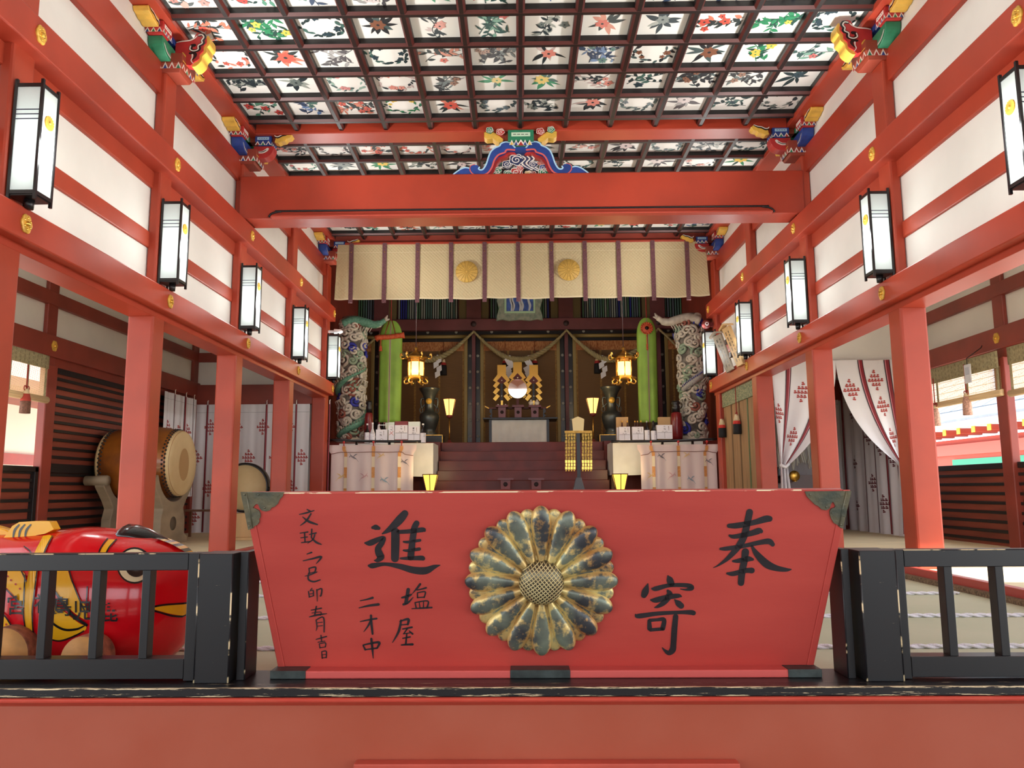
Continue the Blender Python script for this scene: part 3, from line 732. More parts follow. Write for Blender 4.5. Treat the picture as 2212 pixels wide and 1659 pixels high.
xs = [PR[0][0] + (PR[-1][0] - PR[0][0]) * (1 - (1 - i / nx) ** 1.25) for i in range(nx + 1)]
for x in xs:
    zt_, zb_, hw = fprof(x); zc_, hz = (zt_ + zb_) / 2, (zt_ - zb_) / 2
    for k in range(nt_):
        a = 2 * pi * k / nt_; c, s = cos(a), sin(a)
        q.v.append(Vector((x, FY - hw * (abs(c) ** 0.909) * (1 if c > 0 else -1), zc_ + hz * (abs(s) ** 0.909) * (1 if s > 0 else -1))))
for i in range(nx):
    for k in range(nt_):
        q.f.append([i * nt_ + k, i * nt_ + (k + 1) % nt_, (i + 1) * nt_ + (k + 1) % nt_, (i + 1) * nt_ + k]); q.mi.append(0); q.sm.append(True)
q.f += [list(range(nt_)), [nx * nt_ + k for k in range(nt_)]]; q.mi += [0, 0]; q.sm += [False, False]
obj('body', q, fish)
ZF = lambda u, v: (u / 3.95, 1080 + v / 3.95)
def patch(name, P, mt, off, n=6):
    """painted patch following the fish's flank"""
    P = [ZF(*p) for p in P]; Q = catmull(P + [P[0]], 4)[:-1]
    bm = bmesh.new(); vs = [bm.verts.new((p[0], 0, p[1])) for p in Q]; bm.faces.new(vs)
    bmesh.ops.triangulate(bm, faces=bm.faces)
    for _ in range(2): bmesh.ops.subdivide_edges(bm, edges=[e for e in bm.edges if e.calc_length() > 7], cuts=1, use_grid_fill=False); bmesh.ops.triangulate(bm, faces=bm.faces)
    q = M(mt); bm.verts.ensure_lookup_table(); bm.verts.index_update()
    q.v = [fpx(v.co.x, v.co.z, off) for v in bm.verts]
    for f in bm.faces: q.f.append([v.index for v in f.verts]); q.mi.append(0); q.sm.append(True)
    bm.free(); return obj(name, q, fish, fix=False)
def line(name, Ls, mt, off, w=7):
    for P in Ls:
        q = M(mt)
        r = [(*ZF(p[0], p[1]), (p[2] if len(p) > 2 else w) / 3.95) for p in P]
        stroke(q, r, lambda p: fpx(p[0], p[1], off), mt, k=6)
        obj(name, q, fish, fix=False)
patch('gill_band', [(930, 335), (985, 342), (940, 395), (905, 450), (880, 520), (845, 520), (860, 440), (890, 385)], FYL, 0.004)
patch('pectoral_fin', [(445, 560), (560, 560), (610, 690), (650, 760), (690, 850), (725, 890), (748, 960), (740, 1015), (690, 1000), (600, 930), (520, 830), (455, 720)], FYL, 0.004)
patch('pectoral_fin', [(430, 870), (500, 910), (600, 990), (680, 1050), (740, 1080), (720, 1120), (640, 1150), (580, 1185), (520, 1195), (440, 1190), (422, 1050)], FYL, 0.004)
patch('harness_band', [(260, 560), (325, 560), (318, 700), (298, 800), (272, 950), (282, 1150), (295, 1280), (255, 1240), (225, 1080), (215, 950), (228, 750)], FYL, 0.006)
patch('harness_band', [(375, 305), (445, 305), (400, 400), (370, 480), (330, 560), (262, 560), (300, 450)], FYL, 0.006)
patch('flank_patch', [(-60, 590), (180, 600), (228, 690), (225, 850), (205, 900), (130, 820), (20, 710), (-60, 650)], FYL, 0.004)
patch('flank_patch', [(-60, 900), (10, 960), (95, 1070), (0, 1080), (-60, 1040)], FYL, 0.004)
patch('mouth', [(1282, 920), (1380, 902), (1500, 892), (1620, 885), (1625, 960), (1600, 988), (1480, 975), (1360, 945)], FYL, 0.004)
line('mouth_line', [[(1282, 918), (1380, 897), (1500, 886), (1625, 878)], [(1285, 935), (1370, 958), (1480, 988), (1620, 998)]], FBK, 0.006, 8)
line('gill_line', [[(1000, 335), (940, 400), (905, 470), (885, 530)], [(925, 328), (880, 385), (850, 450), (838, 530)], [(445, 725), (520, 845, 11), (620, 975, 13), (745, 1065, 12)], [(430, 1000), (470, 1060, 9), (560, 1105, 10), (660, 1100, 9), (725, 1072, 5)], [(590, 560), (625, 690), (690, 860), (742, 960), (745, 880), (752, 740)], [(430, 1185), (520, 1200, 7), (640, 1160, 7), (722, 1115, 5)]], FBK, 0.0075, 6)
line('flank_line', [[(-60, 655), (20, 720), (130, 830), (205, 905)], [(190, 600), (232, 690)], [(222, 640), (212, 850), (208, 960), (225, 1090), (262, 1270)], [(330, 560), (300, 800), (284, 960), (296, 1180)], [(15, 955), (60, 1000), (105, 1070)], [(215, 395, 5), (260, 430), (285, 470)], [(455, 305), (405, 400), (375, 480)]], FBK, 0.0085, 6)
q = M(CRIM)
for u, v in ((72, 650), (100, 683), (140, 717), (176, 756), (15, 1075), (60, 1060)):
    P = [fpx(*ZF(u + 9 * cos(t), v + 9 * sin(t)), 0.006) for t in [2 * pi * i / 10 for i in range(10)]]; q.poly(P)
obj('flank_spots', q, fish, fix=False)
def disc(name, cx, cy, rx, ry, mt, off):
    q = M(mt); n = 28
    for rr in range(3):
        for i in range(n):
            a = 2 * pi * i / n; q.v.append(fpx(*ZF(cx + rx * (rr + 1) / 3 * cos(a), cy + ry * (rr + 1) / 3 * sin(a)), off))
    q.v.append(fpx(*ZF(cx, cy), off))
    for i in range(n): q.f.append([3 * n, i, (i + 1) % n]); q.mi.append(0); q.sm.append(True)
    for rr in range(2):
        for i in range(n): q.f.append([rr * n + i, rr * n + (i + 1) % n, (rr + 1) * n + (i + 1) % n, (rr + 1) * n + i]); q.mi.append(0); q.sm.append(True)
    obj(name, q, fish, fix=False)
disc('eye_rim', 1152, 558, 152, 156, FBK, 0.004); disc('eye_white', 1152, 558, 136, 140, FCR, 0.006); disc('pupil', 1168, 560, 92, 96, FBK, 0.008)
# raised black crest on the forehead, striped ridge to the snout
q = M(FBK)
P = [(255, 1161, 0.004, 0.02), (258, 1146, 0.02, 0.10), (272, 1141, 0.03, 0.12), (295, 1144, 0.03, 0.11), (318, 1151, 0.026, 0.09), (345, 1162, 0.02, 0.06), (372, 1174, 0.012, 0.04)]
for (px, py, hh, hw) in P:
    for k in range(12):
        a = 2 * pi * k / 12; q.v.append(Vector((fx(px), FY - hw * cos(a), fz(py) - 0.008 + hh * sin(a) - abs(cos(a)) ** 2 * 0.03)))
for i in range(len(P) - 1):
    for k in range(12): q.f.append([i * 12 + k, i * 12 + (k + 1) % 12, (i + 1) * 12 + (k + 1) % 12, (i + 1) * 12 + k]); q.mi.append(0); q.sm.append(True)
q.f += [list(range(12)), [len(P) * 12 - 12 + k for k in range(12)]]; q.mi += [0, 0]; q.sm += [False, False]
obj('forehead_crest', q, fish)
q = M(FBK)
for k in range(9):
    x0, x1 = 345 + 9 * k, 345 + 9 * (k + 1)
    def top(px, s): 
        zt_, zb_, hw = fprof(fx(px)); return Vector((fx(px), FY + s * min(0.05, hw * 0.3) - 0.02, zt_ + 0.004))
    q.poly([top(x0, -1), top(x1, -1), top(x1, 1), top(x0, 1)], FYL if k % 2 else FBK)
obj('snout_stripe', q, fish, fix=False)
# dorsal fins
q = M(FYL)
P = [(30, 1160), (48, 1133), (62, 1125), (96, 1123), (126, 1124), (136, 1141), (118, 1150), (100, 1153), (88, 1170)]
q.pxz([(fx(a), fz(b)) for a, b in P], FY - 0.11, FY - 0.05); 
for u in (50, 62, 75): stroke(q, [(fx(u + 12), fz(1131), 0.004), (fx(u + 4), fz(1142), 0.006), (fx(u + 2), fz(1156), 0.004)], lambda p: Vector((p[0], FY - 0.112, p[1])), FBK)
obj('dorsal_fin', q, fish, 0.006, fix=False)
q = M(FYL); q.pxz([(fx(a), fz(b)) for a, b in [(-60, 1160), (-40, 1128), (-5, 1134), (20, 1141), (38, 1152), (30, 1164)]], FY - 0.06, FY + 0.0); obj('dorsal_fin', q, fish, 0.006)
q = M(FR); q.pxz([(fx(a), fz(b)) for a, b in [(-500, 1290), (-560, 1200), (-640, 1150), (-600, 1290), (-640, 1430), (-560, 1380)]], FY - 0.03, FY + 0.03); obj('tail_fin', q, fish, 0.01)
# wheels: log slices with bark
CUT = mat('cut_log_face', (206, 150, 84), 0.6, var=0.14, scale=5, bump=0.2); BARK = mat('rough_log_bark', (150, 92, 66), 0.8, var=0.25, scale=18, bump=0.5)
for px, pyt, y in ((6, 1355, 3.62), (178, 1374, 3.62)):
    r = (pt(px, pyt, 'y', y).z + 0.045) / 2
    for yy in (y, 4.34):
        x = pt(px, 1400, 'y', y).x
        q = M(BARK); q.lathe([(0, 0), (r * 0.97, 0), (r, 0.008), (r, 0.10), (r * 0.97, 0.108), (0, 0.108)], (x, yy, -0.045 + r), 32, BARK, 'y')
        n32 = 32
        for fi, f in enumerate(q.f):
            if all(q.v[i].y < yy + 0.002 for i in f): q.mi[fi] = q.mx(CUT)
        w = obj('wheel', q, fish)
for px in (40, 190):
    x = pt(px, 1400, 'y', 3.62).x; q = M(BARK); q.tube([(x, 3.7, 0.06), (x, 4.36, 0.06)], 0.025, 8); obj('axle', q, fish)
# writing on the flank
def glyph(body, px, py, size, fn, mt, parent, name='character', w=0.012, sx=1.0):
    """one written sign of the photograph, laid on a surface through fn(px, py)"""
    cu = bpy.data.curves.new('glyph', 'FONT'); cu.body = body; cu.align_x = 'CENTER'; cu.align_y = 'CENTER'; cu.size = 1; cu.offset = w
    t = bpy.data.objects.new('glyph', cu); C.objects.link(t)
    dg = bpy.context.evaluated_depsgraph_get(); me = bpy.data.meshes.new_from_object(t.evaluated_get(dg))
    bm = bmesh.new(); bm.from_mesh(me)
    bmesh.ops.triangulate(bm, faces=bm.faces)
    xs_ = [v.co.x for v in bm.verts] or [0]; ys_ = [v.co.y for v in bm.verts] or [0]
    cx_, cy_ = (min(xs_) + max(xs_)) / 2, (min(ys_) + max(ys_)) / 2
    q = M(mt); bm.verts.index_update()
    q.v = [Vector(fn(px + (v.co.x - cx_) * size * sx, py - (v.co.y - cy_) * size)) for v in bm.verts]
    for f in bm.faces: q.f.append([v.index for v in f.verts]); q.mi.append(0); q.sm.append(False)
    bm.free(); bpy.data.meshes.remove(me); bpy.data.objects.remove(t); bpy.data.curves.remove(cu)
    return obj(name, q, parent, fix=False)
for ch, u, v in (('鹿', 932, 955), ('児', 712, 940), ('島', 540, 905), ('神', 385, 880), ('宮', 150, 895)):
    glyph(ch, *ZF(u, v), 44, lambda a, b: fpx(a, b, 0.010), FBK, fish)
# ------------------------------------------------------------------ unseen porch roof, added to keep sky and sun off the front
m = M(mat('porch_soffit_wood', (150, 96, 74), 0.7)); m.box(-9, 9, -9.0, 2.9, 4.75, 4.9); m.box(-3.95, 4.05, 2.9, 2.99, 4.75, 5.9); struct('ceiling_porch', m)  # second box is a fascia added to stop a sun strip indoors
m = M(mat('grey_gate_wall', (120, 104, 92), 0.8)); m.box(-10, 10, -9.2, -9.0, -1.2, 1.0); struct('wall_porch_gate', m)  # unseen wall behind the camera, added to block frontal sky
LANTERN_FILL_W, CEIL_FILL_W = 9.0, 150.0  # strengths of the fill lights added at the wall lanterns

# ------------------------------------------------------------------ wall lanterns
TUBE = mat('lamp_tube', (255, 255, 255), 0.5, emit=((244, 252, 252), 150.0))
def pane_mat():
    m = bpy.data.materials.new('frosted_lantern_pane'); m.use_nodes = True; n = m.node_tree
    n.nodes.remove(n.nodes['Principled BSDF'])
    t = n.nodes.new('ShaderNodeBsdfTranslucent'); t.inputs['Color'].default_value = (0.86, 0.89, 0.87, 1)
    d = n.nodes.new('ShaderNodeBsdfDiffuse'); d.inputs['Color'].default_value = (0.8, 0.83, 0.82, 1)
    x = n.nodes.new('ShaderNodeMixShader'); x.inputs['Fac'].default_value = 0.45
    n.links.new(t.outputs[0], x.inputs[1]); n.links.new(d.outputs[0], x.inputs[2])
    n.links.new(x.outputs[0], n.nodes['Material Output'].inputs['Surface']); return m
PANE = pane_mat()
def gold_crest(mb, c, e1, e2, nrm, r, mt=None, n=16):
    """gilt chrysanthemum boss with n petals on a plane"""
    mt = mt or GOLD
    for k in range(n):
        a = 2 * pi * k / n; P = []
        for s, w in ((0.18, 0.05), (0.55, 0.13), (0.85, 0.17), (0.97, 0.11), (1.0, 0.0), (0.97, -0.11), (0.85, -0.17), (0.55, -0.13), (0.18, -0.05)):
            x, y = r * s * cos(a) - r * w * sin(a), r * s * sin(a) + r * w * cos(a); P.append(c + e1 * x + e2 * y + nrm * (0.007 if abs(w) > 0.02 else 0.010))
        mb.poly(P, mt)
    P0 = [c + e1 * r * cos(t) * 0.98 + e2 * r * sin(t) * 0.98 for t in [2 * pi * i / 24 for i in range(24)]]
    mb.add(P0 + [p + nrm * 0.003 for p in P0], [tuple(range(24, 48))] + [(i, (i + 1) % 24, 24 + (i + 1) % 24, 24 + i) for i in range(24)], mt)
    mb.ball(c + nrm * 0.008, r * 0.2, mt, 6)
def lantern(sd, y, label, group, up=True):
    x = -3.535 if sd < 0 else mir(-3.535); hs = 1 if sd < 0 else -1
    w = 0.095; z0, z1 = 2.93, 3.72
    t = thing('wall_lantern', label, 'lantern', (x, y, z0), group)
    for sx in (-1, 1):
        for sy in (-1, 1):
            q = M(BLACKL); q.box(x + sx * w - 0.010, x + sx * w + 0.010, y + sy * w - 0.010, y + sy * w + 0.010, z0 - 0.06, z1 + 0.06); obj('frame_post', q, t)
    for zz in (z0 - 0.02, z1):
        q = M(BLACKL)
        q.box(x - w, x + w, y - w - 0.008, y - w + 0.008, zz, zz + 0.028); q.box(x - w, x + w, y + w - 0.008, y + w + 0.008, zz, zz + 0.028)
        q.box(x - w - 0.008, x - w + 0.008, y - w, y + w, zz, zz + 0.028); q.box(x + w - 0.008, x + w + 0.008, y - w, y + w, zz, zz + 0.028)
        obj('frame_ring', q, t)
    q = M(BLACKL); q.box(x - w, x + w, y - w, y + w, z0 - 0.03, z0 - 0.02); q.lathe([(0.03, -0.10), (0.035, -0.03)], (x, y, z0), 10); obj('base_plate', q, t)
    e = 0.004
    for nm_, b in (('front', (x - w, x + w, y - w - 0.002, y - w + 0.002)), ('rear', (x - w, x + w, y + w - 0.002, y + w + 0.002)), ('hall', (x + hs * w - 0.002, x + hs * w + 0.002, y - w, y + w))):
        q = M(PANE); q.box(*b, z0 + 0.008, z1); p = obj('glass_pane', q, t)
        if nm_ == 'front':
            for f in (0.22, 0.265, 0.31):
                zz = z1 - f * (z1 - z0); q = M(mat('thin_pane_bar', (40, 44, 70), 0.4)); q.box(x - w, x + w, y - w - 0.008, y - w - 0.002, zz - 0.003, zz + 0.003); obj('pane_bar', q, p)
    q = M(GOLD); gold_crest(q, Vector((x + hs * (w + 0.004), y, z1 - 0.30 * (z1 - z0))), Vector((0, 1, 0)), Vector((0, 0, 1)), Vector((hs, 0, 0)), 0.055, GOLDP); obj('crest', q, t, fix=False)
    q = M(BLACKL); q.box(x - hs * w - 0.006, x - hs * w + 0.006, y - w, y + w, z0, z1); obj('back_plate', q, t)
    q = M(TUBE); q.lathe([(0.018, 0.10), (0.018, 0.56)], (x, y, z0), 10); obj('lamp_tube', q, t)
    q = M(BLACKL); q.box(*sorted((x - hs * w, x - hs * 0.13)), y - 0.02, y + 0.02, z1 - 0.1, z1 - 0.05); q.box(*sorted((x - hs * w, x - hs * 0.13)), y - 0.02, y + 0.02, z0 + 0.05, z0 + 0.1); obj('wall_bracket', q, t)
    L_ = bpy.data.lights.new('wall_lantern_glow', 'POINT'); L_.energy = LANTERN_FILL_W; L_.color = (0.95, 1.0, 0.98); L_.shadow_soft_size = 0.12  # fill point added in front of the lantern, besides its own tube
    lo = bpy.data.objects.new('wall_lantern_glow', L_); C.objects.link(lo); lo.location = (x + hs * 0.22, y, z0 + 0.35)
    if not up: return t
    L_ = bpy.data.lights.new('wall_lantern_uplight', 'SPOT'); L_.energy = CEIL_FILL_W; L_.color = (1.0, 0.985, 0.95); L_.shadow_soft_size = 0.12; L_.spot_size = radians(135); L_.spot_blend = 0.6  # fill spot added above the lantern to brighten the ceiling
    lo = bpy.data.objects.new('wall_lantern_uplight', L_); C.objects.link(lo); lo.location = (x + hs * 0.16, y, z1 + 0.04)
    lo.rotation_euler = Vector((hs * 0.75, 0, 0.66)).to_track_quat('-Z', 'Y').to_euler()
    return t
for sd, nm in ((-1, 'left'), (1, 'right')):
    for k, y in enumerate(YC):
        lantern(sd, y - (0.07 if sd > 0 else 0.0), 'lit black framed wall lantern on the ' + ORD[k] + ' pillar of the ' + nm + ' row', 'wall lanterns on the ' + nm, k != 2)

# ------------------------------------------------------------------ gilt nail covers on the beams
def nail_cover(c, nrm, label, group, r=0.068):
    g = thing('nail_cover', label, 'ornament', c, group)
    e1 = Vector((0, 1, 0)) if abs(nrm.x) > 0.5 else Vector((1, 0, 0)); e2 = Vector((0, 0, 1))
    q = M(GOLDP); P = []
    for i in range(48):
        a = 2 * pi * i / 48; rr = r * (0.88 + 0.12 * abs(cos(3 * a))); P.append((rr * cos(a) * 0.92, rr * sin(a) * 1.08))
    n = len(P); f = lambda s, h: [c + e1 * p[0] * s + e2 * p[1] * s + nrm * h for p in P]
    v = f(1, 0) + f(1, 0.010) + f(0.8, 0.016) + f(0.4, 0.012)
    q.add(v, [(k * n + i, k * n + (i + 1) % n, (k + 1) * n + (i + 1) % n, (k + 1) * n + i) for k in range(3) for i in range(n)] + [tuple(range(3 * n, 4 * n))])
    obj('plate', q, g)
    q = M(GOLD); q.ball(c + nrm * 0.016, r * 0.28, GOLD, 8)
    for k in range(6):
        a = 2 * pi * k / 6 + pi / 6; q.ball(c + e1 * r * 0.55 * cos(a) + e2 * r * 0.62 * sin(a) + nrm * 0.012, r * 0.15, GOLD, 6)
    obj('boss', q, g, fix=False)
for sd, nm in ((-1, 'left'), (1, 'right')):
    nrm = Vector((1 if sd < 0 else -1, 0, 0)); x = -3.549 if sd < 0 else mir(-3.549)
    for k, y in enumerate(YC):
        y -= 0.07 if sd > 0 else 0
        nail_cover(Vector((x, y, 2.72)), nrm, 'gilt six lobed nail cover on the lower beam under the ' + ORD[k] + ' ' + nm + ' lantern', 'nail covers on the lower beams')
        nail_cover(Vector((x, y, 4.185)), nrm, 'gilt six lobed nail cover on the upper beam above the ' + ORD[k] + ' ' + nm + ' lantern', 'nail covers on the upper beams')
    xo = -6.099 if sd < 0 else mir(-6.099)
    nail_cover(Vector((xo, 10.05, 2.70)), nrm, 'gilt nail cover on the outer aisle beam at the ' + nm + ', behind the pillars', 'nail covers of the outer aisle walls')

# ------------------------------------------------------------------ painted bracket clusters
def zigzag(mb, a, b, z0, z1, n, off, cols):
    """row of white-edged triangles from a to b on a vertical face"""
    a, b = Vector(a), Vector(b); nr = off.normalized()
    for i in range(n):
        p, q_ = a.lerp(b, i / n), a.lerp(b, (i + 1) / n); mpt = a.lerp(b, (i + 0.5) / n)
        Z = lambda v, z: Vector((v.x, v.y, z))
        mb.poly([Z(p, z0) + off, Z(q_, z0) + off, Z(mpt, z1) + off], WP)
        d = 0.22
        pp, qq = a.lerp(b, (i + d) / n), a.lerp(b, (i + 1 - d) / n)
        mb.poly([Z(pp, z0) + off + nr * 0.0012, Z(qq, z0) + off + nr * 0.0012, Z(mpt, z1 - (z1 - z0) * 0.36) + off + nr * 0.0012], cols[i % len(cols)])
def bracket(sd, yk, kind, label, cA, grp):
    hs = 1 if sd < 0 else -1; xr = -3.65 if sd < 0 else 3.75
    U = lambda u: xr + hs * u                       # u = distance into the hall
    def bx_(q, u0, u1, v0, v1, z0, z1, mt): q.box(*sorted((U(u0), U(u1))), yk + v0, yk + v1, z0, z1, mt)
    g = thing('bracket_cluster', label, 'bracket', (xr, yk, 5.08), grp)
    # bearing block on the pillar head
    q = M(BRB)
    q.hexa([(U(-0.10), yk - 0.13, 5.07), (U(0.13), yk - 0.13, 5.07), (U(0.13), yk + 0.13, 5.07), (U(-0.10), yk + 0.13, 5.07)], [(U(-0.105), yk - 0.17, 5.17), (U(0.17), yk - 0.17, 5.17), (U(0.17), yk + 0.17, 5.17), (U(-0.105), yk + 0.17, 5.17)])
    bx_(q, -0.105, 0.17, -0.17, 0.17, 5.17, 5.30, BRB); b = obj('bearing_block', q, g, 0.004)
    q = M(WP)
    zigzag(q, (U(-0.105), yk - 0.1705, 0), (U(0.17), yk - 0.1705, 0), 5.10, 5.185, 4, Vector((0, -0.002, 0)), [GREEN, BLUE, CRIM])
    zigzag(q, (U(0.1705), yk - 0.17, 0), (U(0.1705), yk + 0.17, 0), 5.10, 5.185, 4, Vector((hs * 0.002, 0, 0)), [CRIM, GREEN, BLUE])
    for u0, u1, z0, z1, mt in ((-0.10, 0.03, 5.225, 5.285, YEL), (-0.085, 0.015, 5.237, 5.273, WP), (-0.075, -0.02, 5.250, 5.260, BLACKL)):
        q.box(*sorted((U(u0), U(u1))), yk - 0.1715 - (z1 < 5.28) * 0.001 - (mt is BLACKL) * 0.001, yk - 0.169, z0, z1, mt)
    stroke(q, [(0, 0, 0.006), (0.13, 0.004, 0.007), (0.20, 0.05, 0.012)], lambda p: Vector((U(0.1725), yk - 0.15 + p[0], 5.21 + p[1])), YEL)
    obj('painted_zigzag', q, b, fix=False)
    # arm along the wall with quarter-round underside
    for s in (-1, 1):
        P = [(0.0, 5.19)] + [(s * (0.17 + 0.20 * sin(t)), 5.36 - 0.17 * cos(t)) for t in [pi / 2 * i / 8 for i in range(9)]] + [(s * 0.37, 5.39), (0, 5.39)]
        q = M(cA); q.pyz([(yk + a, z) for a, z in P], U(-0.10), U(0.05)); a_ = obj('wall_arm', q, g, 0.005)
        if s < 0:
            q = M(WP)
            stroke(q, [(-0.33, 5.32, 0.004), (-0.25, 5.255, 0.016), (-0.14, 5.235, 0.012)], lambda p: Vector((U(0.0515), yk + p[0], p[1])), WP)
            stroke(q, [(-0.30, 5.295, 0.003), (-0.24, 5.255, 0.006), (-0.16, 5.24, 0.004)], lambda p: Vector((U(0.0530), yk + p[0], p[1])), BLACKL)
            obj('white_inlay', q, a_, fix=False)
        # block on the arm end
        v = s * 0.33
        q = M(CRIM)
        q.hexa([(U(-0.09), yk + v - 0.07, 5.39), (U(0.05), yk + v - 0.07, 5.39), (U(0.05), yk + v + 0.07, 5.39), (U(-0.09), yk + v + 0.07, 5.39)], [(U(-0.105), yk + v - 0.11, 5.45), (U(0.08), yk + v - 0.11, 5.45), (U(0.08), yk + v + 0.11, 5.45), (U(-0.105), yk + v + 0.11, 5.45)])
        bx_(q, -0.105, 0.08, v - 0.11, v + 0.11, 5.45, 5.53, CRIM); k_ = obj('small_block', q, g, 0.004)
        q = M(WP); zigzag(q, (U(-0.105), yk + v - 0.1105, 0), (U(0.08), yk + v - 0.1105, 0), 5.385, 5.45, 3, Vector((0, -0.002, 0)), [BLUE, GREEN])
        zigzag(q, (U(0.0805), yk + v - 0.11, 0), (U(0.0805), yk + v + 0.11, 0), 5.385, 5.45, 4, Vector((hs * 0.002, 0, 0)), [GREEN, BLUE])
        q.box(*sorted((U(0.079), U(0.0825))), yk + v - 0.07, yk + v + 0.08, 5.468, 5.512, WP)
        for i in range(4): q.box(*sorted((U(0.079), U(0.0838))), yk + v - 0.045 + 0.03 * i, yk + v - 0.028 + 0.03 * i, 5.485, 5.492, INK)
        obj('painted_zigzag', q, k_, fix=False)
    # long top arm with curled yellow ends
    cB = BLUE if cA is GREEN else GREEN
    q = M(cB); bx_(q, -0.10, 0.045, -0.50, 0.50, 5.465, 5.535, cB); l_ = obj('top_arm', q, g, 0.004)
    for s in (-1, 1):
        P = [(0.46, 5.43), (0.50, 5.425), (0.54, 5.445), (0.585, 5.44), (0.63, 5.465), (0.68, 5.475), (0.70, 5.52), (0.68, 5.545), (0.62, 5.54), (0.46, 5.535)]
        q = M(YEL); q.pyz([(yk + s * a, z) for a, z in P], U(-0.105), U(0.05)); obj('curled_end', q, l_, 0.006)
        q = M(WP)
        stroke(q, [(s * 0.46, 5.45, 0.005), (s * 0.475, 5.475, 0.010), (s * 0.52, 5.475, 0.009), (s * 0.57, 5.50, 0.009), (s * 0.64, 5.505, 0.008), (s * 0.68, 5.525, 0.004)], lambda p: Vector((U(0.0515), yk + p[0], p[1] + 0.006)), BLACKL)
        stroke(q, [(s * 0.455, 5.465, 0.004), (s * 0.475, 5.495, 0.006), (s * 0.52, 5.495, 0.006), (s * 0.57, 5.52, 0.006), (s * 0.64, 5.525, 0.005)], lambda p: Vector((U(0.0525), yk + p[0], p[1] + 0.004)), WP)
        obj('scroll_line', q, l_, fix=False)
    if kind == 'arm':
        P = [(0.10, 5.19)] + [(0.22 + 0.15 * sin(t), 5.36 - 0.17 * cos(t)) for t in [pi / 2 * i / 8 for i in range(9)]] + [(0.37, 5.39), (0.10, 5.39)]
        q = M(CRIM); q.pxz([(U(a), z) for a, z in P], yk - 0.075, yk + 0.075); a_ = obj('hall_arm', q, g, 0.005)
        q = M(WP); yy = yk - 0.0765
        stroke(q, [(0.15, 5.29, 0.016), (0.22, 5.29, 0.020), (0.27, 5.32, 0.022), (0.29, 5.345, 0.018)], lambda p: Vector((U(p[0]), yy, p[1])), WP)
        stroke(q, [(0.16, 5.295, 0.005), (0.21, 5.293, 0.006), (0.25, 5.31, 0.006), (0.27, 5.325, 0.005)], lambda p: Vector((U(p[0]), yy - 0.0012, p[1])), BLACKL)
        obj('white_inlay', q, a_, fix=False)
        q = M(BLUE)
        q.hexa([(U(0.17), yk - 0.08, 5.39), (U(0.31), yk - 0.08, 5.39), (U(0.31), yk + 0.08, 5.39), (U(0.17), yk + 0.08, 5.39)], [(U(0.13), yk - 0.12, 5.45), (U(0.35), yk - 0.12, 5.45), (U(0.35), yk + 0.12, 5.45), (U(0.13), yk + 0.12, 5.45)])
        bx_(q, 0.13, 0.35, -0.12, 0.12, 5.45, 5.535, BLUE); k_ = obj('hall_block', q, g, 0.004)
        q = M(WP); zigzag(q, (U(0.13), yk - 0.1205, 0), (U(0.35), yk - 0.1205, 0), 5.385, 5.455, 3, Vector((0, -0.002, 0)), [CRIM, GREEN, BLUE])
        zigzag(q, (U(0.3505), yk - 0.12, 0), (U(0.3505), yk + 0.12, 0), 5.385, 5.455, 4, Vector((hs * 0.002, 0, 0)), [GREEN, BLUE])
        q.box(*sorted((U(0.16), U(0.32))), yk - 0.1235, yk - 0.119, 5.472, 5.518, LBLUE)
        for i in range(4): q.box(*sorted((U(0.183 + 0.032 * i), U(0.203 + 0.032 * i))), yk - 0.125, yk - 0.119, 5.491, 5.498, INK)
        obj('painted_zigzag', q, k_, fix=False)
        q = M(BRB); bx_(q, 0.0, 0.44, -0.065, 0.065, 5.465, 5.535, BRB); l2 = obj('hall_top_arm', q, g, 0.004)
        P = [(0.40, 5.42), (0.45, 5.405), (0.49, 5.43), (0.54, 5.44), (0.56, 5.475), (0.61, 5.49), (0.64, 5.54), (0.60, 5.575), (0.52, 5.54), (0.42, 5.52)]
        q = M(YEL); q.pxz([(U(a), z) for a, z in P], yk - 0.14, yk - 0.02); c_ = obj('curled_nose', q, l2, 0.006)
        q = M(WP)
        stroke(q, [(0.41, 5.50, 0.008), (0.45, 5.495, 0.012), (0.50, 5.525, 0.012), (0.55, 5.535, 0.010), (0.60, 5.565, 0.005)], lambda p: Vector((U(p[0]), yk - 0.1415, p[1])), BLACKL)
        stroke(q, [(0.40, 5.535, 0.004), (0.415, 5.515, 0.007), (0.45, 5.512, 0.007), (0.50, 5.54, 0.007), (0.55, 5.55, 0.006), (0.60, 5.575, 0.004)], lambda p: Vector((U(p[0]), yk - 0.1425, p[1])), WP)
        obj('scroll_line', q, l2, fix=False)
    else:
        P = catmull([(0.05, 5.20), (0.17, 5.21), (0.22, 5.20), (0.25, 5.24), (0.30, 5.28), (0.31, 5.34), (0.345, 5.39), (0.345, 5.45), (0.375, 5.50), (0.37, 5.57), (0.33, 5.625), (0.27, 5.625), (0.245, 5.575), (0.20, 5.53), (0.12, 5.52), (0.05, 5.49)], 4)
        q = M(CRIM, YEL); q.pxz([(U(a), z) for a, z in P], yk - 0.075, yk + 0.02, CRIM, CRIM)
        a_ = obj('nose_board', q, g)
        P2 = catmull([(0.23, 5.19), (0.27, 5.20), (0.32, 5.26), (0.335, 5.33), (0.375, 5.38), (0.375, 5.44), (0.405, 5.49), (0.40, 5.58), (0.375, 5.60), (0.36, 5.52), (0.33, 5.45), (0.325, 5.39), (0.29, 5.34), (0.28, 5.28), (0.22, 5.23)], 4)
        q = M(YEL); q.pxz([(U(a), z) for a, z in P2], yk - 0.06, yk + 0.10, YEL, YEL); obj('wavy_edge', q, a_)
        yy = yk - 0.077; q = M(WP); f = lambda d: (lambda p: Vector((U(p[0]), yy - d, p[1])))
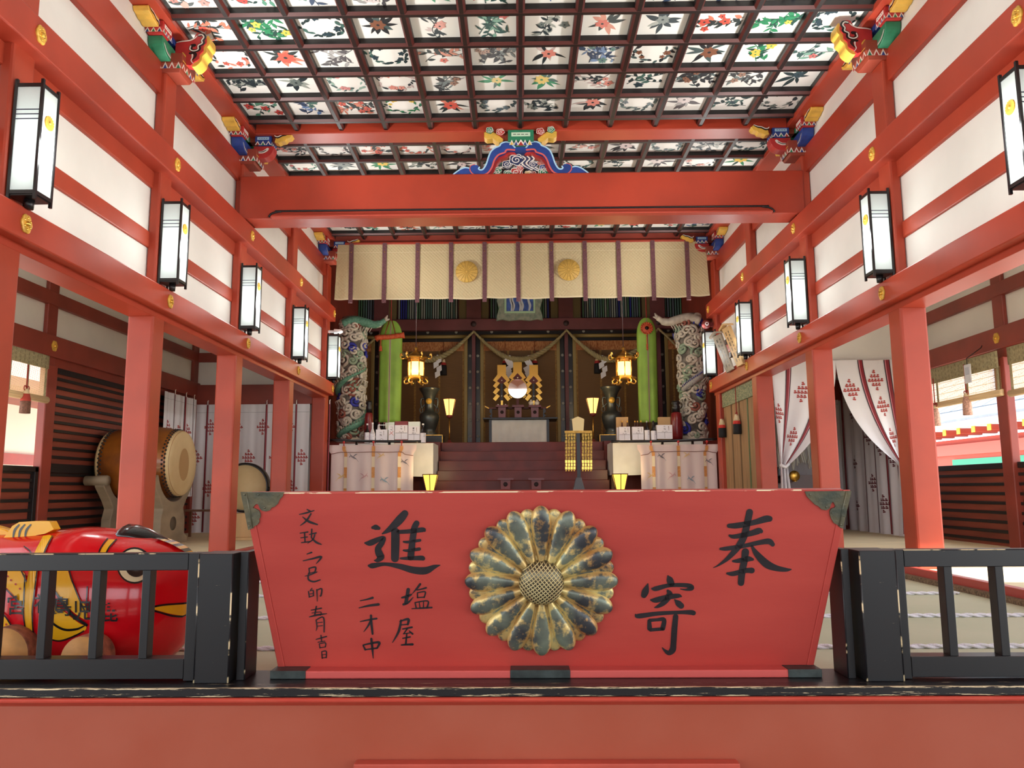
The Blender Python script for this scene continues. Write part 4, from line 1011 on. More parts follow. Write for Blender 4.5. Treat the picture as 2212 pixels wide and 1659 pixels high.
        A = [(0.30, 5.60), (0.335, 5.605), (0.355, 5.57), (0.335, 5.53), (0.34, 5.49), (0.30, 5.46), (0.30, 5.41), (0.255, 5.39), (0.215, 5.41), (0.22, 5.455), (0.25, 5.465)]
        stroke(q, [(a, b, 0.020) for a, b in A], f(0.0), BLACKL)
        stroke(q, [(a - 0.008, b, 0.007) for a, b in A[:-1]], f(0.0015), WP)
        stroke(q, [(0.21, 5.36, 0.014), (0.26, 5.355, 0.018), (0.265, 5.32, 0.014), (0.24, 5.275, 0.006)], f(0.0), BLACKL)
        stroke(q, [(0.235, 5.34, 0.008), (0.235, 5.30, 0.006), (0.225, 5.26, 0.006), (0.25, 5.22, 0.003)], f(0.0015), WP)
        stroke(q, [(0.06, 5.505, 0.004), (0.12, 5.52, 0.008), (0.20, 5.53, 0.008), (0.25, 5.56, 0.008), (0.275, 5.59, 0.004)], f(0.0008), WP)
        stroke(q, [(0.13, 5.37, 0.005), (0.16, 5.32, 0.008), (0.15, 5.27, 0.004)], f(0.0015), YEL)
        obj('scroll_line', q, a_, fix=False)
    g.scale = (1, 1, 0.85); g.location.z = 5.148
for sd, nm in ((-1, 'left'), (1, 'right')):
    dy = 0 if sd < 0 else -0.07
    bracket(sd, 7.76 + dy, 'nose', 'painted bracket with green arm and red scrolled nose atop the second ' + nm + ' pillar', GREEN, 'painted brackets')
    bracket(sd, 10.08 + dy, 'arm', 'painted bracket with blue and red arms where the crossbeam meets the ' + nm + ' wall', BLUE, 'painted brackets')
    bracket(sd, 12.45 + dy, 'nose', 'painted bracket seen below the big tie beam at its ' + nm + ' end', GREEN, 'painted brackets')
    bracket(sd, 14.60 + dy, 'arm', 'small painted bracket beside the ' + nm + ' upper corner of the cream curtain', BLUE, 'painted brackets')

# ------------------------------------------------------------------ cloud carving on the tie beam
KY = 9.96
kz = lambda u, v: (lambda p: (p.x, p.z))(pt(960 + u / 6.506, 260 + v / 6.506, 'y', KY))
kg = thing('frog_leg_carving', 'blue edged strut carved with painted clouds standing on the middle of the tie beam', 'carving', (0.06, KY, 4.93))
def sym(P):
    x0 = 0.055; return P + [(2 * x0 - x, z) for x, z in reversed(P)]
out = [kz(*p) for p in [(100, 812), (140, 770), (185, 735), (240, 700), (300, 682), (355, 690), (380, 665), (420, 650), (465, 655), (488, 680), (478, 700), (495, 715), (530, 712), (560, 680), (590, 620), (615, 540), (650, 460), (705, 410), (770, 380), (790, 350), (840, 328), (900, 330), (945, 360), (985, 402)]]
inn = [kz(*p) for p in [(985, 450), (890, 445), (862, 462), (850, 485), (760, 520), (705, 590), (670, 690), (620, 765), (550, 800), (480, 812)]]
P = sym(out) ; Q = sym(inn)
q = M(BLUE); poly = out + [(0.11 - x, z) for x, z in reversed(out)] + [(0.11 - x, z) for x, z in reversed(inn)][::-1]
left = out + inn; right = [(0.11 - x, z) for x, z in left]
for pl in (left, right): q.pxz([(x, max(z, 4.931)) for x, z in pl], KY - 0.06, KY + 0.10)
q.pxz([out[-1], (0.11 - out[-1][0], out[-1][1]), (0.11 - inn[0][0], inn[0][1]), inn[0]], KY - 0.06, KY + 0.10)
fr = obj('arched_frame', q, kg, fix=True)
for s in (1, -1):
    q = M(LBLUE); f = lambda p: Vector((p[0] if s > 0 else 0.11 - p[0], KY - 0.0615, max(p[1], 4.932)))
    stroke(q, [(x, z - 0.008, 0.009) for x, z in out[:6]], f, LBLUE, k=4)
    stroke(q, [(x + 0.006, z - 0.006, 0.010) for x, z in out[9:]], f, LBLUE, k=4)
    stroke(q, [(x, z + 0.006, 0.011) for x, z in inn], lambda p: f(p) + Vector((0, -0.001, 0)), PINK, k=4)
    stroke(q, [kz(480, 805) + (0.006,), kz(400, 775) + (0.007,), kz(362, 720) + (0.007,), kz(375, 665) + (0.005,), kz(430, 645) + (0.005,)], f, PINK, k=4)
    obj('edge_lines', q, fr, fix=False)
q = M(CRIM)
for s in (1, -1):
    F_ = lambda p: (p[0] if s > 0 else 0.11 - p[0], p[1])
    I2 = [(x + 0.028, z - 0.028) for x, z in inn]
    pl = [F_(p) for p in inn] + [F_(p) for p in reversed(I2)]
    q.pxz([(x, max(z, 4.932)) for x, z in pl], KY + 0.0, KY + 0.10)
obj('red_inner_edge', q, fr)
# top block with pale panel and coloured points
q = M(GREEN); a, b = kz(893, 198), kz(1254, 330); q.box(a[0], b[0], KY - 0.10, KY + 0.10, b[1], 5.534); tbk = obj('top_block', q, kg, 0.004)
q = M(mat('pale_green_paint', (206, 232, 204), 0.5)); a, b = kz(942, 218), kz(1205, 270); q.box(a[0], b[0], KY - 0.103, KY - 0.099, b[1], a[1])
for i in range(4): c = kz(965 + 56 * i, 240); d = kz(1008 + 56 * i, 248); q.box(c[0], d[0], KY - 0.1045, KY - 0.099, d[1], c[1], INK)
obj('pale_panel', q, tbk)
for i, (u, v, w, h, c1) in enumerate(((1075, 400, 62, 85, CRIM), (1008, 395, 36, 80, BLUE), (1133, 395, 36, 80, BLUE), (948, 392, 36, 72, YEL), (1196, 392, 36, 72, YEL))):
    q = M(WP); f = lambda p: Vector((*[kz(*p)[0]], KY - 0.104 - 0.001 * (i == 0), kz(*p)[1]))
    q.poly([f((u - w, v)), f((u + w, v)), f((u, v - h))], WP); g_ = lambda p: f(p) + Vector((0, -0.0012, 0))
    q.poly([g_((u - w * 0.62, v)), g_((u + w * 0.62, v)), g_((u, v - h * 0.64))], c1); obj('lotus_point', q, tbk, fix=False)
def spiral(mb, cx, cz, r, y, mt, turns=1.6, hand=1, a0=0.0, w=0.14, sx=1.25):
    P = []
    for i in range(26):
        t = i / 25; a = a0 + hand * 2 * pi * turns * t; rr = r * (1 - t) ** 0.8 + r * 0.06
        P.append((cx + rr * cos(a) * sx, cz + rr * sin(a), r * w * (1 - 0.3 * t)))
    stroke(mb, P, lambda p: Vector((p[0], y, p[1])), mt, smooth=False)
def cloud(mb, cx, cz, r, y, c1, hand=1, depth=0.04):
    P = []
    for i in range(40):
        a = 2 * pi * i / 40; rr = r * (1 + 0.10 * cos(5 * a + 0.6)); P.append((cx + rr * cos(a) * 1.25, cz + rr * sin(a)))
    mb.pxz(P, y, y + depth, c1, c1)
    stroke(mb, [(x, z, r * 0.07) for x, z in P + P[:2]], lambda p: Vector((p[0], y - 0.001, p[1])), WP, smooth=False)
    spiral(mb, cx, cz, r * 0.72, y - 0.0015, WP, 1.5, hand, 0.5)
for s in (-1, 1):
    q = M(YEL)
    pts_ = [(560, 190), (560, 260), (600, 285), (680, 275), (720, 310), (770, 335), (820, 325), (830, 285), (790, 255), (720, 200), (650, 170)]
    pl = [kz(*p) for p in pts_]; pl = [(x if s < 0 else 0.11 - x, z) for x, z in pl]
    q.pxz(pl, KY - 0.05, KY + 0.10)
    ob = obj('cloud_wing', q, kg, 0.006)
    q = M(GREEN); fx_ = lambda x: x if s < 0 else 0.11 - x
    c = kz(640, 175); cloud(q, fx_(c[0]), c[1], 0.038, KY - 0.085, GREEN, s); c = kz(790, 205); cloud(q, fx_(c[0]), c[1], 0.042, KY - 0.095, CRIM, -s)
    obj('cloud_scroll', q, ob, fix=False)
q = M(BRB); a, b = kz(830, 160), kz(1320, 300); q.box(a[0], b[0], KY - 0.03, KY + 0.08, 5.42, 5.53); obj('arm_block', q, kg)
NAVY = mat('navy_cloud_paint', (40, 48, 88), 0.5)
for u, v, r, c1, hd in ((1010, 545, 0.075, NAVY, 1), (880, 605, 0.050, NAVY, -1), (1250, 610, 0.045, NAVY, 1), (1390, 655, 0.042, BLUE, -1), (740, 690, 0.045, GREEN, 1), (720, 770, 0.05, GREEN, -1), (890, 765, 0.045, GREEN, 1), (1010, 720, 0.062, CRIM, -1), (1060, 660, 0.036, CRIM, 1), (1390, 745, 0.055, GREEN, 1), (1490, 770, 0.036, GREEN, -1), (1180, 760, 0.040, YEL, 1), (1250, 780, 0.036, BRB, -1), (980, 795, 0.03, BRB, 1)):
    q = M(c1); c = kz(u, v); cloud(q, c[0], max(c[1], 4.932 + r), r, KY + 0.02 + 0.004 * random.Random(u).random(), c1, hd, 0.06); obj('cloud_scroll', q, kg, fix=False)
q = M(NAVY)
for k in range(6):
    P = [kz(1060 + 34 * k, 490), kz(1110 + 30 * k, 530), kz(1060 + 30 * k, 590), kz(1110 + 40 * k, 640 + 6 * k), kz(1200 + 40 * k, 680 + 5 * k)]
    q.tube(catmull([(x, KY + 0.03, z) for x, z in P], 5), 0.010, 6, WP if k % 2 else NAVY)
obj('flowing_cloud_band', q, kg)
# ------------------------------------------------------------------ outer aisle fittings
SLAT = mat('dark_red_slat_boards', (134, 62, 44), 0.5, var=0.12, scale=2.5, stretch=(1, 0.3, 3))
BATT = mat('black_batten', (24, 20, 20), 0.45)
def slat_panel(sd, y0, y1, z0, z1, step, label, rail=None, frame=False, nm='slatted_panel'):
    R = lambda a, b: rng(sd, a, b)
    t = thing(nm, label, 'panel', (R(-6.16, -6.16)[0], (y0 + y1) / 2, z0))
    q = M(SLAT); q.box(*R(-6.21, -6.17), y0, y1, z0, z1); obj('boards', q, t)
    n = int((z1 - z0) / step)
    for i in range(n + 1):
        z = z1 - 0.03 - step * i
        if z < z0: break
        q = M(BATT); w = 0.02 if i else 0.045
        q.box(*R(-6.172, -6.14), y0, y1, max(z0, z - w), min(z1, z + w)); obj('batten', q, t, 0.004)
    if rail:
        q = M(BATT); q.box(*R(-6.175, -6.125), y0, y1, rail[0], rail[1]); obj('wide_rail', q, t, 0.004)
    if frame:
        for a in (y0, y1 - 0.07):
            q = M(BLACKL); q.box(*R(-6.19, -6.11), a, a + 0.07, z0, z1 + 0.01); obj('frame_stile', q, t, 0.004)
        q = M(BLACKL); q.box(*R(-6.19, -6.11), y0, y1, z1 - 0.05, z1 + 0.02); obj('frame_rail', q, t, 0.004)
    return t
slat_panel(-1, 10.17, 12.33, 0.03, 2.44, 0.1155, 'tall dark red slatted shutter behind the big drum', rail=(1.05, 1.17))
slat_panel(-1, 12.57, 14.58, 0.03, 2.44, 0.1155, 'dark red slatted shutter in the back corner of the left aisle')
slat_panel(-1, 8.75, 9.93, 0.03, 1.10, 0.125, 'low slatted panel in a black frame at the far left edge', frame=True)
slat_panel(1, 10.17, 12.33, 0.03, 1.10, 0.122, 'low dark red slatted panel below the raised blind on the right')
slat_panel(1, 12.57, 14.58, 0.03, 2.44, 0.1155, 'slatted shutter behind the curtain in the right back corner')
slat_panel(1, 8.75, 9.93, 0.03, 1.10, 0.122, 'low slatted panel at the far right edge beside the outer post')

VAL = mat('brocade_valance', (176, 164, 126), 0.85, rgb2=(150, 140, 106), scale=40)
REED = mat('reed_blind', (206, 176, 130), 0.75, var=0.12, scale=6, stretch=(1, 0.2, 40))
def reed_mat():
    m = bpy.data.materials.new('thin_reed_weave'); m.use_nodes = True; n = m.node_tree; b = n.nodes['Principled BSDF']
    b.inputs['Base Color'].default_value = col((206, 172, 122)); b.inputs['Roughness'].default_value = 0.8
    t = n.nodes.new('ShaderNodeBsdfTranslucent'); t.inputs['Color'].default_value = col((226, 196, 150))
    tc = n.nodes.new('ShaderNodeTexCoord'); w = n.nodes.new('ShaderNodeTexWave'); w.bands_direction = 'Z'; w.inputs['Scale'].default_value = 26; w.inputs['Distortion'].default_value = 1.2; w.inputs['Detail'].default_value = 2
    n.links.new(tc.outputs['Object'], w.inputs['Vector'])
    tr = n.nodes.new('ShaderNodeBsdfTransparent'); mt = n.nodes.new('ShaderNodeMath'); mt.operation = 'GREATER_THAN'; mt.inputs[1].default_value = 0.80
    n.links.new(w.outputs['Fac'], mt.inputs[0])
    x1 = n.nodes.new('ShaderNodeMixShader'); x1.inputs['Fac'].default_value = 0.45; x2 = n.nodes.new('ShaderNodeMixShader')
    n.links.new(b.outputs[0], x1.inputs[1]); n.links.new(t.outputs[0], x1.inputs[2])
    n.links.new(mt.outputs[0], x2.inputs['Fac']); n.links.new(x1.outputs[0], x2.inputs[1]); n.links.new(tr.outputs[0], x2.inputs[2])
    n.links.new(x2.outputs[0], n.nodes['Material Output'].inputs['Surface']); return m
REEDT = reed_mat()
def tassel(c, label, group, bands, cord, ln=0.30, r=0.055, parent_group=None):
    """hanging tassel; c = knot position, bands = [(material, fraction)...]"""
    c = Vector(c); t = thing('tassel', label, 'tassel', c, group)
    q = M(cord[0]); q.tube([c + Vector((0, 0, cord[1])), c + Vector((0, 0, 0.0))], 0.008, 6); obj('cord', q, t)
    q = M(cord[0]); P = [(0.05 * cos(a) * (1 if i < 12 else 1), 0.028 * sin(2 * a)) for i, a in enumerate([2 * pi * i / 24 for i in range(25)])]
    q.tube([c + Vector((0, x, z + 0.01)) for x, z in P], 0.006, 5); obj('bow', q, t)
    z = 0.0
    for i, (mt, f) in enumerate(bands):
        z2 = z + f * ln; rr = lambda s: r * (0.45 + 0.55 * min(1, (s / ln) * 2.2)) if s < 0.6 * ln else r * (1.0 + 0.12 * (s / ln - 0.6))
        q = M(mt); n = 18; prof = []
        for k in range(5):
            s = z + (z2 - z) * k / 4; prof.append((rr(s), -s))
        q.lathe(prof, c, n, mt)
        q.v = [c + Vector(((v.x - c.x) * (1 + 0.08 * sin(7 * atan2(v.y - c.y, v.x - c.x))), (v.y - c.y) * (1 + 0.08 * sin(7 * atan2(v.y - c.y, v.x - c.x))), v.z - c.z)) for v in q.v]
        obj('fringe', q, t); z = z2
    return t
REDC = mat('red_cord', (150, 40, 36), 0.7)
TRED = mat('tassel_red', (170, 60, 48), 0.8); TBRN = mat('tassel_brown', (110, 74, 58), 0.85, var=0.15, scale=60); TCRM = mat('tassel_cream', (214, 190, 150), 0.85); TBLK = mat('tassel_black', (26, 24, 26), 0.8); TPNK = mat('tassel_faded_pink', (190, 146, 126), 0.85, var=0.15, scale=60)
def blind(sd, y0, y1, ztop, zval, zroll, label, strips):
    R = lambda a, b: rng(sd, a, b)
    x = R(-6.07, -6.07)[0]
    t = thing('rolled_blind', label, 'blind', (x, (y0 + y1) / 2, ztop), 'rolled reed blinds')
    q = M(VAL); n = 16
    q.grid(lambda u, v: (x + (0.012 * (1 if sd < 0 else -1)), y0 + (y1 - y0) * u, ztop + (zval - ztop) * v), 16, 3, VAL); o = obj('valance', q, t, solid=0.006)
    q = M(mat('valance_motif', (110, 100, 74), 0.8))
    k = 0; y = y0 + 0.05
    while y < y1 - 0.04:
        for i, zf in enumerate((0.2, 0.5, 0.8)):
            zz = ztop + (zval - ztop) * zf + (0.012 if k % 2 else -0.012); r = 0.02; xx = x + (0.0165 if sd < 0 else -0.0165)
            for s in (1.0, ): 
                P = [(0, r), (r * 0.7, 0), (0, -r), (-r * 0.7, 0)]; I_ = [(a * 0.6, b * 0.6) for a, b in P]
                for j in range(4):
                    q.poly([(xx, y + P[j][0], zz + P[j][1]), (xx, y + P[(j + 1) % 4][0], zz + P[(j + 1) % 4][1]), (xx, y + I_[(j + 1) % 4][0], zz + I_[(j + 1) % 4][1]), (xx, y + I_[j][0], zz + I_[j][1])])
        y += 0.085; k += 1
    obj('valance_motif', q, o, fix=False)
    q = M(REEDT); q.grid(lambda u, v: (x - (0.01 if sd < 0 else -0.01), y0 + (y1 - y0) * u, zval + 0.02 + (zroll - zval) * v), 8, 4); obj('reed_sheet', q, t)
    for f in strips:
        q = M(VAL); yy = y0 + (y1 - y0) * f; q.box(*sorted((x + 0.001, x + (0.006 if sd < 0 else -0.006))), yy - 0.022, yy + 0.022, zroll, zval + 0.02); obj('binding_strip', q, t)
    q = M(REED); q.tube([(x, y0 - 0.02, zroll), (x, y1 + 0.02, zroll)], 0.045, 12); obj('roll', q, t)
    return t
blind(1, 10.0, 12.32, 2.53, 2.31, 1.985, 'rolled reed blind with brocade valance above the right slatted panel', (0.02, 0.32, 0.65, 0.97))
blind(1, 8.75, 9.80, 2.53, 2.31, 1.95, 'rolled reed blind at the far right edge beside the outer post', (0.03, 0.35, 0.65, 0.97))
blind(-1, 8.75, 9.90, 2.54, 2.37, 1.97, 'rolled reed blind with patterned valance at the far left edge', (0.03, 0.35, 0.65, 0.97))
xl = -6.02; xr_ = mir(-6.02)
tassel((xl, 9.42, 2.05), 'red and brown tassel hanging from the blind at the far left', None, [(TCRM, 0.2), (TRED, 0.3), (TBRN, 0.5)], (REDC, 0.30))
tassel((xr_, 10.70, 2.06), 'faded pink tassel hanging from the middle of the right blind', None, [(TCRM, 0.15), (TPNK, 0.85)], (REDC, 0.40))
tassel((xr_, 11.52, 1.98), 'faded tassel on the right blind half hidden by the second pillar', None, [(TCRM, 0.15), (TPNK, 0.85)], (REDC, 0.40))
p = pt(2090, 800, 'x', 5.98); t = thing('hanging_tag', 'small white plastic tag hung from a clip before the right blind', 'tag', p)
q = M(mat('white_plastic', (226, 228, 232), 0.4)); q.box(p.x - 0.006, p.x + 0.006, p.y - 0.075, p.y + 0.075, p.z - 0.17, p.z + 0.08); obj('tag_body', q, t, 0.008)
q = M(mat('tag_window', (196, 202, 212), 0.3)); q.box(p.x - 0.009, p.x - 0.004, p.y - 0.045, p.y + 0.045, p.z - 0.06, p.z + 0.04); obj('tag_window', q, t)
q = M(BATT); q.tube([p + Vector((0, 0, 0.08)), p + Vector((0.0, 0, 0.16)), p + Vector((0.2, 0, 0.30)), p + Vector((0.225, 0, 0.34))], 0.006, 6); obj('clip', q, t)

# ------------------------------------------------------------------ curtains
CUR = mat('white_curtain_cloth', (226, 222, 224), 0.85, bump=0.12, bscale=12)
STRIPE = mat('dark_red_ribbon', (132, 22, 34), 0.6); STRIPE2 = mat('black_ribbon_edge', (48, 24, 34), 0.6); STR3 = mat('pink_ribbon_edge', (196, 120, 130), 0.6)
MOT = mat('red_grape_motif', (168, 62, 56), 0.7); MOT2 = mat('dark_grape_motif', (104, 40, 48), 0.7)
def motif(mb, fn, u, v, su, sv, mt):
    """diamond of little leaf marks in the cloth's own frame"""
    for i in range(-2, 3):
        for j in range(-2, 3):
            if abs(i) + abs(j) > 2: continue
            for a0 in (0.6, 2.2, 4.2):
                cu, cv = u + i * su * 0.24, v + j * sv * 0.24; P = []
                for k in range(6):
                    a = 2 * pi * k / 6; x = 0.085 * cos(a) + 0.06 * cos(a0); y = 0.05 * sin(a) + 0.06 * sin(a0)
                    P.append(fn(cu + su * x, cv + sv * y))
                mb.poly(P, mt)
def hung_curtain(label, P0, P1, zt, zb, stripes, motifs, folds, amp, nrm, group, mt=MOT, hooks=True):
    """plain hanging curtain between plan points P0 and P1"""
    P0, P1 = Vector(P0), Vector(P1); nrm = Vector(nrm)
    t = thing('curtain', label, 'curtain', ((P0.x + P1.x) / 2, (P0.y + P1.y) / 2, zt), group)
    def f(u, v, off=0.0):
        p = P0.lerp(P1, u); a = amp * (0.35 + 0.65 * v) * (sin(2 * pi * folds * u) + 0.4 * sin(2 * pi * folds * 2.3 * u + 1.7))
        return Vector((p.x, p.y, zt + (zb - zt) * v)) + nrm * (a + off)
    q = M(CUR); q.grid(f, int(folds * 12) + 8, 10, CUR); L_ = (P1 - P0).length
    for (u, v) in motifs: motif(q, lambda a, b: f(a, b, 0.005), u, v, 0.20 / L_, 0.26 / abs(zb - zt), mt)
    c = obj('cloth', q, t, fix=False)
    q = M(CUR); q.grid(lambda u, v: f(u, 0.062 + 0.004 * v, 0.004), 40, 1, mat('seam_grey', (188, 184, 186), 0.8)); obj('hem_seam', q, c)
    for s, w in stripes:
        q = M(STRIPE, STRIPE2, STR3)
        q.grid(lambda u, v: f(s + w * (u - 0.5), v * 0.995 - 0.02 * (1 - v), 0.006), 6, 12, None, True, lambda i, j: [STRIPE2, STRIPE, STRIPE, STRIPE, STR3, STRIPE2][i])
        obj('ribbon', q, t, fix=False)
        if hooks:
            q = M(WP); b = f(s, 0, 0.01); q.tube([b + Vector((0, 0, -0.01)), b + Vector((0, 0, 0.06)), b + Vector((0.012, 0, 0.075))], 0.008, 6); obj('hook', q, t)
    return t
yb = 14.66
px_x = lambda px: pt(px, 900, 'y', yb).x
xa, xb = px_x(419), -3.94
fr = lambda px: (px_x(px) - xa) / (xb - xa)
mo = []
for i in range(9):
    u = 0.035 + i * 0.118; mo += [(u * 0.96, 0.18 if i % 2 else 0.42), (u, 0.66 if i % 2 else 0.88)]
hung_curtain('white curtain with red ribbons and grape marks on the left back wall', (xa, yb, 0), (xb, yb, 0), 2.42, 0.03, [(fr(448), 0.018), (fr(576), 0.018), (fr(640), 0.016), (fr(712), 0.016)], mo, 7, 0.018, (0, -1, 0), 'left aisle curtains')
hung_curtain('short white curtain hanging beside the left back corner above the drum', (-6.05, 13.2, 0), (-6.05, 14.55, 0), 2.50, 0.7, [(0.30, 0.05), (0.62, 0.05), (0.88, 0.04)], [(0.15, 0.35), (0.46, 0.35), (0.75, 0.35), (0.46, 0.72)], 5, 0.03, (1, 0, 0), 'left aisle curtains')
hung_curtain('shaded white curtain with red ribbons seen behind the parted curtain at right', (6.02, 14.6, 0), (6.02, 12.5, 0), 2.5, 0.03, [(0.03, 0.05), (0.42, 0.045), (0.60, 0.045), (0.80, 0.045), (0.97, 0.04)], [(0.22, 0.16), (0.22, 0.52), (0.22, 0.82), (0.50, 0.34), (0.52, 0.66), (0.70, 0.42), (0.90, 0.5), (0.70, 0.8)], 5, 0.03, (-1, 0, 0), None, MOT2, False)
hung_curtain('pale curtain closing the back of the right side chapel', (3.95, 14.68, 0), (6.0, 14.68, 0), 2.5, 0.03, [], [], 9, 0.02, (0, -1, 0), None, MOT2, False)
# parted curtain of the right side chapel
RC_Y = 12.30
q = M(REDD); q.box(3.92, 6.2, RC_Y + 0.05, RC_Y + 0.20, 2.56, 2.80); tag(obj('curtain_beam', q, None, 0.008), 'dark red beam carrying the parted curtain in the right aisle', 'beam')
q = M(WHITE); q.box(3.92, 6.2, RC_Y + 0.10, RC_Y + 0.15, 2.8, 4.3); struct('wall_partition_right', q)
def parted(side, label):
    xo, xm = (4.0, 5.03) if side < 0 else (6.02, 5.03)
    xt, zt_ = (4.07, 1.13) if side < 0 else (6.0, 1.13)
    ztop = 2.79
    t = thing('curtain', label, 'curtain', ((xo + xm) / 2, RC_Y, ztop), 'parted chapel curtains')
    def f(u, v, off=0.0):
        """u 0 = outer edge, 1 = inner edge; v 0..1 down to the tie, 1..1.6 below it"""
        x0 = xo + (xm - xo) * u
        if v <= 1:
            z0 = ztop; e = v ** (1.0 + 0.9 * u); w = 0.10 * (xm - xo) / abs(xm - xo)
            x = x0 * (1 - e) + (xt + w * u) * e
            z = z0 + (zt_ - z0) * v - 0.10 * u * sin(pi * v)
            d = 0.02 * sin(9 * u + 1) * (1 - v) + 0.05 * v * sin(14 * u)
        else:
            s = v - 1; w = 0.10 + 0.16 * s
            x = xt + (xm - xo) / abs(xm - xo) * w * u - (0.03 * s if side < 0 else -0.03 * s); z = zt_ - 1.75 * s
            d = 0.05 * sin(14 * u) + 0.02 * s * sin(20 * u)
        return Vector((x, RC_Y - d - off, z))
    cq = M(CUR); cq.grid(lambda u, v: f(u, v * 1.62), 40, 50)
    for s in ((0.28, 0.78) if side < 0 else (0.20, 0.62)):
        q = M(STRIPE, STRIPE2, STR3); q.grid(lambda u, v: f(s + 0.09 * (u - 0.5), v * 1.6, 0.008), 6, 50, None, True, lambda i, j: [STRIPE2, STRIPE, STRIPE, STRIPE, STR3, STRIPE2][i]); obj('ribbon', q, t, fix=False)
    for (u, v) in ((0.52, 0.28), (0.08, 0.50), (0.50, 0.70), (0.95, 0.42)) if side < 0 else ((0.42, 0.18), (0.40, 0.42), (0.05, 0.45), (0.38, 0.72), (0.85, 0.25)):
        motif(cq, lambda a, b: f(max(0, min(1, a)), b, 0.006), u, v, 0.22, 0.16, MOT)
    obj('cloth', cq, t, fix=False)
    q = M(CUR); sgn = 1 if side < 0 else -1
    q.tube([(xt - 0.02 * sgn, RC_Y - 0.06, zt_ + 0.02), (xt + 0.05 * sgn, RC_Y - 0.09, zt_ - 0.02), (xt + 0.11 * sgn, RC_Y - 0.06, zt_ + 0.03)], 0.025, 8); obj('tie_band', q, t)
parted(-1, 'left half of the parted white curtain, tied back beside the fourth right pillar')
parted(1, 'right half of the parted white curtain, swept down behind the second right pillar')

# side chapel seen through the parted curtain
q = M(MAROON2); t = thing('side_altar', 'small low altar under hanging paper strips inside the right side chapel', 'altar', (4.75, 14.2, 0.02))
for z, d in ((0.02, 0.30), (0.42, 0.20), (0.72, 0.10)):
    q = M(mat('chapel_shelf_grey', (150, 138, 140), 0.6)); q.box(4.05, 5.6, 14.2 - d, 14.6, z, z + 0.30); obj('shelf', q, t, 0.006)
q = M(WOODG); q.box(4.05, 5.6, 13.84, 14.0, 0.55, 0.60); obj('front_board', q, t)
t = thing('paper_strips', 'bundle of hanging white paper strips inside the right side chapel', 'paper strips', (4.82, 14.0, 1.9))
rs = random.Random(5)
for k in range(26):
    x = 4.50 + 0.028 * k; y = 13.95 + rs.uniform(-0.05, 0.05); zb_ = 1.16 + rs.uniform(-0.06, 0.08); q = M(CLOTHW)
    q.tube([(x, y, 1.9), (x + rs.uniform(-0.03, 0.03), y, 1.5), (x + rs.uniform(-0.05, 0.05), y - 0.02, zb_)], [0.016, 0.018, 0.014], 5); obj('strip', q, t)
q = M(GOLD); q.lathe([(0.0, 0.0), (0.085, 0.0), (0.095, 0.012), (0.075, 0.02), (0.0, 0.012)], (4.86, 13.95, 1.02 - 0.02), 20, GOLD, 'y'); q.lathe([(0.05, -0.12), (0.02, -0.09)], (4.86, 13.96, 1.02), 10)
tag(obj('brass_mirror', q), 'round brass mirror on a stand on the side chapel altar', 'mirror')
q = M(BLACKL); q.box(4.58, 4.72, 13.95, 14.05, 1.02, 1.16); q.lathe([(0.09, 0), (0.05, 0.06), (0.07, 0.12)], (4.65, 14.0, 0.88), 10)
tag(obj('black_stand', q), 'small black lacquer stand beside the brass mirror', 'stand')

# hanging bamboo blind in the last right bay, with two tassels
t = thing('bamboo_blind', 'full length brown bamboo blind with green brocade top in the last right bay', 'blind', (3.82, 13.6, 2.54))
q = M(mat('brown_bamboo', (158, 124, 88), 0.7, var=0.16, scale=5, stretch=(1, 12, 0.3))); q.box(3.83, 3.86, 12.56, 14.62, 0.03, 2.54); obj('blind_sheet', q, t)
q = M(mat('green_brocade', (104, 122, 96), 0.8, rgb2=(170, 168, 132), scale=45, lo=0.45, hi=0.55)); q.box(3.805, 3.83, 12.56, 14.62, 2.28, 2.56); obj('brocade_top', q, t)
for y in (13.05, 13.55, 14.05):
    q = M(mat('green_binding', (100, 116, 80), 0.8) if y == 13.05 else mat('brown_binding', (120, 94, 66), 0.8)); q.box(3.818, 3.83, y - 0.022, y + 0.022, 0.03, 2.3); obj('binding_strip', q, t)
for px, py, lb in ((1559, 905, 'left tassel'), (1591, 895, 'right tassel')):
    p = pt(px, py, 'x', 3.76)
    tassel(p, 'cream red and black ' + lb + ' of the two hung before the bamboo blind', 'tassels of the bamboo blind', [(TCRM, 0.33), (mat('tassel_bright_red', (196, 50, 40), 0.8), 0.17), (TBLK, 0.5)], (REDC, 0.55), 0.34, 0.065)

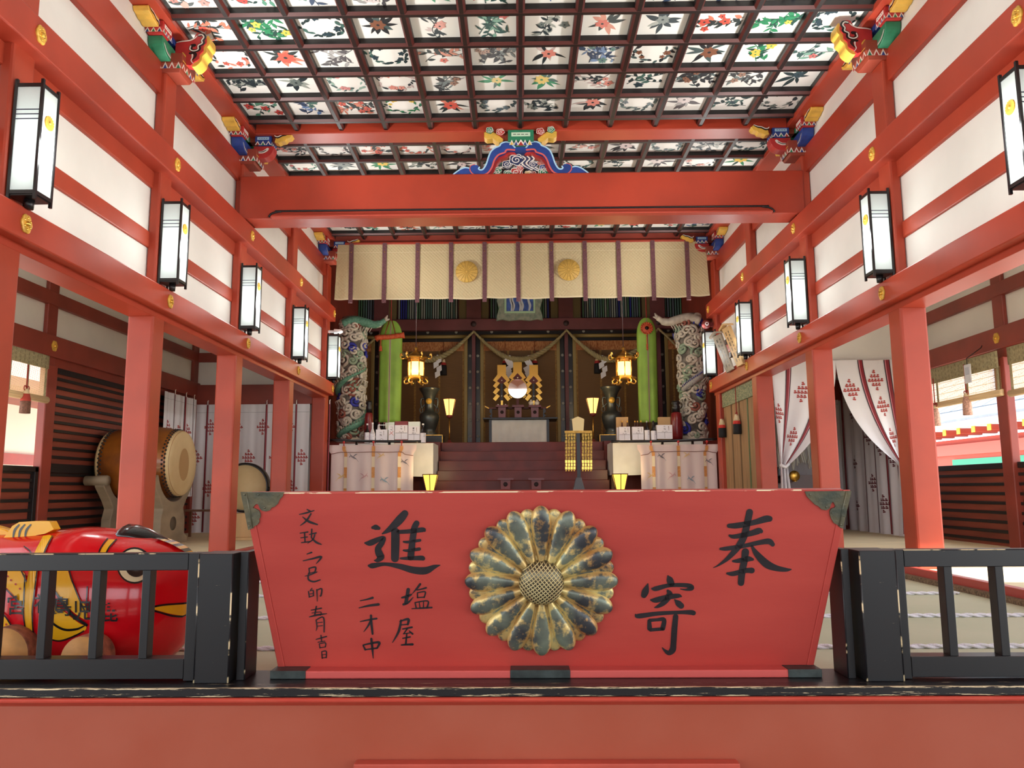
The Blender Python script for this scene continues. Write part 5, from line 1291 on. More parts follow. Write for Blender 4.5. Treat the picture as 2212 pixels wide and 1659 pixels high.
# wooden plaques leaning above the lower rail on the right
def plaque(pts_, thick, mt, label, peak, lines, extra):
    """pts_: px of top-left, top-right, bottom-right, bottom-left on the plane x = 3.62"""
    P = [pt(a, b, 'x', 3.60) for a, b in pts_]
    t = thing('wooden_plaque', label, 'plaque', (P[0] + P[2]) / 2, 'wooden plaques on the rail')
    q = M(mt); q.hexa(P, [p + Vector((thick, 0, 0)) for p in P]); b = obj('board', q, t, 0.004)
    up = (P[0] - P[3]).normalized(); ac = (P[1] - P[0])
    q = M(mt); mid = (P[0] + P[1]) / 2 + up * 0.07
    A = [P[0] - ac * 0.3 - up * 0.03, mid, P[1] + ac * 0.3 - up * 0.03]; B = [p + up * 0.06 for p in A]
    for i in range(2): q.hexa([A[i], A[i + 1], B[i + 1], B[i]], [v + Vector((thick * 1.5, 0, 0)) for v in (A[i], A[i + 1], B[i + 1], B[i])])
    q.v = [v + Vector((-0.02, 0, 0)) for v in q.v]
    obj('roof_cap', q, t)
    q = M(INK); g = lambda a, b: P[3].lerp(P[2], a).lerp(P[0].lerp(P[1], a), b) + Vector((-0.003, 0, 0)); rs = random.Random(len(label))
    for (a, n, h) in lines:
        for k in range(n):
            bb = 0.9 - (k + 0.5) * 0.82 / n
            for s in range(4):
                y0 = bb + h * (0.5 - s / 3) ; w = rs.uniform(0.5, 1)
                stroke(q, [(a - 0.09 * w, y0, h * 0.09), (a + 0.09 * w, y0 + h * 0.06, h * 0.10)], lambda p: g(*p), INK, cap=4)
            stroke(q, [(a, bb - h * 0.5, h * 0.06), (a + 0.01, bb + h * 0.55, h * 0.07)], lambda p: g(*p), INK, cap=4)
    obj('writing', q, b, fix=False)
    if extra:
        for f in (0.35, 0.72):
            q = M(DKB); c = g(1.25, f); q.box(c.x, c.x + 0.05, c.y - 0.05, c.y + 0.05, c.z - 0.04, c.z + 0.04); obj('peg', q, t)
    return t
plaque([(1539, 728), (1556, 720), (1583, 797), (1569, 806)], 0.03, mat('grey_wood_plaque', (150, 138, 122), 0.6, var=0.08, scale=3), 'narrow grey wooden plaque leaning above the lower rail near the dragon column', True, [(0.35, 6, 0.06), (0.72, 9, 0.04)], True)
plaque([(1559, 712), (1573, 703), (1605, 786), (1592, 793)], 0.05, mat('fresh_wood_plaque', (206, 168, 116), 0.55, var=0.06, scale=3), 'pale wooden plaque with ink writing leaning behind the fourth right lantern', True, [(0.34, 6, 0.07), (0.74, 9, 0.04)], False)

# ------------------------------------------------------------------ drums in the left aisle
DW = mat('amber_drum_wood', (158, 92, 28), 0.3, rgb2=(110, 58, 20), scale=3, coat=0.3); SKIN = mat('drum_skin', (214, 190, 142), 0.6, rgb2=(200, 172, 124), scale=2); TACK = mat('black_drum_tack', (30, 28, 26), 0.4, 0.3)
dc = Vector((-5.52, 11.6, 1.21)); dr = 0.475
t = thing('big_drum', 'large amber barrel drum with pale skin lying on a carved grey stand', 'drum', (dc.x, dc.y, dc.z - dr))
hl = 0.53
q = M(DW); q.lathe([(dr * (1 + 0.15 * (1 - (s / hl) ** 2)), s) for s in [-hl + 2 * hl * i / 14 for i in range(15)]], dc, 40, DW, 'x'); obj('barrel', q, t)
for s in (-1, 1):
    q = M(SKIN); pr = [(0, s * (hl + 0.02)), (dr * 0.80, s * (hl + 0.02)), (dr * 0.97, s * (hl + 0.012)), (dr * 1.015, s * (hl - 0.01)), (dr * 1.04, s * (hl - 0.10))]
    q.lathe(pr, dc, 40, SKIN, 'x'); sk = obj('skin', q, t)
    q = M(TACK)
    for k in range(52):
        for row in range(2):
            a = 2 * pi * (k + 0.5 * row) / 52; rr = dr * (1.03 + 0.012 * row); q.ball((dc.x + s * (hl - 0.055 - 0.035 * row), dc.y + rr * cos(a), dc.z + rr * sin(a)), 0.016, TACK, 5)
    o = obj('tacks', q, sk, fix=False); o['kind'] = 'stuff'
    q = M(mat('worn_skin_centre', (176, 140, 92), 0.6)); 
    if s > 0:
        q.poly([(dc.x + s * (hl + 0.0215), dc.y + 0.17 * cos(a), dc.z + 0.24 * sin(a) - 0.02) for a in [2 * pi * i / 24 for i in range(24)]]); obj('worn_spot', q, sk, fix=False)
q = M(WOODG)
t = thing('drum_stand', 'carved grey wooden cradle stand with round holes under the big drum', 'drum stand', (dc.x, dc.y, 0.02))
for sx in (-1, 1):
    x = dc.x + sx * 0.36; w = 0.07
    arc = [(dc.y + (dr + 0.09) * sin(a), dc.z - (dr + 0.09) * cos(a)) for a in [-1.25 + 2.5 * i / 16 for i in range(17)]]
    P = arc + [(dc.y + 0.66, 0.98), (dc.y + 0.62, 0.86), (dc.y + 0.42, 0.66), (dc.y + 0.34, 0.55), (dc.y + 0.40, 0.40), (dc.y + 0.40, 0.18), (dc.y + 0.52, 0.12), (dc.y + 0.52, 0.02), (dc.y - 0.52, 0.02), (dc.y - 0.52, 0.12), (dc.y - 0.40, 0.18), (dc.y - 0.40, 0.40), (dc.y - 0.34, 0.55), (dc.y - 0.42, 0.66), (dc.y - 0.62, 0.86), (dc.y - 0.66, 0.98)]
    q = M(WOODG); q.pyz(P, x - w, x + w); b = obj('cradle_board', q, t, 0.012)
    q = M(mat('stand_hole_shade', (92, 82, 66), 0.8)); q.lathe([(0.0, 0.0), (0.10, 0.0), (0.10, 0.006), (0.0, 0.006)], (x + w - 0.001, dc.y, 0.33), 20, None, 'x'); obj('round_hole', q, b)  # dark disc on the board, the hole's shade put into colour
q = M(WOODG); q.box(dc.x - 0.4, dc.x + 0.4, dc.y - 0.05, dc.y + 0.05, 0.20, 0.30); obj('tie_rail', q, t, 0.006)
q = M(WOODG); q.tube([(dc.x - 0.57, dc.y - 0.60, 0.95), (dc.x - 0.25, dc.y - 0.60, 0.95)], 0.07, 12); obj('cradle_knob', q, t)
c = pt(527, 1053, 'y', 12.6); r = 0.375
t = thing('flat_drum', 'small flat drum facing the hall on a wooden stand beside the third left pillar', 'drum', (c.x, c.y, c.z - r))
q = M(BLACKL); q.lathe([(r, 0.0), (r * 1.06, 0.02), (r * 1.06, 0.12), (r, 0.14), (r * 0.96, 0.14), (r * 0.96, 0.0), (r, 0.0)], c, 40, BLACKL, 'y', cap=False); obj('hoop', q, t)
q = M(SKIN); q.lathe([(0, 0.01), (r * 0.97, 0.01), (r * 0.97, 0.13), (0, 0.13)], c, 40, SKIN, 'y'); obj('skin', q, t)
q = M(TACK); q.ball((c.x + r * 1.06, c.y + 0.02, c.z - 0.02), 0.03, TACK, 6); obj('ring_stud', q, t)
t = thing('flat_drum_stand', 'brown wooden box stand under the small flat drum', 'drum stand', (c.x, c.y + 0.07, 0.02))
q = M(WOOD); q.box(c.x - 0.30, c.x + 0.42, c.y - 0.05, c.y + 0.25, 0.06, c.z - r * 1.08); obj('stand_box', q, t, 0.01)
q = M(WOOD); q.box(c.x - 0.36, c.x + 0.50, c.y - 0.15, c.y + 0.35, 0.02, 0.07); obj('stand_foot', q, t, 0.006)
b = pt(434, 1101, 'y', 13.2)
t = thing('low_table', 'low narrow table against the curtains between the two drums', 'table', (b.x, 13.2, 0.02))
q = M(mat('table_brown', (120, 78, 52), 0.5)); q.box(b.x - 0.30, b.x + 0.55, 13.1, 13.45, b.z - 0.03, b.z); obj('tabletop', q, t, 0.004)
for sx in (-0.26, 0.5):
    for sy in (13.13, 13.42):
        q = M(mat('table_brown', (120, 78, 52), 0.5)); q.box(b.x + sx - 0.02, b.x + sx + 0.02, sy - 0.02, sy + 0.02, 0.02, b.z - 0.03); obj('leg', q, t)

# ------------------------------------------------------------------ buildings outside
t = thing('shrine_building', 'red building with grey tiled roof in the sun beyond the right blind', 'building', (19, 27, -1.2))
q = M(mat('sunlit_red_wall', (206, 84, 66), 0.6)); q.box(16.5, 24, 20, 40, -1.2, 2.55); w = obj('wall', q, t)
q = M(mat('grey_roof_tiles', (132, 142, 154), 0.6, var=0.05, scale=3)); q.hexa([(15.2, 18, 3.0), (15.2, 42, 3.0), (21, 42, 6.2), (21, 18, 6.2)], [(15.2, 18, 3.12), (15.2, 42, 3.12), (21, 42, 6.32), (21, 18, 6.32)]); rf = obj('roof', q, t)
q = M(mat('tile_joint', (104, 112, 124), 0.7))
for k in range(7):
    s = (k + 1) / 8; x, z = 15.2 + 5.8 * s, 3.125 + 3.2 * s; q.box(x - 0.02, x + 0.02, 18, 42, z - 0.01, z + 0.015)
    for j in range(24): y = 18 + j + (0.5 if k % 2 else 0); q.hexa([(x, y, z + 0.002), (x + 0.72, y, z + 0.40), (x + 0.72, y + 0.02, z + 0.40), (x, y + 0.02, z + 0.002)], [(x, y, z + 0.02), (x + 0.72, y, z + 0.42), (x + 0.72, y + 0.02, z + 0.42), (x, y + 0.02, z + 0.02)])
o = obj('roof_joints', q, rf, fix=False); o['kind'] = 'stuff'
q = M(mat('pale_eave_board', (226, 190, 160), 0.6)); q.box(15.15, 15.3, 18, 42, 2.80, 3.02); obj('eave_board', q, t)
for k in range(26):
    y = 18.4 + 0.9 * k; q = M(RED); q.box(15.3, 16.6, y - 0.09, y + 0.09, 2.62, 2.80); rr = obj('rafter', q, t)
    q = M(mat('yellow_rafter_end', (240, 196, 40), 0.5)); q.box(15.28, 15.30, y - 0.10, y + 0.10, 2.60, 2.82); obj('rafter_end', q, rr)
q = M(mat('sunlit_red_beam', (214, 96, 82), 0.55)); q.box(16.3, 16.5, 18, 42, 1.95, 2.35); q.box(16.35, 16.5, 18, 42, 1.25, 1.40); obj('beam', q, t, fix=False)
q = M(mat('green_lattice_window', (60, 160, 130), 0.6)); q.box(16.42, 16.5, 24, 30, 1.42, 1.80); obj('green_window', q, t)
t = thing('corridor_building', 'bright red and white corridor glimpsed outside under the far left blind', 'building', (-12, 13, -1.2))
q = M(mat('sunlit_cream_wall', (240, 232, 210), 0.7)); q.box(-14.2, -14.0, 5, 26, -1.2, 3.2); obj('wall', q, t)
q = M(RED); q.box(-14.0, -13.9, 5, 26, 1.55, 1.85); q2 = obj('wall_rail', q, t)
q = M(RED); q.box(-14.0, -13.9, 5, 26, 1.25, 1.40); obj('wall_rail', q, t)
for y in (8, 11, 14, 17.6, 20, 23): q = M(RED); q.box(-12.2, -11.9, y - 0.15, y + 0.15, -1.2, 3.4); obj('pillar', q, t)
q = M(mat('blue_grey_plinth', (150, 158, 172), 0.7)); q.box(-14.0, -13.85, 5, 26, -1.2, 0.6); obj('plinth', q, t)
q = M(REDD); q.box(-14.4, -11.4, 5, 26, 3.2, 3.4); obj('roof', q, t)
# small black stand on the floor cloth by the left sill
c = pt(545, 1252, 'z', -0.04)
t = thing('floor_stand', 'small black stand foot on the floor just left of the offertory box', 'stand', (c.x, c.y, -0.045))
q = M(BLACKL); q.box(c.x - 0.14, c.x + 0.30, c.y - 0.03, c.y + 0.03, -0.045, -0.01); obj('foot_bar', q, t, 0.004)
q = M(BLACKL); q.tube([(c.x + 0.0, c.y, -0.05), (c.x + 0.12, c.y, 0.32)], 0.018, 6); obj('leg', q, t)
q = M(BLACKL); q.tube([(c.x + 0.26, c.y, -0.05), (c.x + 0.12, c.y, 0.32)], 0.018, 6); obj('leg', q, t)
# ------------------------------------------------------------------ cream curtain over the sanctuary
def B(x0, y0, x1, y1, Y):
    a, b = pt(x0, y0, 'y', Y), pt(x1, y1, 'y', Y); return a.x, b.x, b.z, a.z
def pr(c, r, n=24): return [(c[0] + r * cos(2 * pi * i / n), c[1] + r * sin(2 * pi * i / n)) for i in range(n)]
def quilt():
    m = bpy.data.materials.new('cream_quilted_silk'); m.use_nodes = True; n = m.node_tree; b = n.nodes['Principled BSDF']
    b.inputs['Base Color'].default_value = col((206, 188, 146)); b.inputs['Roughness'].default_value = 0.6
    tc = n.nodes.new('ShaderNodeTexCoord'); hs = []
    for a in (45, -45):
        mp = n.nodes.new('ShaderNodeMapping'); mp.inputs['Rotation'].default_value = (0, radians(a), 0); w = n.nodes.new('ShaderNodeTexWave'); w.inputs['Scale'].default_value = 7.0; w.bands_direction = 'X'
        n.links.new(tc.outputs['Object'], mp.inputs['Vector']); n.links.new(mp.outputs['Vector'], w.inputs['Vector']); hs.append(w)
    ad = n.nodes.new('ShaderNodeMath'); ad.operation = 'ADD'; bu = n.nodes.new('ShaderNodeBump'); bu.inputs['Strength'].default_value = 0.28; bu.inputs['Distance'].default_value = 0.012
    n.links.new(hs[0].outputs['Fac'], ad.inputs[0]); n.links.new(hs[1].outputs['Fac'], ad.inputs[1]); n.links.new(ad.outputs[0], bu.inputs['Height']); n.links.new(bu.outputs['Normal'], b.inputs['Normal'])
    return m
QUILT = quilt(); STRAP = mat('purple_brocade_strap', (92, 54, 62), 0.7, rgb2=(128, 84, 88), scale=50)
CY_ = 14.46
cx0, cx1 = pt(728, 600, 'y', CY_).x, pt(1527, 600, 'y', CY_).x
zt_, zb_ = 5.46, 4.385
cur = thing('sanctuary_curtain', 'wide cream quilted curtain with purple straps and two gold crests', 'curtain', ((cx0 + cx1) / 2, CY_, zt_))
STX = [pt(p, 590, 'y', CY_).x for p in (758.6, 830.3, 902, 974.4, 1046.8, 1119.6, 1191.5, 1263.8, 1337, 1411, 1485.3)]
edges = [cx0] + STX + [cx1]
for i in range(12):
    a, b = edges[i], edges[i + 1]
    q = M(QUILT)
    f = lambda u, v: Vector((a + (b - a) * u + (0.04 * v * (-1 if i == 0 else (1 if i == 11 else 0)) * (1 - u if i == 0 else u)), CY_ + 0.012 * sin(pi * u * 2 + i) * v - 0.03 * sin(pi * u) * v, zt_ + (zb_ - zt_) * v - 0.02 * sin(pi * u) * v + 0.012 * sin(3 * i) * v))
    q.grid(f, 14, 16); o = obj('curtain_panel', q, cur)
    q = M(mat('cream_hem', (222, 206, 168), 0.7)); q.grid(lambda u, v: f(u, 0.145 + 0.010 * v) + Vector((0, -0.004, 0)), 14, 1); obj('hem', q, o, fix=False); q = M(mat('cream_hem', (222, 206, 168), 0.7)); q.grid(lambda u, v: f(u, 0.975 + 0.028 * v) + Vector((0, -0.004, 0)), 14, 1); obj('hem', q, o, fix=False)
for x in STX:
    q = M(STRAP); q.box(x - 0.040, x + 0.040, CY_ - 0.024, CY_ - 0.016, zb_ - 0.075, zt_ + 0.02); s_ = obj('strap', q, cur)
    q = M(GOLD); q.ball((x, CY_ - 0.026, zt_ - 0.16), 0.010, GOLD, 5); obj('stud', q, s_)
for px, py in ((1008, 587), (1228.5, 583)):
    c = pt(px, py, 'y', CY_ - 0.05); q = M(mat('gold_crest_embroidery', (212, 172, 84), 0.55, var=0.06, scale=20)); r = 0.21
    q.lathe([(0, -0.012), (r * 0.98, -0.008), (r, 0.0)], c, 48, None, 'y'); k_ = obj('crest', q, cur)
    q = M(mat('crest_line', (176, 138, 60), 0.6))
    for i in range(16):
        a = 2 * pi * i / 16 + pi / 16; stroke(q, [(r * 0.16 * cos(a), r * 0.16 * sin(a), 0.003), (r * 0.97 * cos(a), r * 0.97 * sin(a), 0.005)], lambda p: c + Vector((p[0], -0.0125, p[1])), cap=4)
    P = pr((0, 0), r * 0.13); stroke(q, [(x, z, 0.004) for x, z in P + P[:1]], lambda p: c + Vector((p[0], -0.013, p[1])), smooth=False, cap=4)
    obj('crest_lines', q, k_, fix=False)
q = M(REDB); q.box(-3.3, 3.4, 14.44, 14.50, 5.455, 5.50); tag(obj('curtain_rail', q, None, 0.012), 'slim red rail right above the cream curtain', 'rail')

# ------------------------------------------------------------------ carved dragon columns
CARV = mat('weathered_white_carving', (176, 168, 156), 0.65, rgb2=(206, 198, 184), scale=10, bump=0.3, bscale=30); CORE = mat('dark_carving_ground', (112, 106, 98), 0.8, var=0.2, scale=8)
DGRN = mat('dragon_green_scales', (108, 158, 136), 0.6, rgb2=(78, 128, 108), scale=30, bump=0.6, bscale=50); CGRN = mat('pale_green_carving', (140, 160, 138), 0.65); CRED = mat('faded_red_carving', (140, 78, 64), 0.7); CBLU = mat('ultramarine_carving', (44, 48, 150), 0.6)
def dragon_column(cx, label, seed, dragon, tilt):
    rs = random.Random(seed); cy = 17.05; r = 0.25; z0, z1 = 1.80, 4.60
    t = thing('dragon_column', label, 'column', (cx, cy, z0))
    q = M(CORE); q.lathe([(r, 0), (r, z1 - z0)], (cx, cy, z0), 28); obj('core', q, t)
    q = M(CARV); q.lathe([(r * 1.25, 0), (r * 1.25, 0.06), (r * 1.1, 0.12)], (cx, cy, z0), 28); obj('base', q, t)
    S_ = lambda th, z, o: Vector((cx + (r + o) * sin(th), cy - (r + o) * cos(th), z))
    n = 0
    zz = z0 + 0.14
    while zz < z1 - 0.05:
        for th in (-1.5, -0.75, 0.0, 0.75, 1.5):
            a, z = th + rs.uniform(-0.2, 0.2) + (0.35 if n % 2 else 0), zz + rs.uniform(-0.06, 0.06)
            mt = rs.choices((CARV, CGRN, CRED, CBLU), (9, 1.8, 1.0, 0.9))[0]
            R_ = rs.uniform(0.085, 0.135); hand = rs.choice((-1, 1)); a0 = rs.uniform(0, 6); P = []
            for i in range(22):
                s = i / 21; an = a0 + hand * 2 * pi * 1.45 * s; rr = R_ * (1 - 0.92 * s); P.append(S_(a + rr * cos(an) / r, z + rr * sin(an), 0.018 + 0.045 * s))
            tail = [S_(a + R_ * cos(a0 - hand * w) * (1 + 0.5 * w) / r, z + R_ * sin(a0 - hand * w) * (1 + 0.5 * w), 0.012) for w in (0.9, 0.6, 0.3)]
            q = M(mt); q.tube(tail + P, [0.012, 0.022, 0.028] + [0.034 - 0.010 * i / 21 for i in range(22)], 6); q.ball(P[-1], 0.022, mt, 5)
            if mt in (CRED, CBLU): q.mats = [mt, CARV]
            obj('cloud_scroll', q, t); n += 1
        zz += 0.165
    # dragon body winding round the shaft
    P = []; R_ = []
    za, zb, turns = dragon
    for i in range(60):
        s = i / 59; th = 2 * pi * turns * s - 0.9; P.append(S_(th, za + (zb - za) * s, 0.05 + 0.02 * sin(9 * s))); R_.append(0.035 + 0.065 * sin(pi * min(1, s * 1.1 + 0.05)) ** 0.7)
    q = M(DGRN if tilt < 0 else mat('silver_dragon_scales', (176, 172, 164), 0.6, rgb2=(146, 146, 144), scale=30, bump=0.6, bscale=50)); q.tube(P, R_, 10); bd = obj('dragon_body', q, t)
    q = M(CARV if tilt < 0 else CBLU)
    for i in range(2, 58, 1):
        d = (P[i] - Vector((cx, cy, P[i].z))).normalized(); u = (P[i + 1] - P[i - 1]).normalized(); side = d.cross(u)
        b_ = P[i] + d * R_[i] * 0.85 + side * R_[i] * 0.5; q.tube([b_, b_ + d * 0.035 + u * 0.03 + side * 0.04], [0.012, 0.002], 5)
    o = obj('dragon_mane', q, bd, fix=False); o['kind'] = 'stuff'
    # claws and head reaching to the middle near the top
    s = -tilt
    hd = [Vector((cx + s * v, cy - 0.22, z)) for v, z in ((-0.18, 4.42), (0.05, 4.50), (0.28, 4.46), (0.48, 4.40), (0.62, 4.42), (0.74, 4.50))]
    q = M(DGRN if tilt < 0 else CARV); q.tube(catmull([tuple(p) for p in hd], 4), [0.10] * 6 + [0.095] * 6 + [0.085] * 5 + [0.06] * 4, 10); hb = obj('dragon_neck', q, t)
    q = M(CARV)
    for v, z in ((0.22, 4.36), (0.28, 4.34), (0.34, 4.34), (0.40, 4.33), (0.46, 4.34)):
        q.tube([(cx + s * v, cy - 0.24, z), (cx + s * (v - 0.06), cy - 0.26, z - 0.13)], [0.016, 0.003], 5)
    o = obj('dragon_fringe', q, hb, fix=False); o['kind'] = 'stuff'
    q = M(CARV); e = hd[-1]
    q.tube([e, e + Vector((s * 0.06, -0.02, 0.10))], [0.05, 0.012], 7); q.tube([e, e + Vector((s * 0.10, 0, 0.02))], [0.05, 0.012], 7); q.tube([e + Vector((-s * 0.06, 0, -0.03)), e + Vector((-s * 0.10, -0.02, -0.14)), e + Vector((-s * 0.18, -0.02, -0.18))], [0.035, 0.025, 0.006], 7); obj('dragon_jaw', q, hb)
    for zc, th in ((2.75, -0.6), (3.2, 0.9)):
        q = M(CARV)
        for k in range(4): q.tube([S_(th, zc, 0.06), S_(th + 0.2 * (k - 1.5), zc - 0.06, 0.14), S_(th + 0.32 * (k - 1.5), zc - 0.16, 0.07)], [0.025, 0.018, 0.004], 6)
        obj('dragon_claw', q, t)
dragon_column(-3.66, 'white carved cloud column with a green dragon at the left of the sanctuary', 3, (1.95, 3.45, 1.35), -1)
dragon_column(3.80, 'grey carved cloud column with blue tufts at the right of the sanctuary', 8, (2.9, 4.2, 0.9), 1)

# ------------------------------------------------------------------ back wall: posts, transoms, gilt blinds
WY = 20.15
q = M(PUR); q.box(-4.2, 4.3, WY - 0.20, WY + 0.05, 4.90, 5.20); tag(obj('lintel', q, None, 0.01), 'purple red lintel above the golden blinds of the sanctuary', 'beam')
posts = [pt(p, 800, 'y', WY - 0.1).x for p in (822, 1023.5, 1224, 1424)]
NB = ['far left', 'second', 'third', 'far right']
for i, x in enumerate(posts):
    q = M(PUR); q.box(x - 0.19, x + 0.19, WY - 0.12, WY + 0.05, 5.2, 5.95); q.box(x - 0.045, x + 0.045, WY - 0.16, WY + 0.05, 1.8, 4.9)
    q.lathe([(0.0, -0.02), (0.075, -0.015), (0.075, 0.02)], (x, WY - 0.2, 5.06), 14, DKB, 'y')
    tag(obj('wall_post', q, None), NB[i] + ' purple red post between the golden blinds of the back wall', 'post', 'posts of the sanctuary back wall')
OLIVE = mat('olive_wall_board', (112, 98, 62), 0.7)
bays = [(-4.2, posts[0]), (posts[0], posts[1]), (posts[1], posts[2]), (posts[2], posts[3]), (posts[3], 4.3)]
BN = ['far left', 'left', 'middle', 'right', 'far right']
SLB = [mat('slat_' + n_, c, 0.6) for n_, c in (('teal', (84, 118, 112)), ('pale', (150, 158, 150)), ('blue', (40, 48, 140)), ('grey_blue', (96, 108, 122)), ('green', (76, 116, 88)))]
GB = mat('gilt_blind_border', (150, 128, 74), 0.5, 0.2); BLD = mat('golden_brown_reed_blind', (120, 86, 42), 0.65, rgb2=(104, 72, 36), scale=4, stretch=(1, 1, 60)); ORF = mat('orange_brocade_fringe', (150, 82, 40), 0.7, rgb2=(196, 140, 84), scale=14, stretch=(3, 1, 1)); STUD = mat('white_flower_stud', (150, 150, 140), 0.5)
rs = random.Random(2)
for i, (a, b) in enumerate(bays):
    full = 0 < i < 4
    # transom
    t = thing('transom', BN[i] + ' transom of thin coloured upright slats above the lintel', 'transom', ((a + b) / 2, WY - 0.05, 5.22), 'slatted transoms')
    l, r_ = a + (0.19 if i else 0), b - (0.19 if i < 4 else 0)
    if full:
        for u0, u1 in ((l, l + 0.20), (r_ - 0.20, r_)): q = M(OLIVE); q.box(u0, u1, WY - 0.06, WY, 5.22, 5.95); obj('side_board', q, t)
        l += 0.24; r_ -= 0.24
    q = M(BLACKL); q.box(l, r_, WY - 0.02, WY, 5.22, 5.95); obj('dark_ground', q, t)
    n = max(4, int((r_ - l) / 0.058))
    for k in range(n):
        x = l + (r_ - l) * (k + 0.5) / n; mt = SLB[rs.choices((0, 1, 2, 3, 4), (4, 4, 1.2, 3, 2))[0]]
        q = M(mt); q.box(x - 0.016, x + 0.016, WY - 0.07, WY - 0.04, 5.24, 5.95); obj('slat', q, t)
    # blind with its black and gilt frame
    t = thing('golden_blind', BN[i] + ' golden brown reed blind in a black and gilt frame on the back wall', 'blind', ((a + b) / 2, WY - 0.1, 1.8), 'golden blinds of the back wall')
    l, r_ = (a + 0.05 if i else a), (b - 0.05 if i < 4 else b)
    q = M(BLACKL); q.box(l, r_, WY - 0.03, WY + 0.04, 1.8, 4.9); fr_ = obj('black_frame', q, t)
    bl, br_ = (l + 0.18 if i else l), (r_ - 0.18 if i < 4 else r_)
    zf = pt(1118, 726, 'y', WY - 0.1).z
    for u in ([l + 0.16] if i else []) + ([r_ - 0.16] if i < 4 else []):
        q = M(GB); q.box(u - 0.045, u + 0.045, WY - 0.09, WY - 0.03, 1.85, zf); obj('gilt_border', q, t, 0.01)
        for k in range(6): q = M(STUD); u2 = u - 0.11 if u < (l + r_) / 2 else u + 0.11; q.lathe([(0, -0.01), (0.035, -0.008), (0.04, 0.0)], (u2, WY - 0.032, 2.15 + 0.42 * k), 8, None, 'y'); obj('flower_stud', q, t)
    q = M(GB); q.tube([(bl - 0.06, WY - 0.09, zf), (br_ + 0.06, WY - 0.09, zf)], 0.05, 10); obj('gilt_top_roll', q, t)
    for k in range(3): q = M(STUD); q.lathe([(0, -0.01), (0.035, -0.008), (0.04, 0.0)], (bl + (br_ - bl) * (0.12 + 0.38 * k), WY - 0.033, zf + 0.13), 8, None, 'y'); obj('flower_stud', q, t)
    q = M(BLD); q.box(bl, br_, WY - 0.07, WY - 0.04, 1.85, 4.52); s_ = obj('reed_sheet', q, t)
    z = pt(1118, 737, 'y', WY - 0.1).z; z2 = pt(1118, 757, 'y', WY - 0.1).z
    q = M(ORF); q.box(bl, br_, WY - 0.085, WY - 0.07, z2, z); o_ = obj('brocade_fringe', q, t)
    q = M(mat('blind_binding', (128, 92, 40), 0.7, rgb2=(168, 130, 66), scale=30))
    for f in (0.02, 0.34, 0.66, 0.98): x = bl + (br_ - bl) * f; q.box(x - 0.025, x + 0.025, WY - 0.08, WY - 0.07, 1.85, z2); 
    o_ = obj('binding', q, s_, fix=False)
def rope_between(pts_, r, label, Y):
    P = catmull([tuple(pt(a, b, 'y', Y)) for a, b in pts_], 14)
    q = M(mat('straw_rope', (170, 156, 112), 0.8, bump=0.3, bscale=60)); N = len(P)
    for ph in range(3):
        Q = []
        for i, p in enumerate(P):
            s = i / (N - 1); rr = r * (0.35 + 0.65 * sin(pi * s) ** 1.2) if len(pts_) > 3 else r * 0.5
            a = 0.62 * i + 2 * pi * ph / 3; Q.append(Vector(p) + Vector((0, cos(a), sin(a))) * rr * 0.6)
        q.tube(Q, [r * 0.62 * (0.35 + 0.65 * sin(pi * i / (N - 1)) ** 1.2) if len(pts_) > 3 else r * 0.3 for i in range(N)], 6)
    tag(obj('straw_rope', q), label, 'rope', 'straw ropes before the blinds')
RY = 19.86
rope_between([(1023.5, 716), (1045, 738), (1075, 762), (1100, 774), (1122, 777), (1146, 773), (1175, 758), (1203, 735), (1224, 713)], 0.075, 'twisted straw rope sagging before the middle golden blind', RY)
rope_between([(822, 722), (842, 742), (868, 764), (895, 775), (925, 777), (950, 772), (980, 755), (1003, 735), (1023.5, 716)], 0.075, 'twisted straw rope sagging before the left golden blind behind the lantern', RY)
rope_between([(1224, 713), (1245, 735), (1272, 758), (1298, 773), (1320, 777), (1350, 772), (1380, 754), (1403, 735), (1422, 710)], 0.075, 'twisted straw rope sagging before the right golden blind behind the lantern', RY)
rope_between([(822, 722), (803, 738), (783, 756)], 0.06, 'end of a straw rope rising beside the left dragon column', RY)
rope_between([(1422, 710), (1440, 726), (1462, 748)], 0.06, 'end of a straw rope rising beside the right dragon column', RY)
def shide(px, py, flip, label):
    c = pt(px, py, 'y', RY - 0.055); t = M(PAPER); s = -1 if flip else 1; w = 0.085
    t.box(c.x - 0.02, c.x + 0.02, c.y - 0.003, c.y + 0.003, c.z, c.z + 0.10)
    for k, (dx, dz) in enumerate(((0.02, -0.02), (-0.05, -0.13), (0.03, -0.25), (-0.01, -0.38))):
        x, z = c.x + s * dx, c.z + dz; y = c.y - 0.004 * k
        t.hexa([(x - w + s * 0.03, y, z + 0.02), (x + w * 0.5 + s * 0.03, y, z + 0.09), (x + w, y, z - 0.05), (x - w * 0.5, y, z - 0.13)], [(x - w + s * 0.03, y + 0.003, z + 0.02), (x + w * 0.5 + s * 0.03, y + 0.003, z + 0.09), (x + w, y + 0.003, z - 0.05), (x - w * 0.5, y + 0.003, z - 0.13)])
    tag(obj('paper_streamer', t), label, 'paper streamer', 'zigzag paper streamers')
shide(945, 775, False, 'white zigzag paper streamer on the left straw rope')
shide(1101, 776, True, 'white zigzag paper streamer on the middle rope, left of the mirror')
shide(1142, 776, True, 'white zigzag paper streamer on the middle rope, right of the mirror')
shide(1302, 776, False, 'white zigzag paper streamer on the right straw rope')
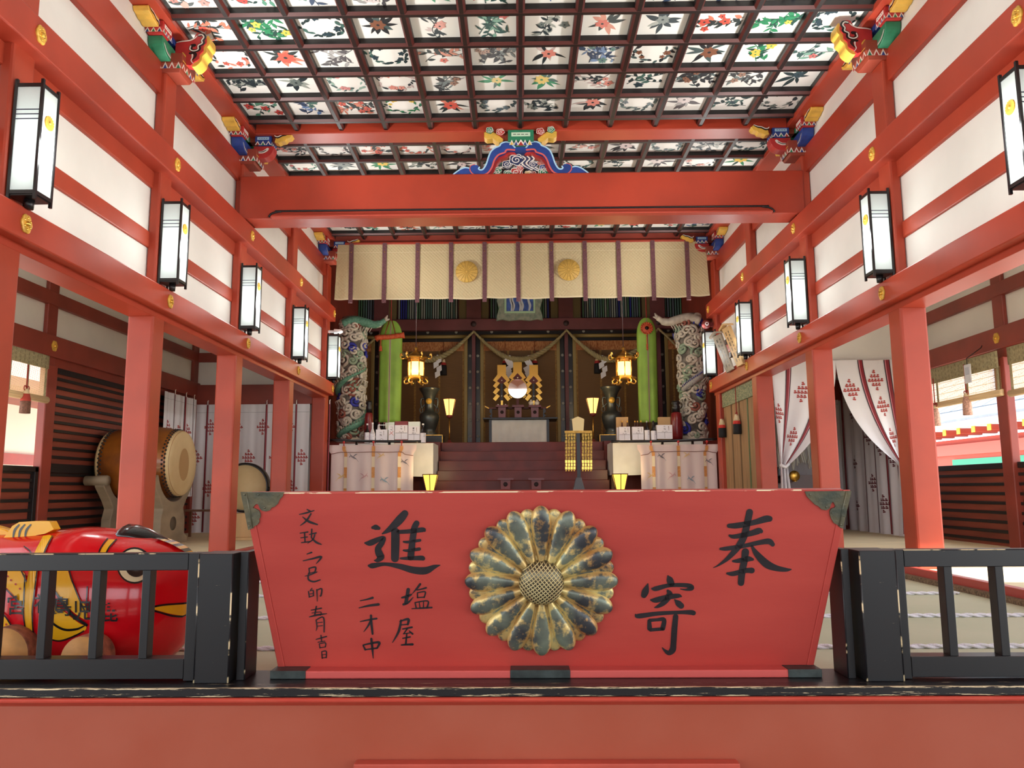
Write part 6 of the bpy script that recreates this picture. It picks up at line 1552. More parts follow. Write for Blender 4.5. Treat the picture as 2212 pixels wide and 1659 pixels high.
for px, py, lb in ((958, 776, 'on the left golden blind'), (1091, 772, 'left one behind the golden wands'), (1155, 772, 'right one behind the golden wands'), (1290, 772, 'on the right golden blind')):
    c = pt(px, py, 'y', WY - 0.13); tassel(c, 'black and red tassel hanging ' + lb if lb.startswith('on') else 'black and red tassel, ' + lb, 'tassels of the golden blinds', [(TCRM, 0.22), (CRIM, 0.16), (TBLK, 0.62)], (mat('orange_cord', (150, 76, 40), 0.7), 0.45), 0.42, 0.085)

# framed tablet under the curtain
t = thing('framed_tablet', 'carved grey green framed tablet with blue ground peeping below the cream curtain', 'tablet', pt(1122, 690, 'y', 18.8))
a, b, z0, z1 = B(1074, 690, 1171, 693, 18.8)
zc = pt(1122, 693, 'y', 18.8).z
FRM = mat('grey_green_carved_frame', (104, 116, 100), 0.7, rgb2=(136, 138, 120), scale=14, bump=0.8, bscale=22)
P = [(a - 0.02, zc), (a + 0.12, zc + 0.03), (a + 0.3, zc - 0.005), ((a + b) / 2, zc + 0.02), (b - 0.3, zc - 0.005), (b - 0.12, zc + 0.03), (b + 0.02, zc), (b + 0.0, zc + 0.16), (b - 0.05, zc + 0.3), (b + 0.01, zc + 0.5), (b - 0.02, zc + 1.0), (a + 0.02, zc + 1.0), (a - 0.01, zc + 0.5), (a + 0.05, zc + 0.3), (a, zc + 0.16)]
q = M(FRM); q.pxz(P, 18.76, 18.84); obj('carved_frame', q, t, 0.01)
a, b, z0, z1 = B(1094, 640, 1152, 672, 18.75)
q = M(mat('pale_green_moulding', (150, 176, 140), 0.6)); q.box(a - 0.05, b + 0.05, 18.74, 18.77, z0 - 0.05, zc + 0.95); obj('inner_moulding', q, t)
q = M(mat('deep_blue_tablet_ground', (34, 52, 110), 0.6, rgb2=(60, 88, 150), scale=8)); q.box(a, b, 18.73, 18.75, z0, zc + 0.93); g_ = obj('tablet_ground', q, t)
q = M(mat('pale_tablet_strokes', (170, 170, 170), 0.6))
for x, s in ((a + 0.12, 1), (a + 0.16, 1), ((a + b) / 2, 1), ((a + b) / 2 + 0.05, 1), (b - 0.1, 1)):
    stroke(q, [(x, z0 + 0.02, 0.02), (x + 0.02, z0 + 0.14, 0.03), (x - 0.02, z0 + 0.3, 0.025), (x, z0 + 0.6, 0.02)], lambda p: Vector((p[0], 18.728, p[1])))
obj('pale_strokes', q, g_, fix=False)
for x in (a - 0.02, b + 0.02): q = M(DKB); q.tube([(x, 18.8, zc + 0.9), (x, 18.8, 5.96)], 0.012, 6); obj('hanger', q, t)

# green streamers hanging before the sanctuary
LIME = mat('lime_green_silk', (140, 180, 70), 0.6, var=0.05, scale=3); LSTR = mat('cream_stripe', (196, 176, 150), 0.7); LPUR = mat('purple_stripe', (84, 54, 62), 0.7)
def streamer(pxl, pxr, pxt, yt, yb_, label, roll):
    Y = 17.4; l, r_ = pt(pxl, 800, 'y', Y).x, pt(pxr, 800, 'y', Y).x; cx = (l + r_) / 2; hw = (r_ - l) / 2
    zt_, zb_ = pt(pxt, yt, 'y', Y).z, pt(pxt, yb_, 'y', Y).z
    t = thing('green_streamer', label, 'streamer', (cx, Y, zt_))
    sh = 0.42
    def f(u, v):
        z = zt_ + (zb_ - zt_) * v; d = zt_ - z; w = hw * (sqrt(max(0.0, 1 - (1 - min(1, d / sh)) ** 2)) * 0.94 + 0.06) * (1 + 0.03 * (1 - v)); s = 2 * u - 1
        return Vector((cx + s * w - 0.05 * v * hw, Y - 0.13 * sqrt(max(0, 1 - s * s)) * min(1, d / sh + 0.1) + 0.012 * sin(9 * s) * v, z))
    q = M(LIME); q.grid(lambda u, v: f(u, v ** 1.4), 20, 40); c = obj('silk_bag', q, t, solid=0.004)
    q = M(LSTR, LPUR); q.grid(lambda u, v: f(0.47 + 0.07 * u, v ** 1.4) + Vector((0, -0.006, 0)), 3, 40, None, True, lambda i, j: [LSTR, LPUR, LSTR][i]); obj('centre_stripe', q, c, fix=False)
    q = M(REDC); q.tube([(cx, Y - 0.05, zt_ - 0.02), (cx, Y - 0.02, 5.9)], 0.012, 6); obj('hanging_cord', q, t)
    RO = mat('red_brocade_ornament', (178, 62, 34), 0.6, rgb2=(206, 96, 52), scale=24)
    if roll:
        z = pt(843, 729, 'y', Y - 0.14).z; q = M(RO); q.tube([(l - 0.07, Y - 0.15, z - 0.03), (l, Y - 0.16, z), (cx, Y - 0.20, z + 0.0), (r_, Y - 0.16, z + 0.04), (r_ + 0.07, Y - 0.15, z + 0.05)], [0.075, 0.06, 0.055, 0.06, 0.075], 10); obj('brocade_roll', q, t)
        q = M(RO); x = l + 0.05; q.tube([(x, Y - 0.2, z - 0.05), (x, Y - 0.2, z - 0.22)], 0.012, 5); q.lathe([(0.02, 0.0), (0.03, -0.03), (0.035, -0.12)], (x, Y - 0.2, z - 0.2), 8); obj('small_tassel', q, t)
        for s in (-1, 1): q = M(REDC); q.tube([(cx + s * 0.03, Y - 0.1, zt_ - 0.02), (cx + s * hw * 0.55, Y - 0.15, z)], 0.010, 5); obj('side_cord', q, t)
    else:
        c = pt(1397, 709, 'y', Y - 0.17); q = M(RO); q.lathe([(0, -0.03), (0.10, -0.02), (0.135, 0.0), (0.12, 0.02)], c, 20, None, 'y'); q.lathe([(0, -0.045), (0.045, -0.03)], c, 12, BLACKL, 'y')
        for k in range(16): a = 2 * pi * k / 16; q.ball((c.x + 0.125 * cos(a), c.y - 0.01, c.z + 0.125 * sin(a)), 0.022, RO, 5)
        obj('round_ornament', q, t); q = M(RO); q.tube([c, c + Vector((0, 0, -0.5))], 0.012, 5); q.lathe([(0.02, 0), (0.022, -0.12)], c + Vector((0, 0, -0.36)), 8); obj('small_tassel', q, t)
streamer(820, 868, 844, 692, 913, 'lime green silk streamer with a red brocade roll, left of the altar', True)
streamer(1378, 1420, 1397, 686, 913, 'lime green silk streamer with a round red ornament, right of the altar', False)

# hanging gilt lanterns
GLOW = mat('warm_lantern_glass', (255, 226, 150), 0.5, emit=((255, 206, 110), 1.5)); GILTB = mat('gilt_bronze', (196, 150, 72), 0.3, 0.9, var=0.15, scale=12)
def hanging(px, label):
    Y = 15.9; c = pt(px, 800, 'y', Y); zt_, zb_ = pt(px, 775, 'y', Y).z, pt(px, 813, 'y', Y).z; r = 0.165
    t = thing('hanging_lantern', label, 'lantern', (c.x, Y, zb_), 'hanging gilt lanterns')
    q = M(GLOW); q.lathe([(r * 0.93, 0.0), (r * 0.93, zt_ - zb_ - 0.06)], (c.x, Y, zb_ + 0.02), 6, None, 'z', 1, pi / 6 * (0 if px < 1000 else 1)); obj('lantern_glass', q, t)
    for k in range(6):
        a = 2 * pi * k / 6 + (0 if px < 1000 else pi / 6); q = M(GILTB); q.tube([(c.x + r * cos(a), Y + r * sin(a), zb_), (c.x + r * cos(a), Y + r * sin(a), zt_)], 0.011, 6); obj('frame_bar', q, t)
    q = M(GILTB); q.lathe([(r * 1.05, 0), (r * 1.05, 0.02), (r, 0.03), (r, 0.06), (r * 1.02, 0.07)], (c.x, Y, zt_ - 0.075), 6); obj('pierced_band', q, t)
    q = M(GILTB); q.lathe([(r * 1.55, 0.0), (r * 1.5, 0.03), (r * 0.9, 0.09), (r * 0.45, 0.14), (r * 0.2, 0.17), (0.03, 0.19), (0.045, 0.22), (0, 0.26)], (c.x, Y, zt_), 6); rf = obj('lantern_roof', q, t)
    for k in range(6):
        a = 2 * pi * k / 6 + (0 if px < 1000 else pi / 6); q = M(GILTB); P = [(r * 1.45, 0.02), (r * 1.75, 0.0), (r * 1.95, 0.04), (r * 1.92, 0.10), (r * 1.78, 0.10), (r * 1.76, 0.06)]
        q.tube(catmull([(c.x + a_ * cos(a), Y + a_ * sin(a), zt_ + b_) for a_, b_ in P], 3), 0.016, 6); obj('curled_corner', q, rf)
    q = M(GILTB); q.lathe([(r * 0.8, 0.0), (r * 1.5, -0.02), (r * 1.55, -0.05), (r * 1.2, -0.07), (r * 0.3, -0.08)], (c.x, Y, zb_ + 0.01), 6); bs = obj('lantern_base', q, t)
    for k in range(6):
        a = 2 * pi * k / 6; q = M(GILTB); P = [(r * 1.2, -0.06), (r * 1.45, -0.09), (r * 1.4, -0.14), (r * 1.15, -0.15), (r * 0.8, -0.12)]
        q.tube(catmull([(c.x + a_ * cos(a), Y + a_ * sin(a), zb_ + b_) for a_, b_ in P], 3), 0.018, 6); obj('scroll_foot', q, bs)
    q = M(DKB); q.tube([(c.x, Y, zt_ + 0.24), (c.x, Y, 5.95)], 0.008, 5); obj('chain', q, t)
    L_ = bpy.data.lights.new('lantern_light', 'POINT'); L_.energy = 14; L_.color = (1.0, 0.72, 0.36); L_.shadow_soft_size = 0.1
    lo = bpy.data.objects.new('lantern_light', L_); C.objects.link(lo); lo.location = (c.x, Y - 0.35, zb_ - 0.1)
hanging(898.5, 'lit gilt hanging lantern left of the altar'); hanging(1347.5, 'lit gilt hanging lantern right of the altar')

# lamp stands
def bonbori(px, ytop, ybot, pw, Y, zfloor, label, grp, warm):
    c = pt(px, ytop, 'y', Y); zb_ = pt(px, ybot, 'y', Y).z; r = pw / 2 * (Y / F); h = c.z - zb_
    t = thing('lamp_stand', label, 'lamp', (c.x, Y, zfloor), grp)
    q = M(warm); q.lathe([(r * 0.50, 0.0), (r * 0.97, h)], (c.x, Y, zb_), 6, None, 'z', 1, pi / 6, cap=False); obj('lamp_shade', q, t)
    for k in range(6):
        a = 2 * pi * k / 6 + pi / 6; q = M(MAROON2); q.tube([(c.x + r * 0.52 * cos(a), Y + r * 0.52 * sin(a), zb_), (c.x + r * cos(a), Y + r * sin(a), c.z)], 0.008, 5); obj('shade_rib', q, t)
    q = M(MAROON2); q.lathe([(r * 1.04, 0.0), (r * 1.06, 0.015), (r * 0.9, 0.015), (r * 0.9, 0.0), (r * 1.04, 0.0)], (c.x, Y, c.z), 6, None, 'z', 1, pi / 6, cap=False); obj('shade_rim', q, t)
    q = M(MAROON2); q.lathe([(r * 0.5, 0), (r * 0.45, -0.04), (0.03, -0.07)], (c.x, Y, zb_), 10); obj('shade_cup', q, t)
    q = M(GILTB); q.tube([(c.x, Y, zb_ - 0.05), (c.x, Y, zfloor + 0.05)], 0.016, 8); obj('pole', q, t)
    q = M(MAROON2); q.lathe([(0.15, 0.0), (0.15, 0.03), (0.05, 0.05), (0.03, 0.10)], (c.x, Y, zfloor), 12); obj('lamp_foot', q, t)
    L_ = bpy.data.lights.new('lamp_light', 'POINT'); L_.energy = 8; L_.color = (1.0, 0.74, 0.36); L_.shadow_soft_size = 0.05
    lo = bpy.data.objects.new('lamp_light', L_); C.objects.link(lo); lo.location = (c.x, Y, c.z + 0.06)
YG = mat('yellow_lamp_paper', (255, 232, 110), 0.6, emit=((255, 222, 84), 0.85)); OG = mat('warm_lamp_paper', (255, 220, 140), 0.6, emit=((255, 204, 104), 1.2))
bonbori(930, 1026, 1062, 36, 14.72, 0.35, 'yellow lamp rising behind the offertory box at left', 'front lamps', YG)
bonbori(1339, 1025, 1062, 36, 14.72, 0.35, 'yellow lamp rising behind the offertory box at right', 'front lamps', YG)
bonbori(971, 863, 897, 30, 17.5, 1.80, 'slender glowing lamp stand beside the left bronze vase', 'slender lamp stands', OG)
bonbori(1280, 861, 893, 31, 17.5, 1.80, 'slender glowing lamp stand beside the right bronze vase', 'slender lamp stands', OG)

# bronze vases on black stands
def vase(px, yt, yb_, side, label):
    Y = 18.2; c = pt(px, yb_, 'y', Y); zt_ = pt(px, yt, 'y', Y).z; h = zt_ - c.z; k = h / 1.12
    t = thing('bronze_vase', label, 'vase', (c.x, Y, c.z), 'bronze vases')
    prof = [(0.17, 0), (0.18, 0.05), (0.13, 0.10), (0.16, 0.16), (0.21, 0.30), (0.235, 0.42), (0.22, 0.50), (0.15, 0.55), (0.115, 0.58), (0.105, 0.68), (0.115, 0.82), (0.15, 0.94), (0.20, 1.04), (0.245, 1.10), (0.245, 1.12), (0.22, 1.11), (0.15, 1.0), (0.10, 0.8)]
    q = M(BRONZE); q.lathe([(a * k, b * k) for a, b in prof], c, 32, None, 'z', cap=False); obj('vase_body', q, t)
    for s in (-1, 1):
        q = M(BRONZE); q.tube(catmull([(c.x + s * a * k, Y, c.z + b * k) for a, b in ((0.11, 0.86), (0.18, 0.88), (0.20, 0.82), (0.19, 0.70), (0.17, 0.66), (0.14, 0.70), (0.10, 0.74))], 4), 0.02 * k, 7); hd = obj('handle', q, t)
        q = M(BRONZE); q.tube([(c.x + s * 0.19 * k + 0.035 * cos(a), Y - 0.02, c.z + 0.60 * k + 0.06 * sin(a)) for a in [2 * pi * i / 16 for i in range(17)]], 0.010, 6, cap=False); obj('ring', q, hd)
    q = M(GOLDP); q.lathe([(0, -0.004), (0.07 * k, 0.0), (0.07 * k, 0.02)], (c.x, Y - 0.135 * k, c.z + 0.80 * k), 20, None, 'y'); obj('gilt_crest', q, t)
    a, b = (pt(920, 940, 'y', Y).x - 0.30, pt(958, 940, 'y', Y).x) if side < 0 else (pt(1293, 940, 'y', Y).x, pt(1334, 940, 'y', Y).x + 0.15)
    t = thing('vase_stand', 'black stand with gilt edges under the ' + ('left' if side < 0 else 'right') + ' bronze vase', 'stand', ((a + b) / 2, Y, 1.80), 'vase stands')
    q = M(BLACKL); q.box(a, b, Y - 0.28, Y + 0.28, 1.80, c.z); obj('stand_body', q, t, 0.004)
    q = M(GILTB); q.box(a - 0.005, b + 0.005, Y - 0.286, Y - 0.27, c.z - 0.018, c.z); q2 = obj('gilt_edge', q, t)
    for x in (a, b): q = M(GILTB); q.box(x - 0.008, x + 0.008, Y - 0.286, Y - 0.27, 1.80, c.z - 0.018); obj('gilt_edge', q, t)
vase(927, 839, 941, -1, 'tall dark bronze vase with ring handles left of the altar'); vase(1322, 836, 940, 1, 'tall dark bronze vase with ring handles right of the altar')

# altar table with mirror and golden wands
AY = 18.4
a, b, z0, z1 = B(1062, 905, 1181, 960, AY)
t = thing('altar_table', 'altar table draped with white cloth in the middle of the sanctuary', 'altar', ((a + b) / 2, AY, 1.80))
q = M(CLOTHW); q.grid(lambda u, v: Vector((a + (b - a) * u, AY - 0.02 - 0.012 * sin(40 * u) * (0.3 + v), z1 - 0.03 - (z1 - 1.82) * v)), 60, 6); obj('white_cloth', q, t)
for x in (a - 0.03, b + 0.03): q = M(BLACKL); q.box(x - 0.03, x + 0.03, AY - 0.04, AY + 0.5, 1.80, z1); obj('table_leg', q, t)
q = M(BLACKL); q.box(a - 0.20, b + 0.26, AY - 0.16, AY + 0.66, z1 - 0.02, z1 + 0.02); obj('tabletop', q, t, 0.006)
TZ = z1 + 0.021
# raised lacquer tray table with turned-up gilt ends
t = thing('offering_table', 'dark lacquer offering table with gilt turned up ends on the altar', 'table', ((a + b) / 2, AY + 0.2, TZ))
l, r_ = pt(1056, 880, 'y', AY + 0.3).x, pt(1180, 880, 'y', AY + 0.3).x; zt_ = pt(1118, 879, 'y', AY).z
q = M(MAROON); q.box(l, r_, AY + 0.23, AY + 0.38, zt_ - 0.02, zt_ + 0.015); obj('tabletop', q, t)
for s, x in ((-1, l), (1, r_)):
    q = M(GILTB); q.hexa([(x, AY + 0.23, zt_ - 0.02), (x + s * 0.09, AY + 0.23, zt_ + 0.03), (x + s * 0.10, AY + 0.23, zt_ + 0.06), (x, AY + 0.23, zt_ + 0.015)], [(x, AY + 0.38, zt_ - 0.02), (x + s * 0.09, AY + 0.38, zt_ + 0.03), (x + s * 0.10, AY + 0.38, zt_ + 0.06), (x, AY + 0.38, zt_ + 0.015)]); obj('turned_up_end', q, t)
    q = M(BLACKL); x2 = x - s * 0.05; q.box(x2 - 0.03, x2 + 0.03, AY + 0.24, AY + 0.37, TZ, zt_ - 0.02); lg = obj('leg', q, t)
    for zz in (TZ + 0.03, TZ + 0.12): q = M(GILTB); q.ball((x2 + s * 0.02, AY + 0.23, zz), 0.022, GILTB, 6); obj('gilt_mount', q, lg)
def sanbo(px, yt, yb_, pw, Y, label, grp):
    c = pt(px, yt, 'y', Y); zb_ = pt(px, yb_, 'y', Y).z; w = pw / 2 * Y / F; h = c.z - zb_
    t = thing('offering_stand', label, 'stand', (c.x, Y, zb_), grp)
    q = M(MAROON2); q.box(c.x - w, c.x + w, Y - w, Y + w, c.z - h * 0.16, c.z - h * 0.08); obj('tray', q, t)
    for s in (-1, 1):
        q = M(MAROON2); q.box(c.x + s * w - 0.008, c.x + s * w + 0.008, Y - w, Y + w, c.z - h * 0.16, c.z); obj('tray_rim', q, t)
    q = M(MAROON2); q.box(c.x - w, c.x + w, Y - w - 0.006, Y - w + 0.006, c.z - h * 0.16, c.z); obj('tray_rim', q, t)
    q = M(MAROON2); q.frus((c.x, Y), zb_, c.z - h * 0.16, w * 0.62, w * 0.62, w * 0.66, w * 0.66); bd = obj('stand_body', q, t, 0.003)
    q = M(mat('stand_hole', (34, 14, 16), 0.7)); q.lathe([(0, -0.002), (w * 0.30, -0.002), (w * 0.30, 0.002), (0, 0.002)], (c.x, Y - w * 0.645, zb_ + h * 0.45), 16, None, 'y'); obj('round_hole', q, bd)  # no opening cut: dark disc coloured like the shade inside a hole
    return c
s1 = sanbo(1084.5, 876, 903.5, 25, AY + 0.03, 'small maroon offering stand with two white cones, left on the altar', 'offering stands on the altar')
s2 = sanbo(1119, 876, 903.5, 24, AY + 0.03, 'small empty maroon offering stand in front of the mirror', 'offering stands on the altar')
s3 = sanbo(1155, 876, 903.5, 25, AY + 0.03, 'small maroon offering stand with two white jars, right on the altar', 'offering stands on the altar')
sanbo(1092, 1033, 1057, 32, 15.36, 'left of two maroon stands low on the steps behind the offertory box', 'offering stands on the steps')
sanbo(1158, 1033, 1057, 32, 15.36, 'right of two maroon stands low on the steps behind the offertory box', 'offering stands on the steps')
for px, lb in ((1076, 'left'), (1092, 'right')):
    c = pt(px, 876.5, 'y', AY + 0.03); q = M(PAPER); q.lathe([(0.03, 0), (0.018, 0.03), (0, 0.045)], c, 12); tag(obj('salt_cone', q), lb + ' little white cone on the left altar stand', 'cone', 'white cones')
for px, lb in ((1147, 'left'), (1160, 'right')):
    c = pt(px, 876.5, 'y', AY + 0.03); q = M(mat('white_porcelain', (226, 222, 214), 0.25)); q.lathe([(0.035, 0), (0.06, 0.06), (0.058, 0.085), (0.03, 0.11), (0.022, 0.12), (0.024, 0.145), (0, 0.15)], c, 16); tag(obj('porcelain_jar', q), lb + ' white porcelain jar on the right altar stand', 'jar', 'white jars')
GLD = mat('polished_gold_leaf', (226, 184, 90), 0.22, 1.0)
def wand(px, y0, label):
    """golden wand: upright plate with zigzag strips falling at both sides of a dark pole"""
    Y = AY + 0.52; Z = lambda u, v: (1030 + u / 9.217, 760 + v / 9.217); dx = px - 1084.5; dy = y0
    t = thing('golden_wand', label, 'wand', pt(px, 903, 'y', Y), 'golden wands on the altar')
    f = lambda u, v: (lambda p: (p.x, p.z))(pt(Z(u, v)[0] + dx, Z(u, v)[1] + dy, 'y', Y))
    q = M(GLD); q.pxz([f(*p) for p in ((408, 262), (580, 262), (582, 455), (660, 570), (612, 605), (495, 480), (378, 605), (322, 570), (408, 455))], Y - 0.012, Y); obj('gold_plate', q, t)
    for s in (-1, 1):
        for k, (u, v) in enumerate(((390, 652), (390, 780), (390, 908))):
            g = lambda a, b: f(495 + s * (495 - a) * -1 if False else (a if s < 0 else 990 - a), b)
            P = [g(u + 8, v - 70), g(u + 68, v - 25), g(u - 15, v + 75), g(u - 68, v + 30)]
            q = M(GLD); q.pxz(P, Y - 0.014 - 0.004 * k, Y - 0.006 - 0.004 * k); obj('gold_zigzag', q, t)
    q = M(BLACKL); a, b = f(470, 480), f(520, 1300); q.box(a[0], b[0], Y + 0.002, Y + 0.03, TZ, a[1] + 0.03); q.pxz([f(*p) for p in ((495, 480), (590, 590), (495, 640), (405, 590))], Y - 0.002, Y + 0.004, MAROON); p_ = obj('pole', q, t, fix=True)
    q = M(GLD)
    for v in (570, 880): c = f(497, v); q.ball((c[0], Y - 0.006, c[1]), 0.02, mat('silver_stud', (230, 226, 220), 0.3, 0.6), 6)
    a, b = f(478, 970), f(520, 1060); q.box(a[0], b[0], Y - 0.004, Y + 0.004, b[1], a[1]); obj('pole_mount', q, p_, fix=False)
wand(1084.5, 0, 'golden paper wand on the altar left of the mirror'); wand(1153.5, 0, 'golden paper wand on the altar right of the mirror'); wand(1118.8, -6, 'golden paper wand standing behind the mirror')
c = pt(1118, 840, 'y', AY + 0.44); r = 0.236
t = thing('round_mirror', 'round polished mirror in the middle of the altar', 'mirror', (c.x, c.y, TZ))
q = M(mat('mirror_silver', (236, 236, 232), 0.03, 1.0)); n = 48
q.lathe([(0, -0.004), (r, 0.0), (r, 0.012), (0, 0.012)], (0, 0, 0), n, None, 'y')
q.v = [Vector((c.x + v.x, c.y + v.y + -v.z * 0.035, c.z + v.z)) for v in q.v]; q.sm = [False] * len(q.sm); obj('mirror_disc', q, t)
q = M(GLD); q.tube([(c.x + r * cos(a), c.y, c.z + r * sin(a)) for a in [2 * pi * i / 40 for i in range(41)]], 0.008, 6, cap=False); obj('rim', q, t)
q = M(MAROON); q.box(c.x - 0.03, c.x + 0.03, c.y + 0.012, c.y + 0.04, TZ, c.z - r * 0.8); q.box(c.x - 0.15, c.x + 0.15, c.y - 0.04, c.y + 0.06, TZ, TZ + 0.03); obj('mirror_stand', q, t)

# big golden streamer stand before the steps
Y = 14.85; t = thing('golden_streamer_stand', 'tall stand with hanging plates of woven gold before the steps', 'stand', pt(1250, 1058, 'y', Y))
t.location.z = 0.35
f = lambda u, v: (lambda p: (p.x, p.z))(pt(1100 + u / 4.608, 780 + v / 4.608, 'y', Y))
q = M(mat('pale_gold_board', (214, 188, 132), 0.35, 0.5)); q.pxz([f(*p) for p in ((683, 552), (746, 578), (738, 700), (635, 700), (623, 578))], Y - 0.02, Y); obj('top_board', q, t)
q = M(GOLDP); a, b = f(552, 695), f(824, 716); q.box(a[0], b[0], Y - 0.03, Y + 0.01, b[1], a[1]); obj('cross_bar', q, t)
for u0 in (556, 722):
    for r_ in range(11):
        for k in range(4):
            a = f(u0 + 27 * k + (3 if r_ % 2 else 0), 722 + 33 * r_); b = f(u0 + 27 * k + 22, 722 + 33 * r_ + 28)
            q = M(mat('old_gold_plate', (166, 132, 62), 0.35, 0.8, var=0.2, scale=30) if r_ < 8 else GLD); d = 0.008 * ((r_ + k) % 2); q.box(a[0], b[0], Y - 0.022 - d, Y - 0.016 - d, b[1], a[1]); 
            if r_ == 10: c = f(u0 + 27 * k + 11, 722 + 33 * r_ + 40); q.ball((c[0], Y - 0.02, c[1]), 0.018, GLD, 5)
            obj('gold_plate', q, t, fix=False)
q = M(BLACKL); a, b = f(668, 690), f(712, 1180); q.box(a[0], b[0], Y - 0.012, Y + 0.03, 0.5, a[1]); obj('post', q, t)
q = M(mat('grey_stand_foot', (90, 92, 98), 0.4)); a = f(690, 1160); q.frus((a[0], Y), 0.35, a[1], 0.22, 0.2, 0.05, 0.05); obj('stand_foot', q, t, 0.006)

# ------------------------------------------------------------------ curtain stands, white tables
def crane(mb, fn, c, s, mt, flip=1):
    for P in ([(-1.0, 0.9, 0.02), (-0.6, 0.35, 0.10), (0.1, 0.0, 0.14), (0.6, -0.25, 0.05), (1.1, -0.75, 0.02)], [(-0.2, 0.15, 0.05), (0.25, 0.55, 0.10), (0.8, 0.75, 0.03)], [(-0.5, 0.45, 0.04), (-0.95, 0.30, 0.08), (-1.1, 0.0, 0.02)]):
        stroke(mb, [(c[0] + flip * x * s, c[1] + y * s, w * s) for x, y, w in P], fn, mt, cap=4)
KC = mat('pinkish_silk_screen', (226, 206, 200), 0.7, bump=0.1, bscale=14); OB = mat('orange_ribbon', (206, 140, 72), 0.6, rgb2=(222, 160, 96), scale=40); CB = mat('cream_ribbon', (232, 216, 184), 0.7)
def kicho(pl, pr_, pt_, bands, label, side):
    Y = 14.95; l, r_ = pt(pl, 1000, 'y', Y).x, pt(pr_, 1000, 'y', Y).x; zt_ = pt((pl + pr_) / 2, pt_, 'y', Y).z; zb_ = 0.42
    t = thing('curtain_stand', label, 'screen', ((l + r_) / 2, Y, 0.35), 'silk curtain stands')
    g = lambda u, v, o=0.0: Vector((l + (r_ - l) * u + (0.06 * (1 - v) * (2 * u - 1) if v < 0.12 else 0.0), Y - 0.018 * sin(34 * u) * (0.3 + 0.7 * v) - o, zt_ + (zb_ - zt_) * v))
    q = M(KC); q.grid(lambda u, v: g(u, v), 80, 14); c = obj('silk', q, t)
    for px in bands:
        u = (pt(px, 1000, 'y', Y).x - l) / (r_ - l); w = 0.019
        for k in range(6):
            q = M(OB if k % 2 == 0 else CB); va, vb = 0.02 + 0.1 * 2 * k * 0.81, 0.02 + 0.1 * 2 * (k + 1) * 0.81
            q.grid(lambda a, b: g(u + w * (2 * a - 1), min(1, va + (vb - va) * b), 0.022), 2, 3); obj('ribbon', q, t, fix=False)
        p = g(u, 0.0); q = M(CRIM); q.tube([p + Vector((0, -0.02, -0.02)), p + Vector((0, -0.03, 0.07))], 0.010, 5); q.ball(p + Vector((0, -0.04, 0.05)), 0.025, CRIM, 6); obj('red_knot', q, t)
    q = M(mat('crane_grey', (120, 116, 122), 0.7), mat('crane_blue', (140, 164, 176), 0.7), mat('crane_yellow', (222, 190, 130), 0.7), mat('crane_pink', (206, 160, 160), 0.7))
    fn = lambda p: g(p[0], p[1], 0.024)
    for i, (u, v, s, fl) in enumerate(((0.28, 0.20, 0.05, 1), (0.40, 0.50, 0.05, -1), (0.66, 0.56, 0.05, 1), (0.60, 0.18, 0.045, -1), (0.12, 0.50, 0.05, -1), (0.90, 0.28, 0.045, 1), (0.12, 0.80, 0.05, 1), (0.5, 0.82, 0.05, 1))):
        crane(q, lambda p: fn((p[0], v + (v - p[1]) * 1.6)), (u, v), s * (1 if True else 0), q.mats[(0, 3, 1, 2, 2, 0, 3, 0)[i]], fl)
    obj('cranes', q, c, fix=False)
    q = M(mat('thin_brown_cord', (128, 84, 74), 0.7)); P = [(0.0, 0.14), (0.13, 0.115), (0.16, 0.11), (0.3, 0.115), (0.48, 0.11), (0.52, 0.11), (0.68, 0.115), (0.83, 0.115), (0.9, 0.15), (1.0, 0.17)]
    q.tube(catmull([tuple(g(a if side < 0 else 1 - a, b, 0.03)) for a, b in P], 4), 0.006, 5); obj('cord', q, t)
    zb2 = pt((pl + pr_) / 2, 952, 'y', Y).z
    q = M(BLACKL); q.tube(catmull([(l - 0.02, Y, zb2 + 0.02), ((l + r_) / 2, Y, zb2 - 0.01), (r_ + 0.14, Y, zb2 - 0.02)] if side < 0 else [(l - 0.55, Y, zb2 - 0.01), ((l + r_) / 2, Y, zb2 + 0.0), (r_ + 0.02, Y, zb2 + 0.03)], 5), 0.025, 8); obj('bar', q, t)
    for u in (0.3, 0.7): q = M(BLACKL); q.tube([(l + (r_ - l) * u, Y + 0.05, 0.36), (l + (r_ - l) * u, Y + 0.05, zb2)], 0.025, 8); obj('pole', q, t)
    q = M(BLACKL); q.box(l + 0.4, r_ - 0.4, Y - 0.1, Y + 0.2, 0.35, 0.41); obj('stand_base', q, t)
kicho(715, 893, 961, (747, 806.5, 863), 'left pinkish silk curtain stand with orange ribbons and cranes', -1)
kicho(1384, 1548, 960, (1411.5, 1466, 1523), 'right pinkish silk curtain stand with orange ribbons and cranes', 1)
